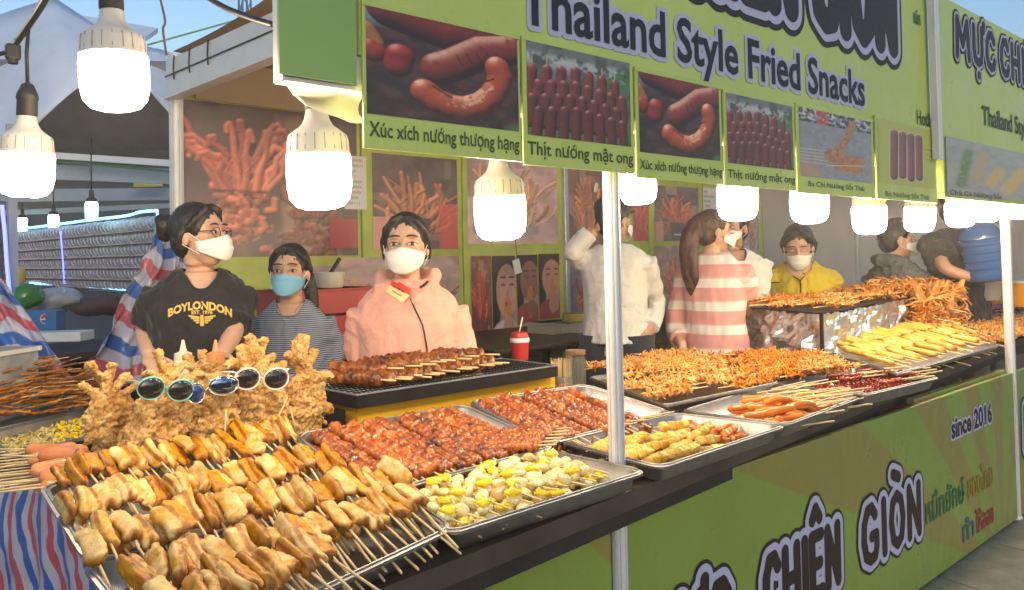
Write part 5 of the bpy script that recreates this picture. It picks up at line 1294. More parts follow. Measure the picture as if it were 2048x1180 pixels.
# cup of spare sticks
sc_ = at_z(1124, 790, .86); t = thing('skewer_cup', 'clear cup crammed with pale spare skewers beside the grill', 'cup', (sc_.x, sc_.y, CT))
gl = Nt('clear_plastic'); gl.set(Base_Color=(.8, .8, .78), Roughness=.12, Transmission_Weight=.85, IOR=1.3, Alpha=.45); M['clearp'] = gl.m
p = t.location; MB().lathe([(.034, 0), (.036, .002), (.042, .11), (.040, .11), (.034, .004)], 18, p, cap=False).build('cup', M['clearp'], t, True)
m = MB()
for k in range(90):
    a, r = U(0, 6.28), math.sqrt(U(0, 1)) * .034; q = p + V3((r * math.cos(a), r * math.sin(a), .003)); m.tube([q, q + V3((.25 * r * math.cos(a), .25 * r * math.sin(a), .165 + U(-.01, .012)))], .0016, 4)
o = m.build('spare_sticks', M['bamboo_light'], t); o['kind'] = 'stuff'
# ================================================================== PEOPLE
def skin_mat(name, c):
    t = Nt(name); v = t.coord(); c2 = tuple(x * .86 for x in c)
    t.set(Base_Color=t.ramp(t.noise(14, 4, .6, v), [(.3, c2), (.7, c)]), Roughness=.5, Subsurface_Weight=.12, Subsurface_Radius=(.02, .008, .004), Subsurface_Scale=.3); t.bump(t.noise(160, 3, .5, v), .08, .001); return t.m
M['skin'] = skin_mat('skin', (.60, .36, .25)); M['skin_dark'] = skin_mat('skin_tanned', (.48, .27, .18))
def hair_mat(name, c, c2):
    t = Nt(name); v = t.coord('Object', (1, 1, .12)); t.set(Base_Color=t.ramp(t.noise(120, 3, .6, v), [(.35, c), (.75, c2)]), Roughness=.42); t.bump(t.noise(170, 3, .6, v), .9, .005); return t.m
M['hair'] = hair_mat('black_hair', (.006, .005, .005), (.022, .017, .015)); M['hair_brown'] = hair_mat('brown_hair', (.035, .013, .008), (.11, .045, .028))
def cloth(name, col, bumps=.25, rough=.85, var=.08):
    t = Nt(name); v = t.coord(); t.set(Base_Color=t.ramp(t.noise(5, 4, .5, v), [(.3, tuple(c * (1 - var) for c in col)), (.7, col)]), Roughness=rough, Sheen_Weight=.15); t.bump(t.mix(.10, t.noise(9, 3, .5, v, 1.4), t.noise(260, 2, .5, v)), min(1, bumps * 2.2), .022); return t.m
def striped(name, stops, freq, wob=.0, axis=2, interp='CONSTANT', rough=.85):
    t = Nt(name); tc = t.n('ShaderNodeTexCoord'); sx = t.n('ShaderNodeSeparateXYZ'); t.l(tc.outputs['Object'], sx.inputs[0])
    a = t.n('ShaderNodeMath', operation='MULTIPLY'); a.inputs[1].default_value = freq; t.l(sx.outputs[axis], a.inputs[0]); f = t.n('ShaderNodeMath', operation='FRACT')
    if wob:
        b = t.n('ShaderNodeMath', operation='MULTIPLY_ADD'); b.inputs[1].default_value = wob; t.l(t.noise(4, 3, .5, tc.outputs['Object']), b.inputs[0]); t.l(a.outputs[0], b.inputs[2]); t.l(b.outputs[0], f.inputs[0])
    else: t.l(a.outputs[0], f.inputs[0])
    t.set(Base_Color=t.ramp(f.outputs[0], stops, interp), Roughness=rough); t.bump(t.noise(14, 4, .5, tc.outputs['Object'], .6), .25, .01); return t.m
M['tee_black'] = cloth('black_cotton', (.012, .012, .014)); M['hoodie_pink'] = cloth('pink_fleece', (.74, .37, .29), .3); M['shirt_white'] = cloth('white_shirt_cloth', (.62, .61, .58), .35)
M['tee_white'] = cloth('white_cotton', (.70, .69, .66)); M['polo'] = cloth('mustard_pique', (.56, .42, .015)); M['trouser'] = cloth('dark_denim', (.015, .018, .03)); M['tee_dark'] = cloth('black_cotton_faded', (.02, .02, .024))
M['stripe_blue'] = striped('navy_white_stripes', [(0, (.065, .085, .13)), (.58, (.36, .40, .46))], 125)
M['stripe_pink'] = striped('pink_white_stripes', [(0, (.62, .30, .28)), (.55, (.72, .64, .60)), (.93, (.60, .42, .40))], 8.2)
t = Nt('patterned_knit'); v = t.coord(); ch = t.n('ShaderNodeTexChecker'); ch.inputs['Scale'].default_value = 130; t.l(v, ch.inputs['Vector']); t.set(Base_Color=t.mix(t.mix(.5, ch.outputs['Fac'], t.noise(60, 2, .5, v)), (.03, .035, .04), (.20, .21, .21)), Roughness=.9); M['knit'] = t.m
M['mask_white'] = simple('white_mask', (.80, .78, .75), .8, 0, .02, 10); M['mask_blue'] = simple('blue_mask', (.22, .52, .72), .8, 0, .04, 10)
M['eye'] = simple('eye_white', (.60, .56, .52), .25, 0, .02, 10); M['iris'] = simple('dark_iris', (.012, .007, .005), .12, 0, .1, 10); M['gold_print'] = simple('gold_print', (.62, .42, .09), .45, 0, .08, 10)

def smooth_by(mb, vox, amp, sc, seed, it=3):
    V, Fs, N = voxel(mb, vox, it)
    if amp: V = V + N * (np.array([nz((p[0] * 1.3, p[1] * 1.3, p[2] * .6), sc, seed, 2) for p in V]) * amp)[:, None]
    return V, Fs

class Person:
    def __init__(s, label, px, py, depth, scale, turn=0, head_turn=None, head_tilt=0, head_side=0, skin='skin', seed=1, male=False, lift=0):
        s.s = scale; s.seed = seed; s.skin = skin; s.hc = at_d(px, py, depth); s.k = depth / F_PX; s.depth = depth; s.male = male
        c = V3((CAM.x - s.hc.x, CAM.y - s.hc.y, 0)).normalized(); r = V3((-c.y, c.x, 0)) * 1.0      # r: viewer's right
        if r.dot(RT) < 0: r = -r
        def fr(t):
            f = c * math.cos(t) + r * math.sin(t); y = -f; x = y.cross(V3((0, 0, 1))); return Matrix((x, y, V3((0, 0, 1)))).transposed()
        s.B = fr(turn); s.H = fr(turn if head_turn is None else head_turn) @ Matrix.Rotation(head_side, 3, 'Y') @ Matrix.Rotation(head_tilt, 3, 'X')
        s.base = V3((s.hc.x, s.hc.y, s.hc.z - 1.465 * scale + lift)); s.t = thing('person', label, 'person', s.base)
        s.neck_shift = V3((0, .02, 0))
    def b(s, x, y, z): return s.base + s.B @ (V3((x, y + .02, z)) * s.s)             # body point (metres of a 1.6 m person)
    def h(s, x, y, z): return s.hc + s.H @ (V3((x, y, z)) * s.s)                       # head point, head centre = 0
    def pic(s, px, py, dd=0): return at_d(px, py, s.depth + dd)
    def skin_mesh(s, arms=(), hands=()):
        m = MB(); H = s.H; k = s.s
        m.ell(s.h(0, .012, .022), (.073 * k, .090 * k, .088 * k), H, 20, 14); m.ell(s.h(0, -.020, -.040), (.058 * k, .066 * k, .062 * k), H, 16, 10); m.ell(s.h(0, -.038, -.078), (.036 * k, .040 * k, .034 * k), H, 14, 8)
        for sx in (-1, 1):
            m.ell(s.h(sx * .034, -.050, -.030), (.025 * k, .024 * k, .026 * k), H, 10, 8); m.ell(s.h(sx * .073, .008, -.012), (.010 * k, .017 * k, .029 * k), H, 10, 8); m.ell(s.h(sx * .029, -.066, .030), (.022 * k, .016 * k, .009 * k), H, 10, 6)
        m.tube([s.h(0, -.078, .018), s.h(0, -.088, -.006), s.h(0, -.095, -.020), s.h(0, -.084, -.028)], [.008 * k, .009 * k, .013 * k, .009 * k], 10)
        m.ell(s.h(0, -.080, -.058), (.022 * k, .010 * k, .009 * k), H, 10, 6)
        m.tube([s.h(0, .015, -.045), s.h(0, .02, -.09), s.b(0, .005, 1.37), s.b(0, .008, 1.32), s.b(0, .0, 1.26)], [.046 * k, .043 * k, .043 * k, .052 * k, .070 * k], 16)
        R_ = s.B; rg = []
        for z, rx, ry in ((.80, .13, .085), (1.0, .115, .08), (1.18, .135, .085), (1.27, .118, .078), (1.305, .098, .066), (1.335, .075, .055)):
            rg.append([s.b(rx * math.cos(a), ry * math.sin(a), z) for a in [2 * PI * i / 20 for i in range(20)]])
        m.rings(rg)
        for sx in (-1, 1): m.tube([s.b(sx * .085, 0, .82), s.b(sx * .085, -.01, .45), s.b(sx * .085, .01, .06)], [.078 * k, .052 * k, .036 * k], 12)
        for J in arms: J['pts'] = [V3(J['pts'][0]).lerp(s.b(0, 0, 1.2), .14)] + list(J['pts'][1:]); m.tube(fine(J['pts']), J.get('r') or lerp_list([.040 * k, .037 * k, .033 * k, .024 * k], len(fine(J['pts']))), 12)
        for hd in hands: s.hand(m, *hd)
        V, Fs = smooth_by(m, .0052 * k, 0, 1, 0, 2); me = make_mesh('body', V - np.array(s.base), Fs, M[s.skin], True); child(link('body', me), s.t)
    def hand(s, m, wrist, tip, palm_n, curl=.5, spread=1.0, flip=1):
        k = s.s; w = V3(wrist); d = (V3(tip) - w).normalized(); n = V3(palm_n).normalized(); sd = d.cross(n).normalized() * flip; n = sd.cross(d).normalized() * flip
        R = Matrix((sd, d, n)).transposed(); pc = w + d * .045 * k; m.ell(pc, (.038 * k, .050 * k, .015 * k), R, 14, 8); m.ell(w + d * .01 * k, (.026 * k, .03 * k, .018 * k), R, 10, 6)
        for q, L in enumerate((.066, .074, .070, .055)):
            off = (q - 1.5) * .019 * k; P = [pc + d * .03 * k + sd * off]; dd = (d + sd * (q - 1.5) * .08 * spread).normalized()
            for j, f in enumerate((.45, .32, .23)): dd = (dd - n * curl * (.45 + .2 * j)).normalized(); P.append(P[-1] + dd * L * f * 1.25 * k)
            m.tube(P, [.0085 * k, .0082 * k, .0075 * k, .0062 * k], 8)
        P = [w + d * .02 * k - sd * .028 * k]; dd = (d * .6 - sd * .8).normalized()
        for j in range(3): P.append(P[-1] + dd * .024 * k); dd = (dd + d * .25 - n * curl * .25).normalized()
        m.tube(P, [.012 * k, .0105 * k, .0095 * k, .007 * k], 8)
    def face(s, gaze=0, closed=False, brow='hair'):
        k = s.s
        for sx in (-1, 1):
            m = MB(); m.ell(s.h(sx * .031, -.0755, .004), (.0155 * k, .008 * k, .0062 * k if not closed else .002 * k), s.H, 12, 8); e = m.build('eye', M['eye'], s.t, True)
            if not closed: m = MB(); m.ell(s.h(sx * .031 + gaze, -.0815, .004), (.0062 * k, .0035 * k, .0060 * k), s.H, 12, 8); m.build('iris', M['iris'], e, True, origin=s.base)
            lid = [s.h(sx * .031 + x * .0175, -.0815 + .006 * x * x, .004 + (.0066 * (1 - x * x) if not closed else -.003 * (1 - x * x))) for x in np.linspace(-1, 1, 7)]; m = MB(); m.tube(lid, .0016 * k, 6); m.build('eyelid', M['hair'], s.t, True)
            br = [s.h(sx * (.031 + x * .021), -.0830 + .007 * max(0, x) ** 2, .0285 + .004 * (1 - x * x) - .001 * x) for x in np.linspace(-1, 1, 7)]; m = MB(); m.tube(br, [.0014 * k, .0026 * k, .003 * k, .003 * k, .0026 * k, .002 * k, .001 * k], 6); m.build('eyebrow', M['hair'], s.t, True)
    def mask(s, mat='mask_white', style='kf', strap=True):
        k = s.s; rows = []
        for j in range(11):
            v = j / 10; r = []
            for i in range(17):
                u = i / 16 * 2 - 1; zt, zb = -.017 - .010 * abs(u) ** 1.5 + .012 * (1 - abs(u)) ** 2, -.100 + .042 * abs(u) ** 1.8
                z = zb + (zt - zb) * v; x = .072 * math.sin(u * 1.25) / math.sin(1.25) * (1 - .12 * (1 - v)); prot = .024 * (1 - u * u) * math.sin(PI * (.12 + .8 * v)) if style == 'kf' else .014 * (1 - u * u) * math.sin(PI * (.1 + .8 * v)) + .0015 * math.sin(v * 26)
                y = -.086 * math.cos(u * .98) - prot + .030 * abs(u) ** 3 - .009 - (0.007 * (1 - abs(u)) if v > .75 else 0)
                if style == 'kf' and abs(v - .52) < .06: y -= .003 * (1 - u * u)
                r.append(s.h(x, y, z))
            rows.append(r)
        m = MB(); m.rings(rows, cap=False, closed=False); b = m.build('mask', M[mat], s.t, True); so_ = b.modifiers.new('th', 'SOLIDIFY'); so_.thickness = .0012
        if strap:
            for sx in (-1, 1):
                m = MB(); e = s.h(sx * .074, .022, .006); m.tube([s.h(sx * .068, -.048, -.025), s.h(sx * .077, -.01, .004), e, s.h(sx * .078, .022, -.03), s.h(sx * .066, -.042, -.070)], .0012 * k, 6); m.build('mask_strap', M['mask_white'], s.t, True)
    def hair(s, mat='hair', extra=(), hl=0, vox=.006):
        m = MB(); k = s.s; m.ell(s.h(0, .020 + hl, .031), (.080 * k, .093 * k, .089 * k), s.H, 20, 14)
        for sx in (-1, 1): m.tube([s.h(sx * .006, -.044, .104), s.h(sx * .040, -.055, .086), s.h(sx * .066, -.036, .055), s.h(sx * .078, -.004, .015)], [.008 * k, .010 * k, .011 * k, .009 * k], 10); m.ell(s.h(0, .045, -.02), (.070 * k, .060 * k, .065 * k), s.H, 14, 8)
        for e in extra:
            if e[0] == 'ball': m.ell(s.h(*e[1]), tuple(q * k for q in e[2]), s.H, 14, 8)
            else: m.tube([s.h(*q) for q in e[1]], [r * k for r in e[2]], 10)
        V, Fs, N = voxel(m, vox * k, 2); V = V + N * (np.array([nz((p[0], p[1], p[2] * .3), 60, s.seed, 2) for p in V]) * .0025)[:, None]
        return child(link('hair', make_mesh('hair', V - np.array(s.base), Fs, M[mat], True)), s.t)
    def garment(s, mat, sleeves=(), loose=1.0, z0=.72, amp=.006, name='shirt', top=1.0, extra=(), w=1.0, vox=.008, seed=0, wrinkle=22, neck=0):
        m = MB(); k = s.s; rg = []; sh = 1.12 if s.male else 1.0
        for z, rx, ry in ((z0, .170, .125), (.88, .166, .122), (1.0, .152, .115), (1.12, .158, .118), (1.20, .166, .116), (1.27, .160 * sh, .098), (1.305, .128 * sh, .078), (1.345, .080, .060 * top)):
            rg.append([s.b(rx * w * loose * math.cos(a), ry * loose * math.sin(a) - (.012 if z < 1.25 and math.sin(a) < 0 else 0), z) for a in [2 * PI * i / 28 for i in range(28)]])
        m.rings(rg)
        for J, rr in sleeves: F_ = fine(J); m.tube(F_, [r_ * (1 + .06 * math.sin(i * 1.9 + s.seed)) for i, r_ in enumerate(lerp_list([r * k for r in rr], len(F_)))], 14)
        for e in extra:
            if e[0] == 'ell': m.ell(e[1], e[2], s.B, 14, 8)
            else: m.tube(e[1], e[2], 12)
        V, Fs = smooth_by(m, vox * k, amp, wrinkle, s.seed + seed, 3)
        if neck:
            BI = s.B.inverted(); keep = []
            Lc = [(BI @ (V3(v) - s.base)) / k for v in V]
            def cut(q): y = q.y - .02; return math.hypot(q.x / .98, max(0, -y) * .72 + max(0, y)) < neck and q.z > 1.345 - .30 * neck - (.55 * max(0, -y)) 
            cf = [cut(q) for q in Lc]; Fs = [f for f in Fs if not all(cf[i] for i in f)]
            ec = {}
            for f in Fs:
                for i in range(len(f)): e_ = tuple(sorted((f[i], f[(i + 1) % len(f)]))); ec[e_] = ec.get(e_, 0) + 1
            nb = {}
            for (a, b), c_ in ec.items():
                if c_ == 1: nb.setdefault(a, []).append(b); nb.setdefault(b, []).append(a)
            for _ in range(14):
                new = {i: (V[i] * .34 + sum(V[j] for j in n_) / len(n_) * .66) for i, n_ in nb.items() if len(n_) > 1}
                for i, p_ in new.items(): V[i] = p_
            if nb:
                best = [];  seen = set()
                for st_ in nb:
                    if st_ in seen: continue
                    loop = [st_]; seen.add(st_); cur = st_
                    while True:
                        nx_ = [j for j in nb[cur] if j not in seen]
                        if not nx_: break
                        cur = nx_[0]; seen.add(cur); loop.append(cur)
                    if len(loop) > len(best): best = loop
                m_ = MB(); m_.tube([V3(V[i]) for i in best[::2]] + [V3(V[best[0]])], .0045 * k, 6, cap=False); m_.build('collar', M[mat], s.t, True)
        o = child(link(name, make_mesh(name, V - np.array(s.base), Fs, M[mat], True)), s.t)
        s.bvh = BVHTree.FromPolygons([V3(v) for v in V], Fs); return o
    def on_cloth(s, px, py, lift=.002):            # point of the garment seen at a picture position
        d = ray(px, py); hit = s.bvh.ray_cast(CAM, d.normalized())
        return (hit[0] - d.normalized() * lift) if hit[0] is not None else at_d(px, py, s.depth - .12)
def fine(P, n=5):
    P = [V3(p) for p in P]; out = []
    for i in range(len(P) - 1):
        a, b, c, d = P[max(i - 1, 0)], P[i], P[i + 1], P[min(i + 2, len(P) - 1)]
        for t in np.linspace(0, 1, n + 1)[:-1]: out.append(.5 * ((2 * b) + (-a + c) * t + (2 * a - 5 * b + 4 * c - d) * t ** 2 + (-a + 3 * b - 3 * c + d) * t ** 3))
    out.append(P[-1]); return out
def lerp_list(v, n): return [float(np.interp(i / (n - 1), np.linspace(0, 1, len(v)), v)) for i in range(n)]
def cloth_text(P, txt, cx, cy, h, w, mat, arch=0, bold=.03, name='lettering', lift=.002, rot=0):
    V, Fs, segs = text_mesh(txt, 1.0, bold); xa, xb = min(v[0] for v in V), max(v[0] for v in V); out = []
    for x, y in V:
        u = (x - xa) / (xb - xa) - .5; X = u * w; Y = -y / .7 * h + arch * (u * u) * 4; out.append(P.on_cloth(cx + X * math.cos(rot) - Y * math.sin(rot), cy + Y * math.cos(rot) + X * math.sin(rot), lift) - P.base)
    child(link(name, make_mesh(name, out, Fs, M[mat])), P.t)
def cloth_poly(P, poly, mat, name, lift=.002, sub=6):
    """flat printed or sewn patch following the garment; polygon in picture pixels (a quad)"""
    a, b, c, d = [np.array(q, float) for q in poly]; V = []; Fs = []
    for j in range(sub + 1):
        for i in range(sub + 1):
            s_, t_ = i / sub, j / sub; q = (a * (1 - s_) + b * s_) * (1 - t_) + (d * (1 - s_) + c * s_) * t_; V.append(P.on_cloth(q[0], q[1], lift) - P.base)
    for j in range(sub):
        for i in range(sub): k = j * (sub + 1) + i; Fs.append((k, k + 1, k + sub + 2, k + sub + 1))
    return child(link(name, make_mesh(name, V, Fs, M[mat], True)), P.t)

# ---- woman in the black t-shirt, looking to the right
P = Person('woman in a black t-shirt with gold print, hair in a bun, looking to the side', 400, 470, 2.95, 1.02, turn=.10, head_turn=.95, head_tilt=-.05, seed=3)
sl, sr = P.b(-.142, 0, 1.258), P.b(.142, 0, 1.258)
el, er = P.pic(292, 655, .0), P.pic(468, 660, -.02); wl_, wr_ = P.pic(298, 712, -.14), P.pic(440, 712, -.2)
P.skin_mesh([dict(pts=[sl, el, wl_]), dict(pts=[sr, er, wr_])], [(wl_, P.pic(318, 738, -.2), (0, .3, 1), .4, 1, 1), (wr_, P.pic(415, 722, -.28), (0, .2, 1), .5, 1, 1)])
P.garment('tee_black', [([sl + V3((0, 0, 0)), sl.lerp(el, .50), sl.lerp(el, .80)], (.060, .058, .062)), ([sr, sr.lerp(er, .5), sr.lerp(er, .80)], (.060, .058, .062))], 1.05, w=1.02, amp=.008, neck=.074)
P.face(.003); P.mask(); P.hair('hair', [('ball', (0, .132, .040), (.044, .036, .044)), ('ball', (.01, .150, .015), (.030, .026, .030)), ('ball', (-.01, .145, .06), (.028, .024, .026)), ('tube', [(-.055, .0, .05), (-.074, .02, .0), (-.07, .035, -.05)], (.02, .018, .012)), ('tube', [(.055, .0, .05), (.074, .02, .0), (.07, .035, -.05)], (.02, .018, .012))])
for sx in (-1, 1):                                              # spectacles
    m = MB(); m.tube([P.h(sx * .033 + .024 * math.cos(a), -.094 + .006 * abs(math.cos(a)), .002 + .017 * math.sin(a)) for a in np.linspace(0, 2 * PI, 17)], .0016, 6, cap=False); m.tube([P.h(sx * .056, -.088, .008), P.h(sx * .074, -.03, .008), P.h(sx * .076, .01, .004)], .0015, 6); m.build('spectacle_frame', M['black'], P.t, True)
m = MB(); m.tube([P.h(-.01, -.096, .006), P.h(0, -.098, .009), P.h(.01, -.096, .006)], .0015, 6); m.build('spectacle_bridge', M['black'], P.t, True)
cloth_text(P, 'BOYLONDON', 400, 618, 15, 128, 'gold_print', arch=16, bold=.045)
cloth_text(P, 'EST. 1976', 404, 628, 7, 42, 'gold_print', bold=.03)
for sx in (-1, 1):
    for j in range(4): cloth_poly(P, [(404 + sx * 5, 633 + j * 3.4), (404 + sx * (28 - j * 5), 630 + j * 4.6), (404 + sx * (26 - j * 5), 633.4 + j * 4.6), (404 + sx * 5, 636 + j * 3.4)], 'gold_print', 'emblem_feather', .0024, 3)
cloth_poly(P, [(401, 630), (407, 630), (408, 652), (400, 652)], 'gold_print', 'emblem_body', .0027, 3)

# ---- girl in the striped top
P = Person('girl in a navy striped long sleeve top and blue mask, hair tied back', 580, 543, 3.35, .98, turn=-.15, head_turn=-.25, seed=5)
sl, sr = P.b(-.132, 0, 1.262), P.b(.132, 0, 1.262); el, er = P.pic(556, 690, .1), P.pic(672, 700, .05)
P.skin_mesh([dict(pts=[sl, el, P.pic(580, 760, -.1)]), dict(pts=[sr, er, P.pic(640, 770, -.1)])], [(P.pic(580, 760, -.1), P.pic(590, 800, -.2), (0, .3, 1))])
P.garment('stripe_blue', [([sl, sl.lerp(el, .5), el, P.pic(578, 755, -.1)], (.048, .044, .040, .034)), ([sr, sr.lerp(er, .5), er, P.pic(642, 765, -.1)], (.050, .046, .042, .036))], .90, amp=.006, seed=2, neck=.070)
P.face(.0); P.mask('mask_blue', 'flat'); P.hair('hair', [('tube', [(.0, .08, .02), (.045, .11, -.03), (.062, .10, -.09), (.075, .085, -.15), (.072, .07, -.19)], (.035, .034, .03, .026, .012)), ('tube', [(-.06, -.02, .055), (-.078, .01, .01), (-.07, .03, -.04)], (.02, .016, .012)), ('tube', [(.06, -.02, .055), (.078, .01, .01), (.07, .03, -.04)], (.02, .016, .012))])
m = MB(); m.tube([P.b(-.05, -.06, 1.335), P.b(-.02, -.11, 1.29), P.b(0, -.122, 1.262), P.b(.02, -.11, 1.29), P.b(.05, -.06, 1.335)], .0012, 6); m.build('necklace', M['gold'], P.t, True)

# ---- woman in the pink hoodie
P = Person('woman in a pink zipped hoodie and white mask standing behind the grill', 812, 491, 3.04, 1.06, turn=-.12, head_turn=-.12, seed=7)
sl, sr = P.b(-.145, 0, 1.235), P.b(.145, 0, 1.235); el, er = P.pic(722, 695, .04), P.pic(918, 690, .02)
wl_, wr_ = P.pic(735, 765, -.0), P.pic(945, 735, -.04)
P.skin_mesh([dict(pts=[sl, el, wl_]), dict(pts=[sr, er, wr_])], [(wl_, P.pic(740, 800, .0), (0, .3, 1)), (wr_, P.pic(950, 780, -.04), (0, .2, 1))])
P.garment('hoodie_pink', [([sl, sl.lerp(el, .55), el, wl_], (.066, .062, .060, .045)), ([sr, sr.lerp(er, .55), er, wr_], (.066, .062, .060, .042))], 1.05, w=1.02, amp=.008, wrinkle=12, seed=3, extra=[('tube', [P.b(-.088, -.055, 1.315), P.b(-.092, .03, 1.355), P.b(-.05, .085, 1.36), P.b(0, .10, 1.355), P.b(.05, .085, 1.36), P.b(.092, .03, 1.355), P.b(.088, -.055, 1.315), P.b(.03, -.105, 1.27)], [.022, .030, .036, .04, .036, .030, .022, .016])])
P.face(.0); P.mask(); P.hair('hair', [('tube', [(0, .08, .0), (.0, .10, -.06), (.0, .09, -.12)], (.04, .035, .02)), ('tube', [(-.055, -.03, .06), (-.078, -.0, .01), (-.074, .02, -.05)], (.02, .016, .010)), ('tube', [(.055, -.03, .06), (.078, .0, .01), (.074, .02, -.05)], (.02, .016, .010))])
M['zip'] = simple('dark_zip', (.02, .015, .015), .4, .4, .1, 20); M['badge_red'] = simple('badge_red', (.60, .06, .03), .4, 0, .1, 5); M['badge_yel'] = simple('badge_yellow', (.75, .62, .30), .4, 0, .05, 5)
zp = fine([P.on_cloth(*q, .002) for q in ((821, 597), (831, 620), (845, 650), (851, 680), (856, 715), (859, 745))], 4); m = MB(); m.tube(zp, .0042 * 1.0, 6, flat=.5); m.build('zip', M['zip'], P.t, True)
cd = fine([P.on_cloth(855, 563, .006), P.on_cloth(848, 570, .010), P.on_cloth(840, 575, .006)], 3); m = MB(); m.tube(cd, .0045, 6); m.build('drawcord', M['zip'], P.t, True)
cloth_poly(P, [(786, 557), (822, 577), (819, 590), (780, 570)], 'badge_red', 'name_badge', .010, 3); cloth_poly(P, [(780, 570.4), (819, 590.4), (806, 606), (771, 583)], 'badge_yel', 'name_badge', .010, 3)
cloth_text(P, 'MỰC CHIÊN GIÒN', 797, 580, 4, 27, 'ink', rot=.5, bold=.03, lift=.012); cloth_text(P, 'THAILAND', 793, 588, 3.4, 22, 'ink', rot=.5, bold=.02, lift=.012)

# ---- man in the white shirt, seen from behind, arm raised
P = Person('man in a white shirt and dark cap seen from behind with one arm raised', 1228, 440, 4.35, 1.06, turn=2.9, head_turn=2.5, head_tilt=.05, skin='skin_dark', seed=9, male=True)
sl, sr = P.b(.155, 0, 1.26), P.b(-.155, 0, 1.26); el = P.pic(1148, 500, -.05); wl_ = P.pic(1190, 462, -.05); er, wr_ = P.pic(1312, 610, .05), P.pic(1300, 655, -.1)
P.skin_mesh([dict(pts=[sl, el, wl_]), dict(pts=[sr, er, wr_])], [(P.pic(1198, 455, -.05), P.pic(1218, 428, -.02), (0, .8, .3), .6, 1, 1), (wr_, P.pic(1295, 680, -.1), (0, .8, .3))])
P.garment('shirt_white', [([sl, sl.lerp(el, .5), el, P.pic(1180, 466, -.05)], (.062, .056, .052, .046)), ([sr, sr.lerp(er, .5), er, wr_], (.062, .056, .050, .045))], 1.02, z0=.86, w=1.0, amp=.007, wrinkle=11, seed=5)
m = MB(); m.tube([P.b(-.09, 0, .9), P.b(-.095, 0, .5), P.b(-.1, 0, .05)], [.11, .085, .07], 14); m.tube([P.b(.09, 0, .9), P.b(.095, 0, .5), P.b(.1, 0, .05)], [.11, .085, .07], 14); m.build('trousers', M['trouser'], P.t, True)
P.mask(); P.face(); P.hair('hair'); m = MB(); m.ell(P.h(0, .012, .058), (.094, .112, .075), P.H, 18, 10); m.ell(P.h(0, -.085, .045), (.07, .06, .012), P.H, 14, 6); m.build('cap', M['tee_dark'], P.t, True)

# ---- woman with the long ponytail in the pink striped shirt
P = Person('woman in a wide pink and white striped shirt seen from behind, long brown ponytail', 1428, 462, 4.45, 1.0, turn=2.55, head_turn=2.0, seed=11)
sl, sr = P.b(.165, 0, 1.26), P.b(-.165, 0, 1.26); el, er = P.pic(1352, 650, .1), P.pic(1492, 585, -.02)
P.skin_mesh([dict(pts=[sl, el, P.pic(1365, 690, -.1)]), dict(pts=[sr, er, P.pic(1500, 640, .1)])], [(P.pic(1500, 640, .1), P.pic(1505, 665, .1), (0, .5, .5)), (P.pic(1365, 690, -.1), P.pic(1370, 720, -.1), (0, .5, .5))])
P.garment('stripe_pink', [([sl, sl.lerp(el, .5), el, P.pic(1362, 680, 0)], (.066, .064, .062, .058)), ([sr, sr.lerp(er, .5), er], (.066, .072, .072))], 1.08, z0=.72, w=1.04, amp=.007, wrinkle=12, seed=6)
P.face(); P.mask('mask_white'); P.hair('hair_brown', [('ball', (0, .085, .05), (.05, .04, .045)), ('tube', [(0, .10, .05), (-.01, .14, -.02), (-.015, .155, -.12), (-.01, .15, -.22), (-.02, .14, -.31), (-.03, .13, -.37)], (.04, .052, .052, .045, .032, .006)), ('tube', [(-.02, .12, .0), (-.05, .15, -.12), (-.06, .14, -.25), (-.05, .13, -.30)], (.03, .03, .02, .004)), ('tube', [(.06, -.01, .05), (.08, .01, .0), (.072, .02, -.06)], (.02, .02, .01))])
# ---- person in a plain white t-shirt behind her
P = Person('man in a plain white t-shirt and pale mask half hidden behind the ponytail woman', 1466, 455, 5.0, 1.06, turn=.5, head_turn=-.5, skin='skin_dark', seed=13, male=True)
sl, sr = P.b(-.17, 0, 1.27), P.b(.17, 0, 1.27); el, er = P.pic(1420, 600, .1), P.pic(1512, 590, 0)
P.skin_mesh([dict(pts=[sl, el, P.pic(1430, 650)]), dict(pts=[sr, er, P.pic(1490, 640, -.15)])], [(P.pic(1490, 640, -.15), P.pic(1480, 660, -.2), (0, .5, .5))])
P.garment('tee_white', [([sl, sl.lerp(el, .5), sl.lerp(el, .75)], (.078, .078, .08)), ([sr, sr.lerp(er, .5), er], (.078, .078, .07))], 1.08, w=1.03, amp=.010, seed=8, neck=.08); P.face(); P.mask(); P.hair('hair'); cloth_text(P, 'GRILL', 1482, 533, 4, 18, 'thai_blue')

# ---- woman in the yellow polo, looking down
P = Person('woman in a mustard yellow polo shirt looking down behind the foil stand', 1597, 492, 5.45, 1.24, lift=.05, turn=-.05, head_turn=-.05, head_tilt=.40, seed=15)
sl, sr = P.b(-.16, 0, 1.27), P.b(.16, 0, 1.27); el, er = P.pic(1548, 590, -.0), P.pic(1648, 575, 0); wl_, wr_ = P.pic(1590, 625, -.25), P.pic(1668, 610, -.15)
P.skin_mesh([dict(pts=[sl, el, wl_]), dict(pts=[sr, er, wr_])], [(wl_, P.pic(1600, 635, -.3), (0, .3, 1)), (wr_, P.pic(1672, 625, -.2), (0, .3, 1))])
P.garment('polo', [([sl, sl.lerp(el, .45), sl.lerp(el, .70)], (.072, .070, .072)), ([sr, sr.lerp(er, .45), sr.lerp(er, .70)], (.072, .070, .072))], 1.0, amp=.008, seed=9, vox=.007, neck=.085)
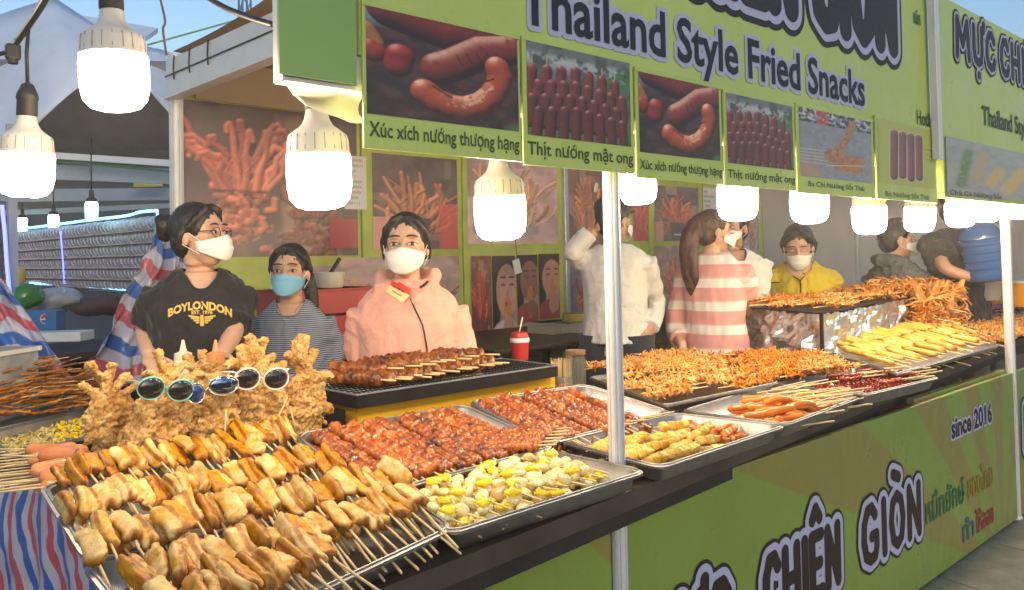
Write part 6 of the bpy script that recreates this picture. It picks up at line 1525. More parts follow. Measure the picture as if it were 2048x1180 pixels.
for a, e_ in ((sl, el), (sr, er)): q = a.lerp(e_, .73); R_ = basis(e_ - a); m = MB(); m.tube([q + R_ @ V3((0, .090 * math.cos(x), .090 * math.sin(x))) for x in np.linspace(0, 2 * PI, 19)], .004, 6, cap=False); m.build('sleeve_trim', M['tee_dark'], P.t, True)
m = MB(); m.tube(fine([P.on_cloth(*q, .003) for q in ((1577, 540), (1588, 553), (1600, 562), (1601, 585))], 3), .005, 6); m.tube(fine([P.on_cloth(*q, .003) for q in ((1600, 562), (1608, 553), (1618, 541))], 3), .004, 6); m.build('placket_trim', M['tee_dark'], P.t, True)
P.face(closed=True); P.mask(); P.hair('hair', [('ball', (-.03, .10, .02), (.04, .035, .045)), ('tube', [(-.06, -.02, .055), (-.08, .01, .01), (-.074, .03, -.05)], (.022, .018, .012)), ('tube', [(.06, -.02, .055), (.08, .01, .01), (.074, .03, -.05)], (.022, .018, .012))])

# ---- boy in the patterned hoodie
P = Person('boy in a grey patterned hoodie looking away to the side', 1795, 478, 5.75, 1.20, turn=2.3, head_turn=1.9, seed=17, male=True)
sl, sr = P.b(.165, 0, 1.24), P.b(-.165, 0, 1.24); el, er = P.pic(1750, 610, .1), P.pic(1835, 600, 0)
P.skin_mesh([dict(pts=[sl, el, P.pic(1770, 650)]), dict(pts=[sr, er, P.pic(1840, 640, 0)])], [(P.pic(1840, 640, 0), P.pic(1845, 660, 0), (0, .5, .5))])
P.garment('knit', [([sl, sl.lerp(el, .5), el, P.pic(1765, 640)], (.078, .075, .065, .05)), ([sr, sr.lerp(er, .5), er, P.pic(1840, 635)], (.078, .075, .065, .05))], 1.08, amp=.010, seed=10, extra=[('tube', [P.b(-.08, -.02, 1.33), P.b(-.07, .07, 1.35), P.b(0, .10, 1.34), P.b(.07, .07, 1.35), P.b(.08, -.02, 1.33)], [.03, .04, .05, .04, .03])]); P.face(); P.mask(); P.hair('hair', [('ball', (0, .0, .08), (.07, .085, .045))])

# ---- man carrying the blue water jug
P = Person('man in a black t-shirt carrying a blue water jug on his forearm', 1915, 415, 5.65, 1.20, turn=.9, head_turn=.9, skin='skin_dark', seed=19, male=True)
sl, sr = P.b(-.18, 0, 1.27), P.b(.18, 0, 1.27); el, er = P.pic(1890, 535, -.25), P.pic(1960, 540, .15); wl_, wr_ = P.pic(1948, 556, -.32), P.pic(1985, 545, .0)
P.skin_mesh([dict(pts=[sl, el, wl_]), dict(pts=[sr, er, wr_])], [(wl_, P.pic(1985, 553, -.30), (0, 0, 1), .15, 1.5, -1), (wr_, P.pic(1995, 540, -.05), (0, 0, 1))])
P.garment('tee_dark', [([sl, sl.lerp(el, .5), sl.lerp(el, .72)], (.088, .085, .088)), ([sr, sr.lerp(er, .5), sr.lerp(er, .7)], (.082, .08, .08))], 1.12, w=1.02, amp=.010, seed=12); P.face(); P.mask(); P.hair('hair', [('ball', (0, .0, .08), (.07, .085, .04))])
m = MB(); m.tube(fine([P.pic(1943, 553, -.33), P.pic(1945, 556, -.36), P.pic(1944, 560, -.31)], 3), .006, 6); m.build('bracelet', M['thai_red'], P.t, True)
jt = Nt('blue_bottle'); jt.set(Base_Color=(.035, .12, .36), Roughness=.12, Transmission_Weight=.25, Coat_Weight=.6); M['jug'] = jt.m
jc = P.pic(1966, 506, -.30); axis = V3((RT.x * -.15, RT.y * -.15, 1)).normalized(); R_ = basis(axis, FW); t = thing('water_jug', 'large blue ribbed water jug held upside down by the man in black', 'water jug', jc - axis * .19)
m = MB(); prof = [(.002, -.185), (.10, -.185), (.128, -.17), (.135, -.15)]
for z in np.linspace(-.14, .10, 25): prof.append((.135 - (.010 if int((z + .14) / .048 * 2) % 2 else 0), z))
prof += [(.133, .12), (.115, .16), (.075, .19), (.03, .205), (.026, .24), (.002, .24)]
m.rings([[jc + R_ @ V3((z, r * math.cos(a), r * math.sin(a))) for a in [2 * PI * i / 28 for i in range(28)]] for r, z in prof]); m.build('bottle_body', M['jug'], t, 'auto')
m = MB(); m.rings([[jc + R_ @ V3((z, r * math.cos(a), r * math.sin(a))) for a in [2 * PI * i / 20 for i in range(20)]] for r, z in ((.028, .225), (.030, .23), (.030, .25), (.024, .253))]); m.build('cap', M['white_plastic'], t, 'auto')
# ================================================================== things behind the counter
def box_thing(name, label, cat, c, size, mat, rim=None, rot=0, open_top=True, part='box_body'):
    t = thing(name, label, cat, (c[0], c[1], c[2] - size[2] / 2)); m = MB(); w, d, h = size; R = Matrix.Rotation(rot, 3, 'Z'); th = .006; c = V3(c)
    if open_top:
        m.box(c + V3((0, 0, -h / 2 + th / 2)), (w, d, th), R)
        for s in (-1, 1): m.box(c + R @ V3((s * (w / 2 - th / 2), 0, 0)), (th, d - .001, h), R); m.box(c + R @ V3((0, s * (d / 2 - th / 2), 0)), (w - 2 * th - .001, th, h - .001), R)
    else: m.box(c, size, R, bev=.004)
    m.build(part, M[mat], t)
    if rim:
        m = MB()
        for s in (-1, 1): m.box(c + R @ V3((s * w / 2, 0, h / 2 - .008)), (.012, d + .02, .016), R); m.box(c + R @ V3((0, s * d / 2, h / 2 - .008)), (w - .014, .012, .015), R)
        m.build('rim', M[rim], t)
    return t
M['red_tub'] = simple('red_translucent_plastic', (.50, .06, .06), .3, 0, .1, 6, Transmission_Weight=.1); M['cream'] = simple('cream_plastic', (.66, .58, .44), .4, 0, .05, 6); M['pale_tub'] = simple('pale_grey_plastic', (.36, .33, .29), .4, 0, .12, 6); M['yellow_bowl'] = simple('yellow_bowl', (.66, .58, .20), .4, 0, .1, 6)
by = 3.75
def bk(px, py): return at_y(px, py, by)
p0 = bk(520, 600); p1 = bk(1400, 600)
zb_ = 1.02
t = thing('back_table', 'dark work table along the back wall behind the sellers', 'table', (3.0, by, 0)); MB().box((4.3, by + .1, .90), (5.0, .6, .04), bev=.004).build('table_top', M['black_metal'], t)
for x in (1.9, 3.6, 5.2, 6.7):
    for y in (by - .15, by + .35): MB().box((x, y, .44), (.04, .04, .88)).build('leg', M['black_metal'], t)
a, b = bk(522, 600), bk(697, 600); z1, z0 = bk(610, 576).z, bk(610, 626).z
box_thing('plastic_tub', 'red plastic tub on the back table behind the striped girl', 'tub', ((a.x + b.x) / 2, by - .1, (z1 + z0) / 2), ((b.x - a.x), .3, z1 - z0), 'red_tub', 'red_box')
box_thing('plastic_crate', 'dark red crate below the red tub behind the striped girl', 'crate', ((a.x + b.x) / 2, by - .1, (z0 + .92) / 2 - .002), ((b.x - a.x) * 1.05, .34, z0 - .92 - .006), 'red_box', None, 0, False)
c = bk(640, 560); t = thing('white_pot', 'white round pot with a black handled ladle on the red tub', 'pot', (c.x, by - .1, z1)); m = MB(); m.lathe([(.002, 0), (.062, 0), (.068, .01), (.072, .075), (.068, .078), (.064, .02), (.002, .012)], 24, (c.x, by - .1, z1)); m.build('pot_body', M['cream'], t, 'auto')
q0, q1 = at_y(655, 556, by - .1), at_y(680, 516, by - .1); MB().bar(q0, q1, .022, .014, bev=.003).build('ladle_handle', M['black'], t)
a, b = bk(1062, 680), bk(1168, 680); z1, z0 = bk(1110, 640).z, bk(1110, 706).z
box_thing('food_container', 'pale translucent food container under the face posters', 'container', ((a.x + b.x) / 2, by - .12, (z1 + z0) / 2), (b.x - a.x, .3, z1 - z0), 'pale_tub', 'pale_tub')
t = thing('bowl_stack', 'stack of pale yellow bowls inside the food container', 'bowls', ((a.x + b.x) / 2, by - .12, z1)); 
for k in range(4): MB().lathe([(.03, -.03 + k * .014), (.085, .0 + k * .014), (.088, .003 + k * .014), (.03, -.02 + k * .014)], 20, ((a.x + b.x) / 2 + .03, by - .12, z1)).build('bowl', M['yellow_bowl'], t, True)
box_thing('steel_shelf', 'dark shelf block under the food container', 'shelf', ((a.x + b.x) / 2, by - .12, (z0 + .92) / 2), (b.x - a.x + .3, .4, max(.02, z0 - .925)), 'black_metal', None, 0, False)
# red drinks cooler cup
c = at_d(1040, 719, 3.55); r = .5 * 38 * 3.55 / F_PX; hh = 56 * 3.55 / F_PX
t = thing('drink_flask', 'red flask with a white band and straw behind the grill', 'flask', c); m = MB(); m.lathe([(r * .88, 0), (r * .92, hh * .45), (r * .98, hh * .62)], 24, c); m.build('flask_body', M['red_box'], t, 'auto'); MB().lathe([(r * 1.0, hh * .62), (r * 1.04, hh * .66), (r * 1.04, hh * .76), (r, hh * .78)], 24, c).build('band', M['white_plastic'], t, 'auto'); MB().lathe([(r * .96, hh * .78), (r * .86, hh * .96), (r * .5, hh), (.002, hh)], 24, c).build('lid', M['red_box'], t, 'auto')
MB().tube([c + V3((0, 0, hh)), c + V3((.02, .0, hh + .06))], .003, 6).build('straw', M['white_plastic'], t, True)
t = thing('prep_table', 'low dark table behind the grill carrying flask and boxes', 'table', (2.9, 2.95, 0)); MB().box((3.05, 3.12, c.z - .012), (.9, .35, .02), bev=.004).build('table_top', M['black_metal'], t)
for x in (2.65, 3.45):
    for y in (2.98, 3.26): MB().box((x, y, (c.z - .03) / 2), (.03, .03, c.z - .03)).build('leg', M['black_metal'], t)
m = MB(); t = thing('glass_jar', 'empty clear jar behind the stack of spare skewers', 'jar', at_d(1152, 775, 3.2)); q = at_d(1152, 775, 3.2); m.lathe([(.035, 0), (.04, .01), (.042, .10), (.036, .12), (.037, .13)], 20, q, cap=False); m.build('jar_body', M['clearp'], t, True); MB().lathe([(.0385, .128), (.040, .13), (.040, .145), (.002, .147)], 20, q).build('jar_lid', M['brown'], t, 'auto')
# steel pots behind the man in the white shirt
for px, py, w_, lab in ((1330, 655, 44, 'steel pot between the white shirt and the striped shirt'), (1366, 650, 30, 'smaller steel pot beside the striped shirt')):
    c = at_d(px, py + 30, 5.2); r = w_ / 2 * 5.2 / F_PX; t = thing('steel_pot', lab, 'pot', c); MB().lathe([(.002, 0), (r, 0), (r, .17), (r * 1.05, .175), (r * .94, .18), (r * .92, .02), (.002, .015)], 24, c).build('pot_body', M['steel'], t, 'auto')
    for s in (-1, 1): MB().tube([c + V3((s * r, 0, .12)), c + V3((s * (r + .025), 0, .13)), c + V3((s * r, 0, .14))], .005, 6).build('handle', M['steel'], t, True)
# sauce bottles
def sauce(px, pytop, w_, label, mat):
    d = 2.50; k = d / F_PX; c = at_d(px, pytop, d); r = w_ / 2 * k; z = c.z; t = thing('sauce_bottle', label, 'bottle', (c.x, c.y, z - .24))
    MB().lathe([(.002, -.24), (r * .95, -.24), (r, -.23), (r, -.10), (r * .93, -.085), (r * .93, -.07), (r * .80, -.055)], 24, c).build('bottle_body', M[mat], t, 'auto')
    MB().lathe([(r * .82, -.062), (r * .84, -.058), (r * .80, -.040), (r * .35, -.034), (.010, -.030), (.004, 0), (.002, .001)], 20, c).build('nozzle_cap', M[mat], t, 'auto')
M['sauce_white'] = simple('mayonnaise_bottle', (.62, .56, .40), .3, 0, .05, 6); M['sauce_orange'] = simple('orange_sauce_bottle', (.58, .24, .09), .3, 0, .05, 6)
sauce(366, 680, 42, 'cream coloured squeeze bottle behind the fried squids', 'sauce_white'); sauce(431, 680, 44, 'orange squeeze bottle behind the fried squids', 'sauce_orange'); sauce(492, 682, 34, 'red squeeze bottle behind the fried squids', 'red_box')
c = at_d(430, 680, 2.5); box_thing('wooden_block', 'wooden block carrying the squeeze bottles', 'block', (c.x, c.y, (c.z - .242 + CT) / 2), (.30, .10, max(.02, c.z - .243 - CT)), 'wood', None, -.35, False)
# far right: juice tub, clear bins
M['juice'] = simple('orange_juice', (.75, .33, .02), .25, 0, .05, 4)
for px, py, w_, h_, mt, lab in ((2052, 612, 72, 46, 'juice', 'bright orange juice tub at the right picture edge'), (1972, 600, 56, 42, 'pale_tub', 'pale clear bin under the water jug'), (1935, 605, 20, 22, 'thai_green', 'small green bowl left of the pale clear bin')):
    d = 5.6; k = d / F_PX; c = at_d(px, py, d); r = w_ / 2 * k; t = thing('tub', lab, 'tub', c); MB().lathe([(.002, 0), (r * .85, 0), (r * .95, .02), (r, h_ * k), (r * 1.04, h_ * k + .008), (r * .97, h_ * k + .006), (r * .95, h_ * k * .85), (.002, h_ * k * .85)], 26, c).build('tub_body', M[mt], t, 'auto')
    MB().lathe([(r * 1.05, h_ * k + .004), (r * 1.07, h_ * k + .01), (r * 1.02, h_ * k + .014)], 26, c).build('tub_rim', M['white_plastic'], t, 'auto')
# phone-like white tag hung on the wall, hook
c = at_y(1192, 375, 4.22); t = thing('hanging_tag', 'small white tag hanging in front of the narrow poster', 'tag', c); MB().box(c, (.035, .004, .075), Matrix.Rotation(.3, 3, 'Y')).build('tag_plate', M['white_plastic'], t); MB().tube([c + V3((0, 0, -.03)), c + V3((.01, 0, -.2))], .004, 6).build('tag_cord', M['brown'], t, True)
c = at_y(1034, 533, 4.20); t = thing('hanging_tag', 'white paper tag hanging on a cord before the face posters', 'tag', c); MB().box(c, (.065, .004, .10), Matrix.Rotation(-.25, 3, 'Y')).build('tag_plate', M['white_plastic'], t); MB().tube([c + V3((0, 0, .05)), c + V3((-.03, 0, .5))], .003, 6).build('tag_cord', M['brown'], t, True)

# ================================================================== striped tarpaulins and table cloth
def tarp_mat(name, period, axis=0, wob=.12, dim=1.0):
    t = Nt(name); a_ = t.n('ShaderNodeAttribute', attribute_name='stripe'); 
    R_ = (.52 * dim, .10 * dim, .14 * dim); W_ = (.50 * dim, .50 * dim, .60 * dim); B_ = (.045 * dim, .14 * dim, .46 * dim)
    f = t.n('ShaderNodeMath', operation='FRACT'); t.l(a_.outputs['Fac'], f.inputs[0])
    c = t.ramp(f.outputs[0], [(0, R_), (.22, R_), (.235, W_), (.46, W_), (.475, B_), (.72, B_), (.735, W_), (.97, W_), (.985, R_)])
    t.set(Base_Color=c, Roughness=.42, Coat_Weight=.2); v = t.coord(); t.bump(t.mix(.5, t.noise(20, 5, .6, v), t.noise(260, 2, .5, v)), .3, .006); return t.m
M['tarp'] = tarp_mat('striped_tarpaulin', 1, dim=.85)
def tarp(label, P00, P10, P11, P01, n0, n1, nu=50, nv=40, fold=.03, nf=6, name='tarpaulin', cat='tarpaulin', along='v', seed=1, wav=.10, sag=0):
    """hanging sheet between four corners; stripes n0..n1 counted across it"""
    P00, P10, P11, P01 = map(V3, (P00, P10, P11, P01)); nrm = (P10 - P00).cross(P01 - P00).normalized(); V = []; Fs = []; st = []
    for j in range(nv + 1):
        for i in range(nu + 1):
            u, v = i / nu, j / nv; p = P00.lerp(P10, u).lerp(P01.lerp(P11, u), v)
            d = fold * (math.sin(nf * 2 * PI * u + 1.5 * nz((u * 3, v * 3, 0), 1, seed)) * (.35 + .65 * v)) + fold * 1.2 * nz((u * 4, v * 4, 1), 1, seed + 2)
            V.append(p + nrm * d + V3((0, 0, -sag * math.sin(PI * u)))); s = u if along == 'v' else v; o_ = v if along == 'v' else u
            st.append(n0 + (n1 - n0) * s + wav * math.sin(o_ * 11 + s * 2) + wav * .6 * nz((u * 6, v * 6, 2), 1, seed + 4))
    for j in range(nv):
        for i in range(nu): a = j * (nu + 1) + i; Fs.append((a, a + 1, a + nu + 2, a + nu + 1))
    me = make_mesh(name, V, Fs, M['tarp'], True, {'stripe': st}); o = link(name, me); tag(o, label, cat); so_ = o.modifiers.new('th', 'SOLIDIFY'); so_.thickness = .002; return o
tarp('red, white and blue striped cloth hanging over the near left table edge', V3((.487, 2.565, CT + .004)), V3((.640, 2.05, CT + .004)), V3((.635, 2.05, .0)), V3((.47, 2.55, 0)), 0, 6.2, nu=90, nv=50, fold=.010, nf=4, name='table_cloth', cat='table cloth', wav=.30, seed=3)
tarp('striped cloth hanging below the left ends of the two roll trays', V3((.640, 2.045, CT + .004)), V3((.585, 1.212, CT + .004)), V3((.58, 1.21, .0)), V3((.635, 2.045, 0)), 6.2, 15.5, nu=120, nv=50, fold=.008, nf=5, name='table_cloth', cat='table cloth', wav=.30, seed=3)
tarp('striped cloth hanging at the far left edge below the brown skewers', V3((-.70, 2.945, CT + .003)), V3((.484, 2.565, CT + .003)), V3((.47, 2.55, 0)), V3((-.72, 2.93, 0)), 0, 12.0, nu=160, nv=40, fold=.012, nf=6, name='table_cloth', cat='table cloth', wav=.30, seed=4)
tarp('striped tarpaulin hanging from the white post behind the woman in black', at_d(322, 440, 3.75), at_d(372, 470, 3.85), at_d(420, 780, 3.75), at_d(165, 760, 3.55), 0.1, 3.35, fold=.04, nf=3, along='u', seed=6, wav=.12)
tarp('striped tarpaulin draped over goods at the far left edge', at_d(-60, 520, 3.3), at_d(8, 560, 3.3), at_d(165, 790, 3.1), at_d(-90, 800, 3.1), .2, 2.6, fold=.03, nf=3, along='u', seed=8, wav=.10)
# clear plastic bag over the brown skewers
M['bag'] = Nt('clear_bag').set(Base_Color=(.75, .68, .72), Roughness=.15, Transmission_Weight=.7, Alpha=.32).m
m = MB(); rows = []
for j in range(15):
    r_ = []
    for i in range(25):
        u, v = i / 24, j / 14; p = at_d(-30 + 190 * u, 800 - 70 * math.sin(PI * (u * .8 + .1)) * v, 3.25 + .10 * v); r_.append(p + V3((nz((u, v, 0), 7, 1), nz((u, v, 1), 7, 2), nz((u, v, 2), 7, 3))) * .05)
    rows.append(r_)
m.rings(rows, cap=False, closed=False); o = m.build('plastic_bag', M['bag'], None, True); tag(o, 'crumpled clear plastic bag behind the brown dried skewers', 'plastic bag')
# grey bin at the left edge
c = at_d(5, 735, 2.95); box_thing('grey_bin', 'grey green bin at the left picture edge', 'bin', (c.x - .05, c.y, c.z - .05), (.20, .25, .24), 'clear', 'white_plastic', .7)

# ================================================================== the stalls beyond, at the left
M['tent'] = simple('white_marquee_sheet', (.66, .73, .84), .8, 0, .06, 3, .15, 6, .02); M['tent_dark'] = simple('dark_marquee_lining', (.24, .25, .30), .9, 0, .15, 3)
def sheet(label, rows_, mat, name='tent_sheet', thick=.01, cat='tent'):
    m = MB(); m.rings(rows_, cap=False, closed=False); o = m.build(name, M[mat], None, True); tag(o, label, cat); so_ = o.modifiers.new('th', 'SOLIDIFY'); so_.thickness = thick; return o
low = [(-200, 380), (-60, 330), (10, 292), (64, 256), (110, 212), (150, 178), (190, 158), (232, 150), (270, 160), (300, 180), (328, 212), (372, 262)]
top = [(-220, 120), (-90, 70), (-30, 40), (30, 18), (70, 6), (104, -8), (150, 22), (190, 50), (230, 72), (270, 88), (330, 100), (390, 128)]
N_ = 30; rr_ = []
for j in range(9):
    v = j / 8; r_ = []
    for i in range(N_ + 1):
        u = i / N_; a = (np.interp(u, np.linspace(0, 1, 12), [q[0] for q in low]), np.interp(u, np.linspace(0, 1, 12), [q[1] for q in low])); b = (np.interp(u, np.linspace(0, 1, 12), [q[0] for q in top]), np.interp(u, np.linspace(0, 1, 12), [q[1] for q in top]))
        r_.append(at_d(a[0] * (1 - v) + b[0] * v, a[1] * (1 - v) + b[1] * v, 7.5 + 2.2 * v - .4 * math.sin(PI * v) + .15 * math.sin(u * 14)))
    rr_.append(r_)
sheet('large pale blue white marquee roof rising behind the hanging lamps', rr_, 'tent')
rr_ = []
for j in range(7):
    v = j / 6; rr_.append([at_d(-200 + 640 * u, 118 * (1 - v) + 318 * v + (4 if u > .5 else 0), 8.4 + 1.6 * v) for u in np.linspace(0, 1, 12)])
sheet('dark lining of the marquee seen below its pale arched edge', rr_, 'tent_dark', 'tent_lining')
t = thing('roof_eave', 'pale flat eave jutting out behind the topmost lamp', 'roof', at_d(230, 60, 11)); m = MB(); q = [at_d(148, 28, 11), at_d(316, 56, 10), at_d(284, 78, 9.2), at_d(180, 66, 10)]; m.add(q + [x + V3((0, 0, -.06)) for x in q], [(0, 1, 2, 3), (7, 6, 5, 4), (0, 4, 5, 1), (1, 5, 6, 2), (2, 6, 7, 3), (3, 7, 4, 0)]); m.build('eave_slab', M['tent'], t)
# stall frame beams
def beam(label, a, b, w, h, mat='alu_white', name='stall_beam'): m = MB(); m.bar(a, b, w, h); o = m.build(name, M[mat]); return tag(o, label, 'beam')
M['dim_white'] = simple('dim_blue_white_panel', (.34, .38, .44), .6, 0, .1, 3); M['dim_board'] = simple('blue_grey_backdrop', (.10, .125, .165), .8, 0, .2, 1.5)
beam('white eave beam of the stall beyond, just under the dark lining', at_d(-120, 296, 6.6), at_d(420, 332, 6.4), .05, .05)
beam('green tube light line along the stall beyond', at_d(100, 321, 6.55), at_d(420, 350, 6.35), .02, .02, 'thai_green')
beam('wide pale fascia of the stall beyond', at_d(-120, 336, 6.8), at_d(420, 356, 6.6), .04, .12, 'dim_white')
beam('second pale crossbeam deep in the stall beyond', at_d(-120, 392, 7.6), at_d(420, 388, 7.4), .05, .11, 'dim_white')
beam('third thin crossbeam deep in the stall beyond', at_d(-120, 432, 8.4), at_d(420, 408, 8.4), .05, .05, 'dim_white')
o = beam('yellow banner piece hanging between the crossbeams', at_d(268, 364, 7.2), at_d(325, 362, 7.2), .02, .09, 'yellow_strip', 'banner_scrap')
bw = thing('far_partition', 'blue grey partition at the back of the stall beyond', 'wall', at_d(150, 560, 9.5)); bw['kind'] = 'structure'
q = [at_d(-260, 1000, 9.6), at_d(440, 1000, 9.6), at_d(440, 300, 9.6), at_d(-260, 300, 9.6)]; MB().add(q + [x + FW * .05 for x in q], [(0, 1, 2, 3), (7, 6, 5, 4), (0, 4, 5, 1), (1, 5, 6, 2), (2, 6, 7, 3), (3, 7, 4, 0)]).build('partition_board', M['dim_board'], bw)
m = MB(); m.bar(V3((at_d(30, 500, 5.2).x, at_d(30, 500, 5.2).y, 0)), V3((at_d(22, 300, 5.2).x, at_d(22, 300, 5.2).y, 2.3)), .05, .05, up=(1, 0, 0)); tag(m.build('stall_post', M['dim_white']), 'pale post of the stall beyond with a blue light rope, at the left edge', 'post')
# rack with rows of stacked paper cups
M['cup'] = simple('stacked_cups', (.60, .58, .64), .55, 0, .15, 20); M['shelf'] = simple('shelf_brown', (.12, .08, .06), .7, 0, .2, 8)
rk = thing('cup_rack', 'rack holding six long rows of stacked white cups, outlined in blue rope light', 'rack', at_d(160, 580, 7.0))
cup = MB().lathe([(.038, 0), (.0405, .030), (.043, .032), (.043, .036), (.038, .036)], 14); cme = cup.mesh('cup', M['cup'], True)
for row in range(6):
    f0 = row / 6 + .06; f1 = f0 + .02; y0, y1 = 462 + 100 * f0, 425 + 152 * f0
    a, b = at_d(15, y0 + 8, 7.6), at_d(318, y1 + 10, 6.0); d = b - a; n = 49
    for k in range(n):
        o = link('cup', cme); child(o, rk); q = a.lerp(b, (k + .5 + U(-.1, .1)) / n); o.location = q - rk.location + V3((0, 0, U(-.004, .004))); o.rotation_euler = (basis(d)).to_quaternion().to_euler(); o.rotation_euler = (basis(d) @ Matrix.Rotation(PI / 2, 3, 'Y')).to_euler(); sc = 1.15 * (1 if row < 5 else .9); o.scale = (sc, sc, 1.3)
    MB().bar(a + V3((0, .0, -.062)), b + V3((0, 0, -.062)), .11, .012).build('shelf_board', M['shelf'], rk)
def rope(label, pts, mat, r=.010): m = MB(); m.tube(fine(pts, 5), r, 8); o = m.build('rope_light', M[mat], None, True); tag(o, label, 'rope light')
rope('bright blue rope light along the top of the cup rack', [at_d(18, 460, 7.4), at_d(90, 452, 7.0), at_d(180, 440, 6.6), at_d(250, 432, 6.2), at_d(280, 424, 6.0), at_d(314, 421, 5.8)], 'rope_glow', .011)
rope('blue white rope light along the bottom of the cup rack', [at_d(60, 566, 7.2), at_d(130, 570, 6.9), at_d(190, 574, 6.6), at_d(250, 579, 6.3)], 'rope_glow', .010)
rope('short upright rope light at the right end of the cup rack', [at_d(314, 421, 5.8), at_d(316, 440, 5.8), at_d(316, 458, 5.8)], 'rope_glow', .010)
rope('faint upright rope light in the middle of the cup rack', [at_d(121, 462, 6.8), at_d(125, 510, 6.8), at_d(129, 568, 6.8)], 'rope_blue', .007)
rope('deep blue rope light winding down the left post', [at_d(4, 410, 5.1), at_d(10, 470, 5.1), at_d(14, 530, 5.1), at_d(20, 590, 5.1)], 'rope_blue', .012)
for px, py, w_, lab in ((183, 420, 24, 'bluish lamp hanging above the right part of the cup rack'), (107, 443, 20, 'bluish lamp hanging above the middle of the cup rack'), (45, 448, 18, 'bluish lamp hanging above the left part of the cup rack')):
    d = .09 * F_PX / w_; c = at_d(px, py, d); t = thing('cold_lamp', lab, 'lamp', c, 'bluish lamps of the stall beyond'); MB().lathe([(.02, -.08), (.042, -.07), (.045, .04), (.04, .06)], 16, c).build('diffuser', M['cold_glow'], t, True); MB().lathe([(.041, .06), (.035, .085), (.018, .10), (.016, .15), (.002, .152)], 16, c).build('socket', M['black'], t, 'auto'); MB().tube([c + V3((0, 0, .15)), c + V3((0, 0, .55))], .006, 6).build('cord', M['black'], t, True)
# goods under the rack
M['green_bag'] = Nt('green_bag').set(Base_Color=(.05, .26, .06), Roughness=.15, Transmission_Weight=.3).m; M['blue_carton'] = simple('blue_carton', (.03, .13, .33), .5, 0, .1, 8); M['maroon'] = simple('dark_goods', (.07, .045, .05), .8, 0, .3, 12)
def blob(name, label, cat, px, py, d, rx, rz, mat, seed): 
    c = at_d(px, py, d); k = d / F_PX; m = MB(); m.ell((0, 0, 0), (rx * k, rx * k * .8, rz * k), None, 22, 14)
    for v in m.V: q = v.copy(); v *= 1 + .30 * nz(q, 5, seed, 3) + .10 * abs(nz(q, 18, seed))
    o = link(name, m.mesh(name, M[mat], True), None, c); return tag(o, label, cat)
blob('plastic_bag', 'shiny green plastic bag of goods at the left, under the cup rack', 'bag', 58, 592, 5.0, 30, 26, 'green_bag', 1)
blob('plastic_bag', 'crumpled pale plastic sacks beside the green bag', 'bag', 118, 600, 5.3, 48, 24, 'clear', 2)
blob('goods_sack', 'dark sack under the cup rack near the striped tarpaulin', 'sack', 195, 610, 5.4, 55, 22, 'maroon', 3)
blob('yellow_bag', 'dull yellow bag at the left under the cup rack', 'bag', 38, 555, 5.6, 16, 20, 'yellow_strip', 4)
c = at_d(93, 640, 4.6); t = box_thing('drinks_carton', 'blue drinks carton with a round red white and blue emblem', 'carton', (c.x, c.y, c.z), (.155, .10, .11), 'blue_carton', None, -YAW * .86, False)
n_ = (CAM - c); n_.z = 0; n_.normalize(); sd_ = V3((-n_.y, n_.x, 0)); sd_ = sd_ if sd_.dot(RT) > 0 else -sd_; e = c + n_ * .054 + V3((0, 0, .01))
for nm, mt, rr2, a0, a1, lf in (('emblem_disc', 'white_plastic', .031, 0, 2 * PI, 0), ('emblem_red', 'thai_red', .028, .25, PI - .0, .0015), ('emblem_blue', 'thai_blue', .028, PI + .25, 2 * PI, .0015)):
    m = MB(); pts = [e + n_ * lf + sd_ * rr2 * math.cos(a) + V3((0, 0, rr2 * math.sin(a))) for a in np.linspace(a0, a1, 18)][:(-1 if nm == 'emblem_disc' else None)]; m.add(pts, [tuple(range(len(pts)))]); m.build(nm, M[mt], t)
c = at_d(118, 672, 4.4); t = box_thing('white_tray', 'white lidded tray under the blue drinks carton', 'tray', (c.x, c.y, c.z), (.30, .16, .05), 'white_plastic', None, -YAW * .86, False)
tb = thing('side_table', 'dark cluttered table under the goods in the stall beyond', 'table', at_d(150, 700, 4.9)); c = at_d(130, 705, 4.7); MB().box((c.x + .1, c.y + .3, c.z - .02), (1.5, .8, .04)).build('table_top', M['maroon'], tb)
for dx in (-.55, .75):
    for dy in (0, .6): MB().box((c.x + dx, c.y + dy, (c.z - .04) / 2), (.05, .05, c.z - .04)).build('leg', M['black_metal'], tb)
MB().box((c.x + .1, c.y + .62, (c.z - .04) / 2), (1.4, .04, c.z - .05)).build('back_board', M['maroon'], tb)
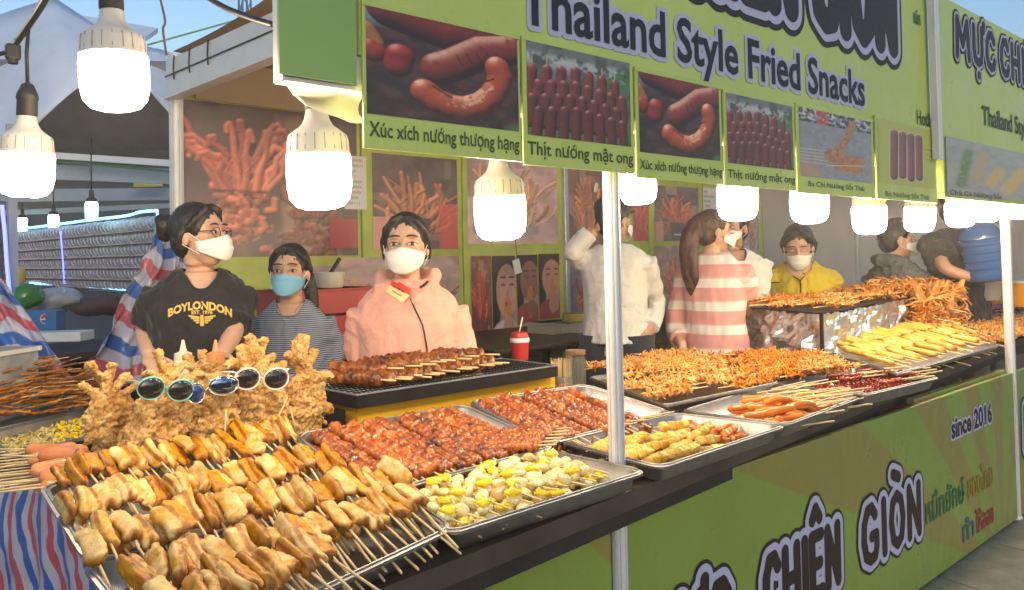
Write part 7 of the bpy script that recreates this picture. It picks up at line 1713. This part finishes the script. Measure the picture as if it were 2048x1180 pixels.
# lattice tower beyond
tw = thing('lattice_tower', 'small dark lattice mast against the sky beyond the beam', 'tower', (at_d(490, 60, 60).x, at_d(490, 60, 60).y, 0)); a = at_d(490, 60, 60); w_ = 20 * 60 / F_PX / 2; M['tower'] = simple('tower_grey', (.06, .08, .12), .6, .3, .1, 3)
top_ = a.z + 8; m = MB(); Cn = [(-1, -1), (1, -1), (1, 1), (-1, 1)]
for cx_, cy_ in Cn: m.bar((a.x + cx_ * w_, a.y + cy_ * w_, 0), (a.x + cx_ * w_ * .8, a.y + cy_ * w_ * .8, top_), .12)
m.build('mast_leg', M['tower'], tw); m = MB(); nseg = 22
for k in range(nseg):
    z0_, z1_ = top_ * k / nseg, top_ * (k + 1) / nseg
    for q in range(4): c0, c1 = Cn[q], Cn[(q + 1) % 4]; m.bar((a.x + c0[0] * w_ * .9, a.y + c0[1] * w_ * .9, z0_), (a.x + c1[0] * w_ * .9, a.y + c1[1] * w_ * .9, z1_), .06)
o = m.build('lattice_brace', M['tower'], tw); o['kind'] = 'stuff'
# row of stalls opposite, behind the far end, closes the view
M['far_warm'] = simple('warm_far_panel', (.42, .33, .25), .7, 0, .1, 2)
t = thing('far_stall', 'low pale panels of stalls far beyond the counter end', 'stall', (16, 5, 0)); MB().box((17, 3.0, 1.25), (.1, 6.0, 2.5)).build('end_panel', M['far_warm'], t)
MB().box((16.9, 3, 2.55), (.3, 6.2, .1)).build('roof_edge', M['dim_white'], t)
t = thing('far_stall', 'blue grey stall backs beyond the marquee at the left', 'stall', (-2, 16, 0)); MB().box((-4, 17, 1.1), (18, .1, 2.2)).build('back_panel', M['dim_board'], t); MB().box((-4, 16.9, 2.25), (18.2, .4, .1)).build('roof_edge', M['dim_white'], t)
# ================================================================== smoky evening air of the market
hz = bpy.data.materials.new('haze_air'); hz.use_nodes = True; nt_ = hz.node_tree
for n in list(nt_.nodes): nt_.nodes.remove(n)
vo_ = nt_.nodes.new('ShaderNodeVolumePrincipled'); vo_.inputs['Color'].default_value = (.9, .9, .92, 1); vo_.inputs['Density'].default_value = .008; vo_.inputs['Anisotropy'].default_value = .78
ou_ = nt_.nodes.new('ShaderNodeOutputMaterial'); nt_.links.new(vo_.outputs[0], ou_.inputs['Volume'])
m = MB(); m.box((0, 5, 4.5), (700, 700, 11)); o = m.build('haze', hz); tag(o, kind='stuff')
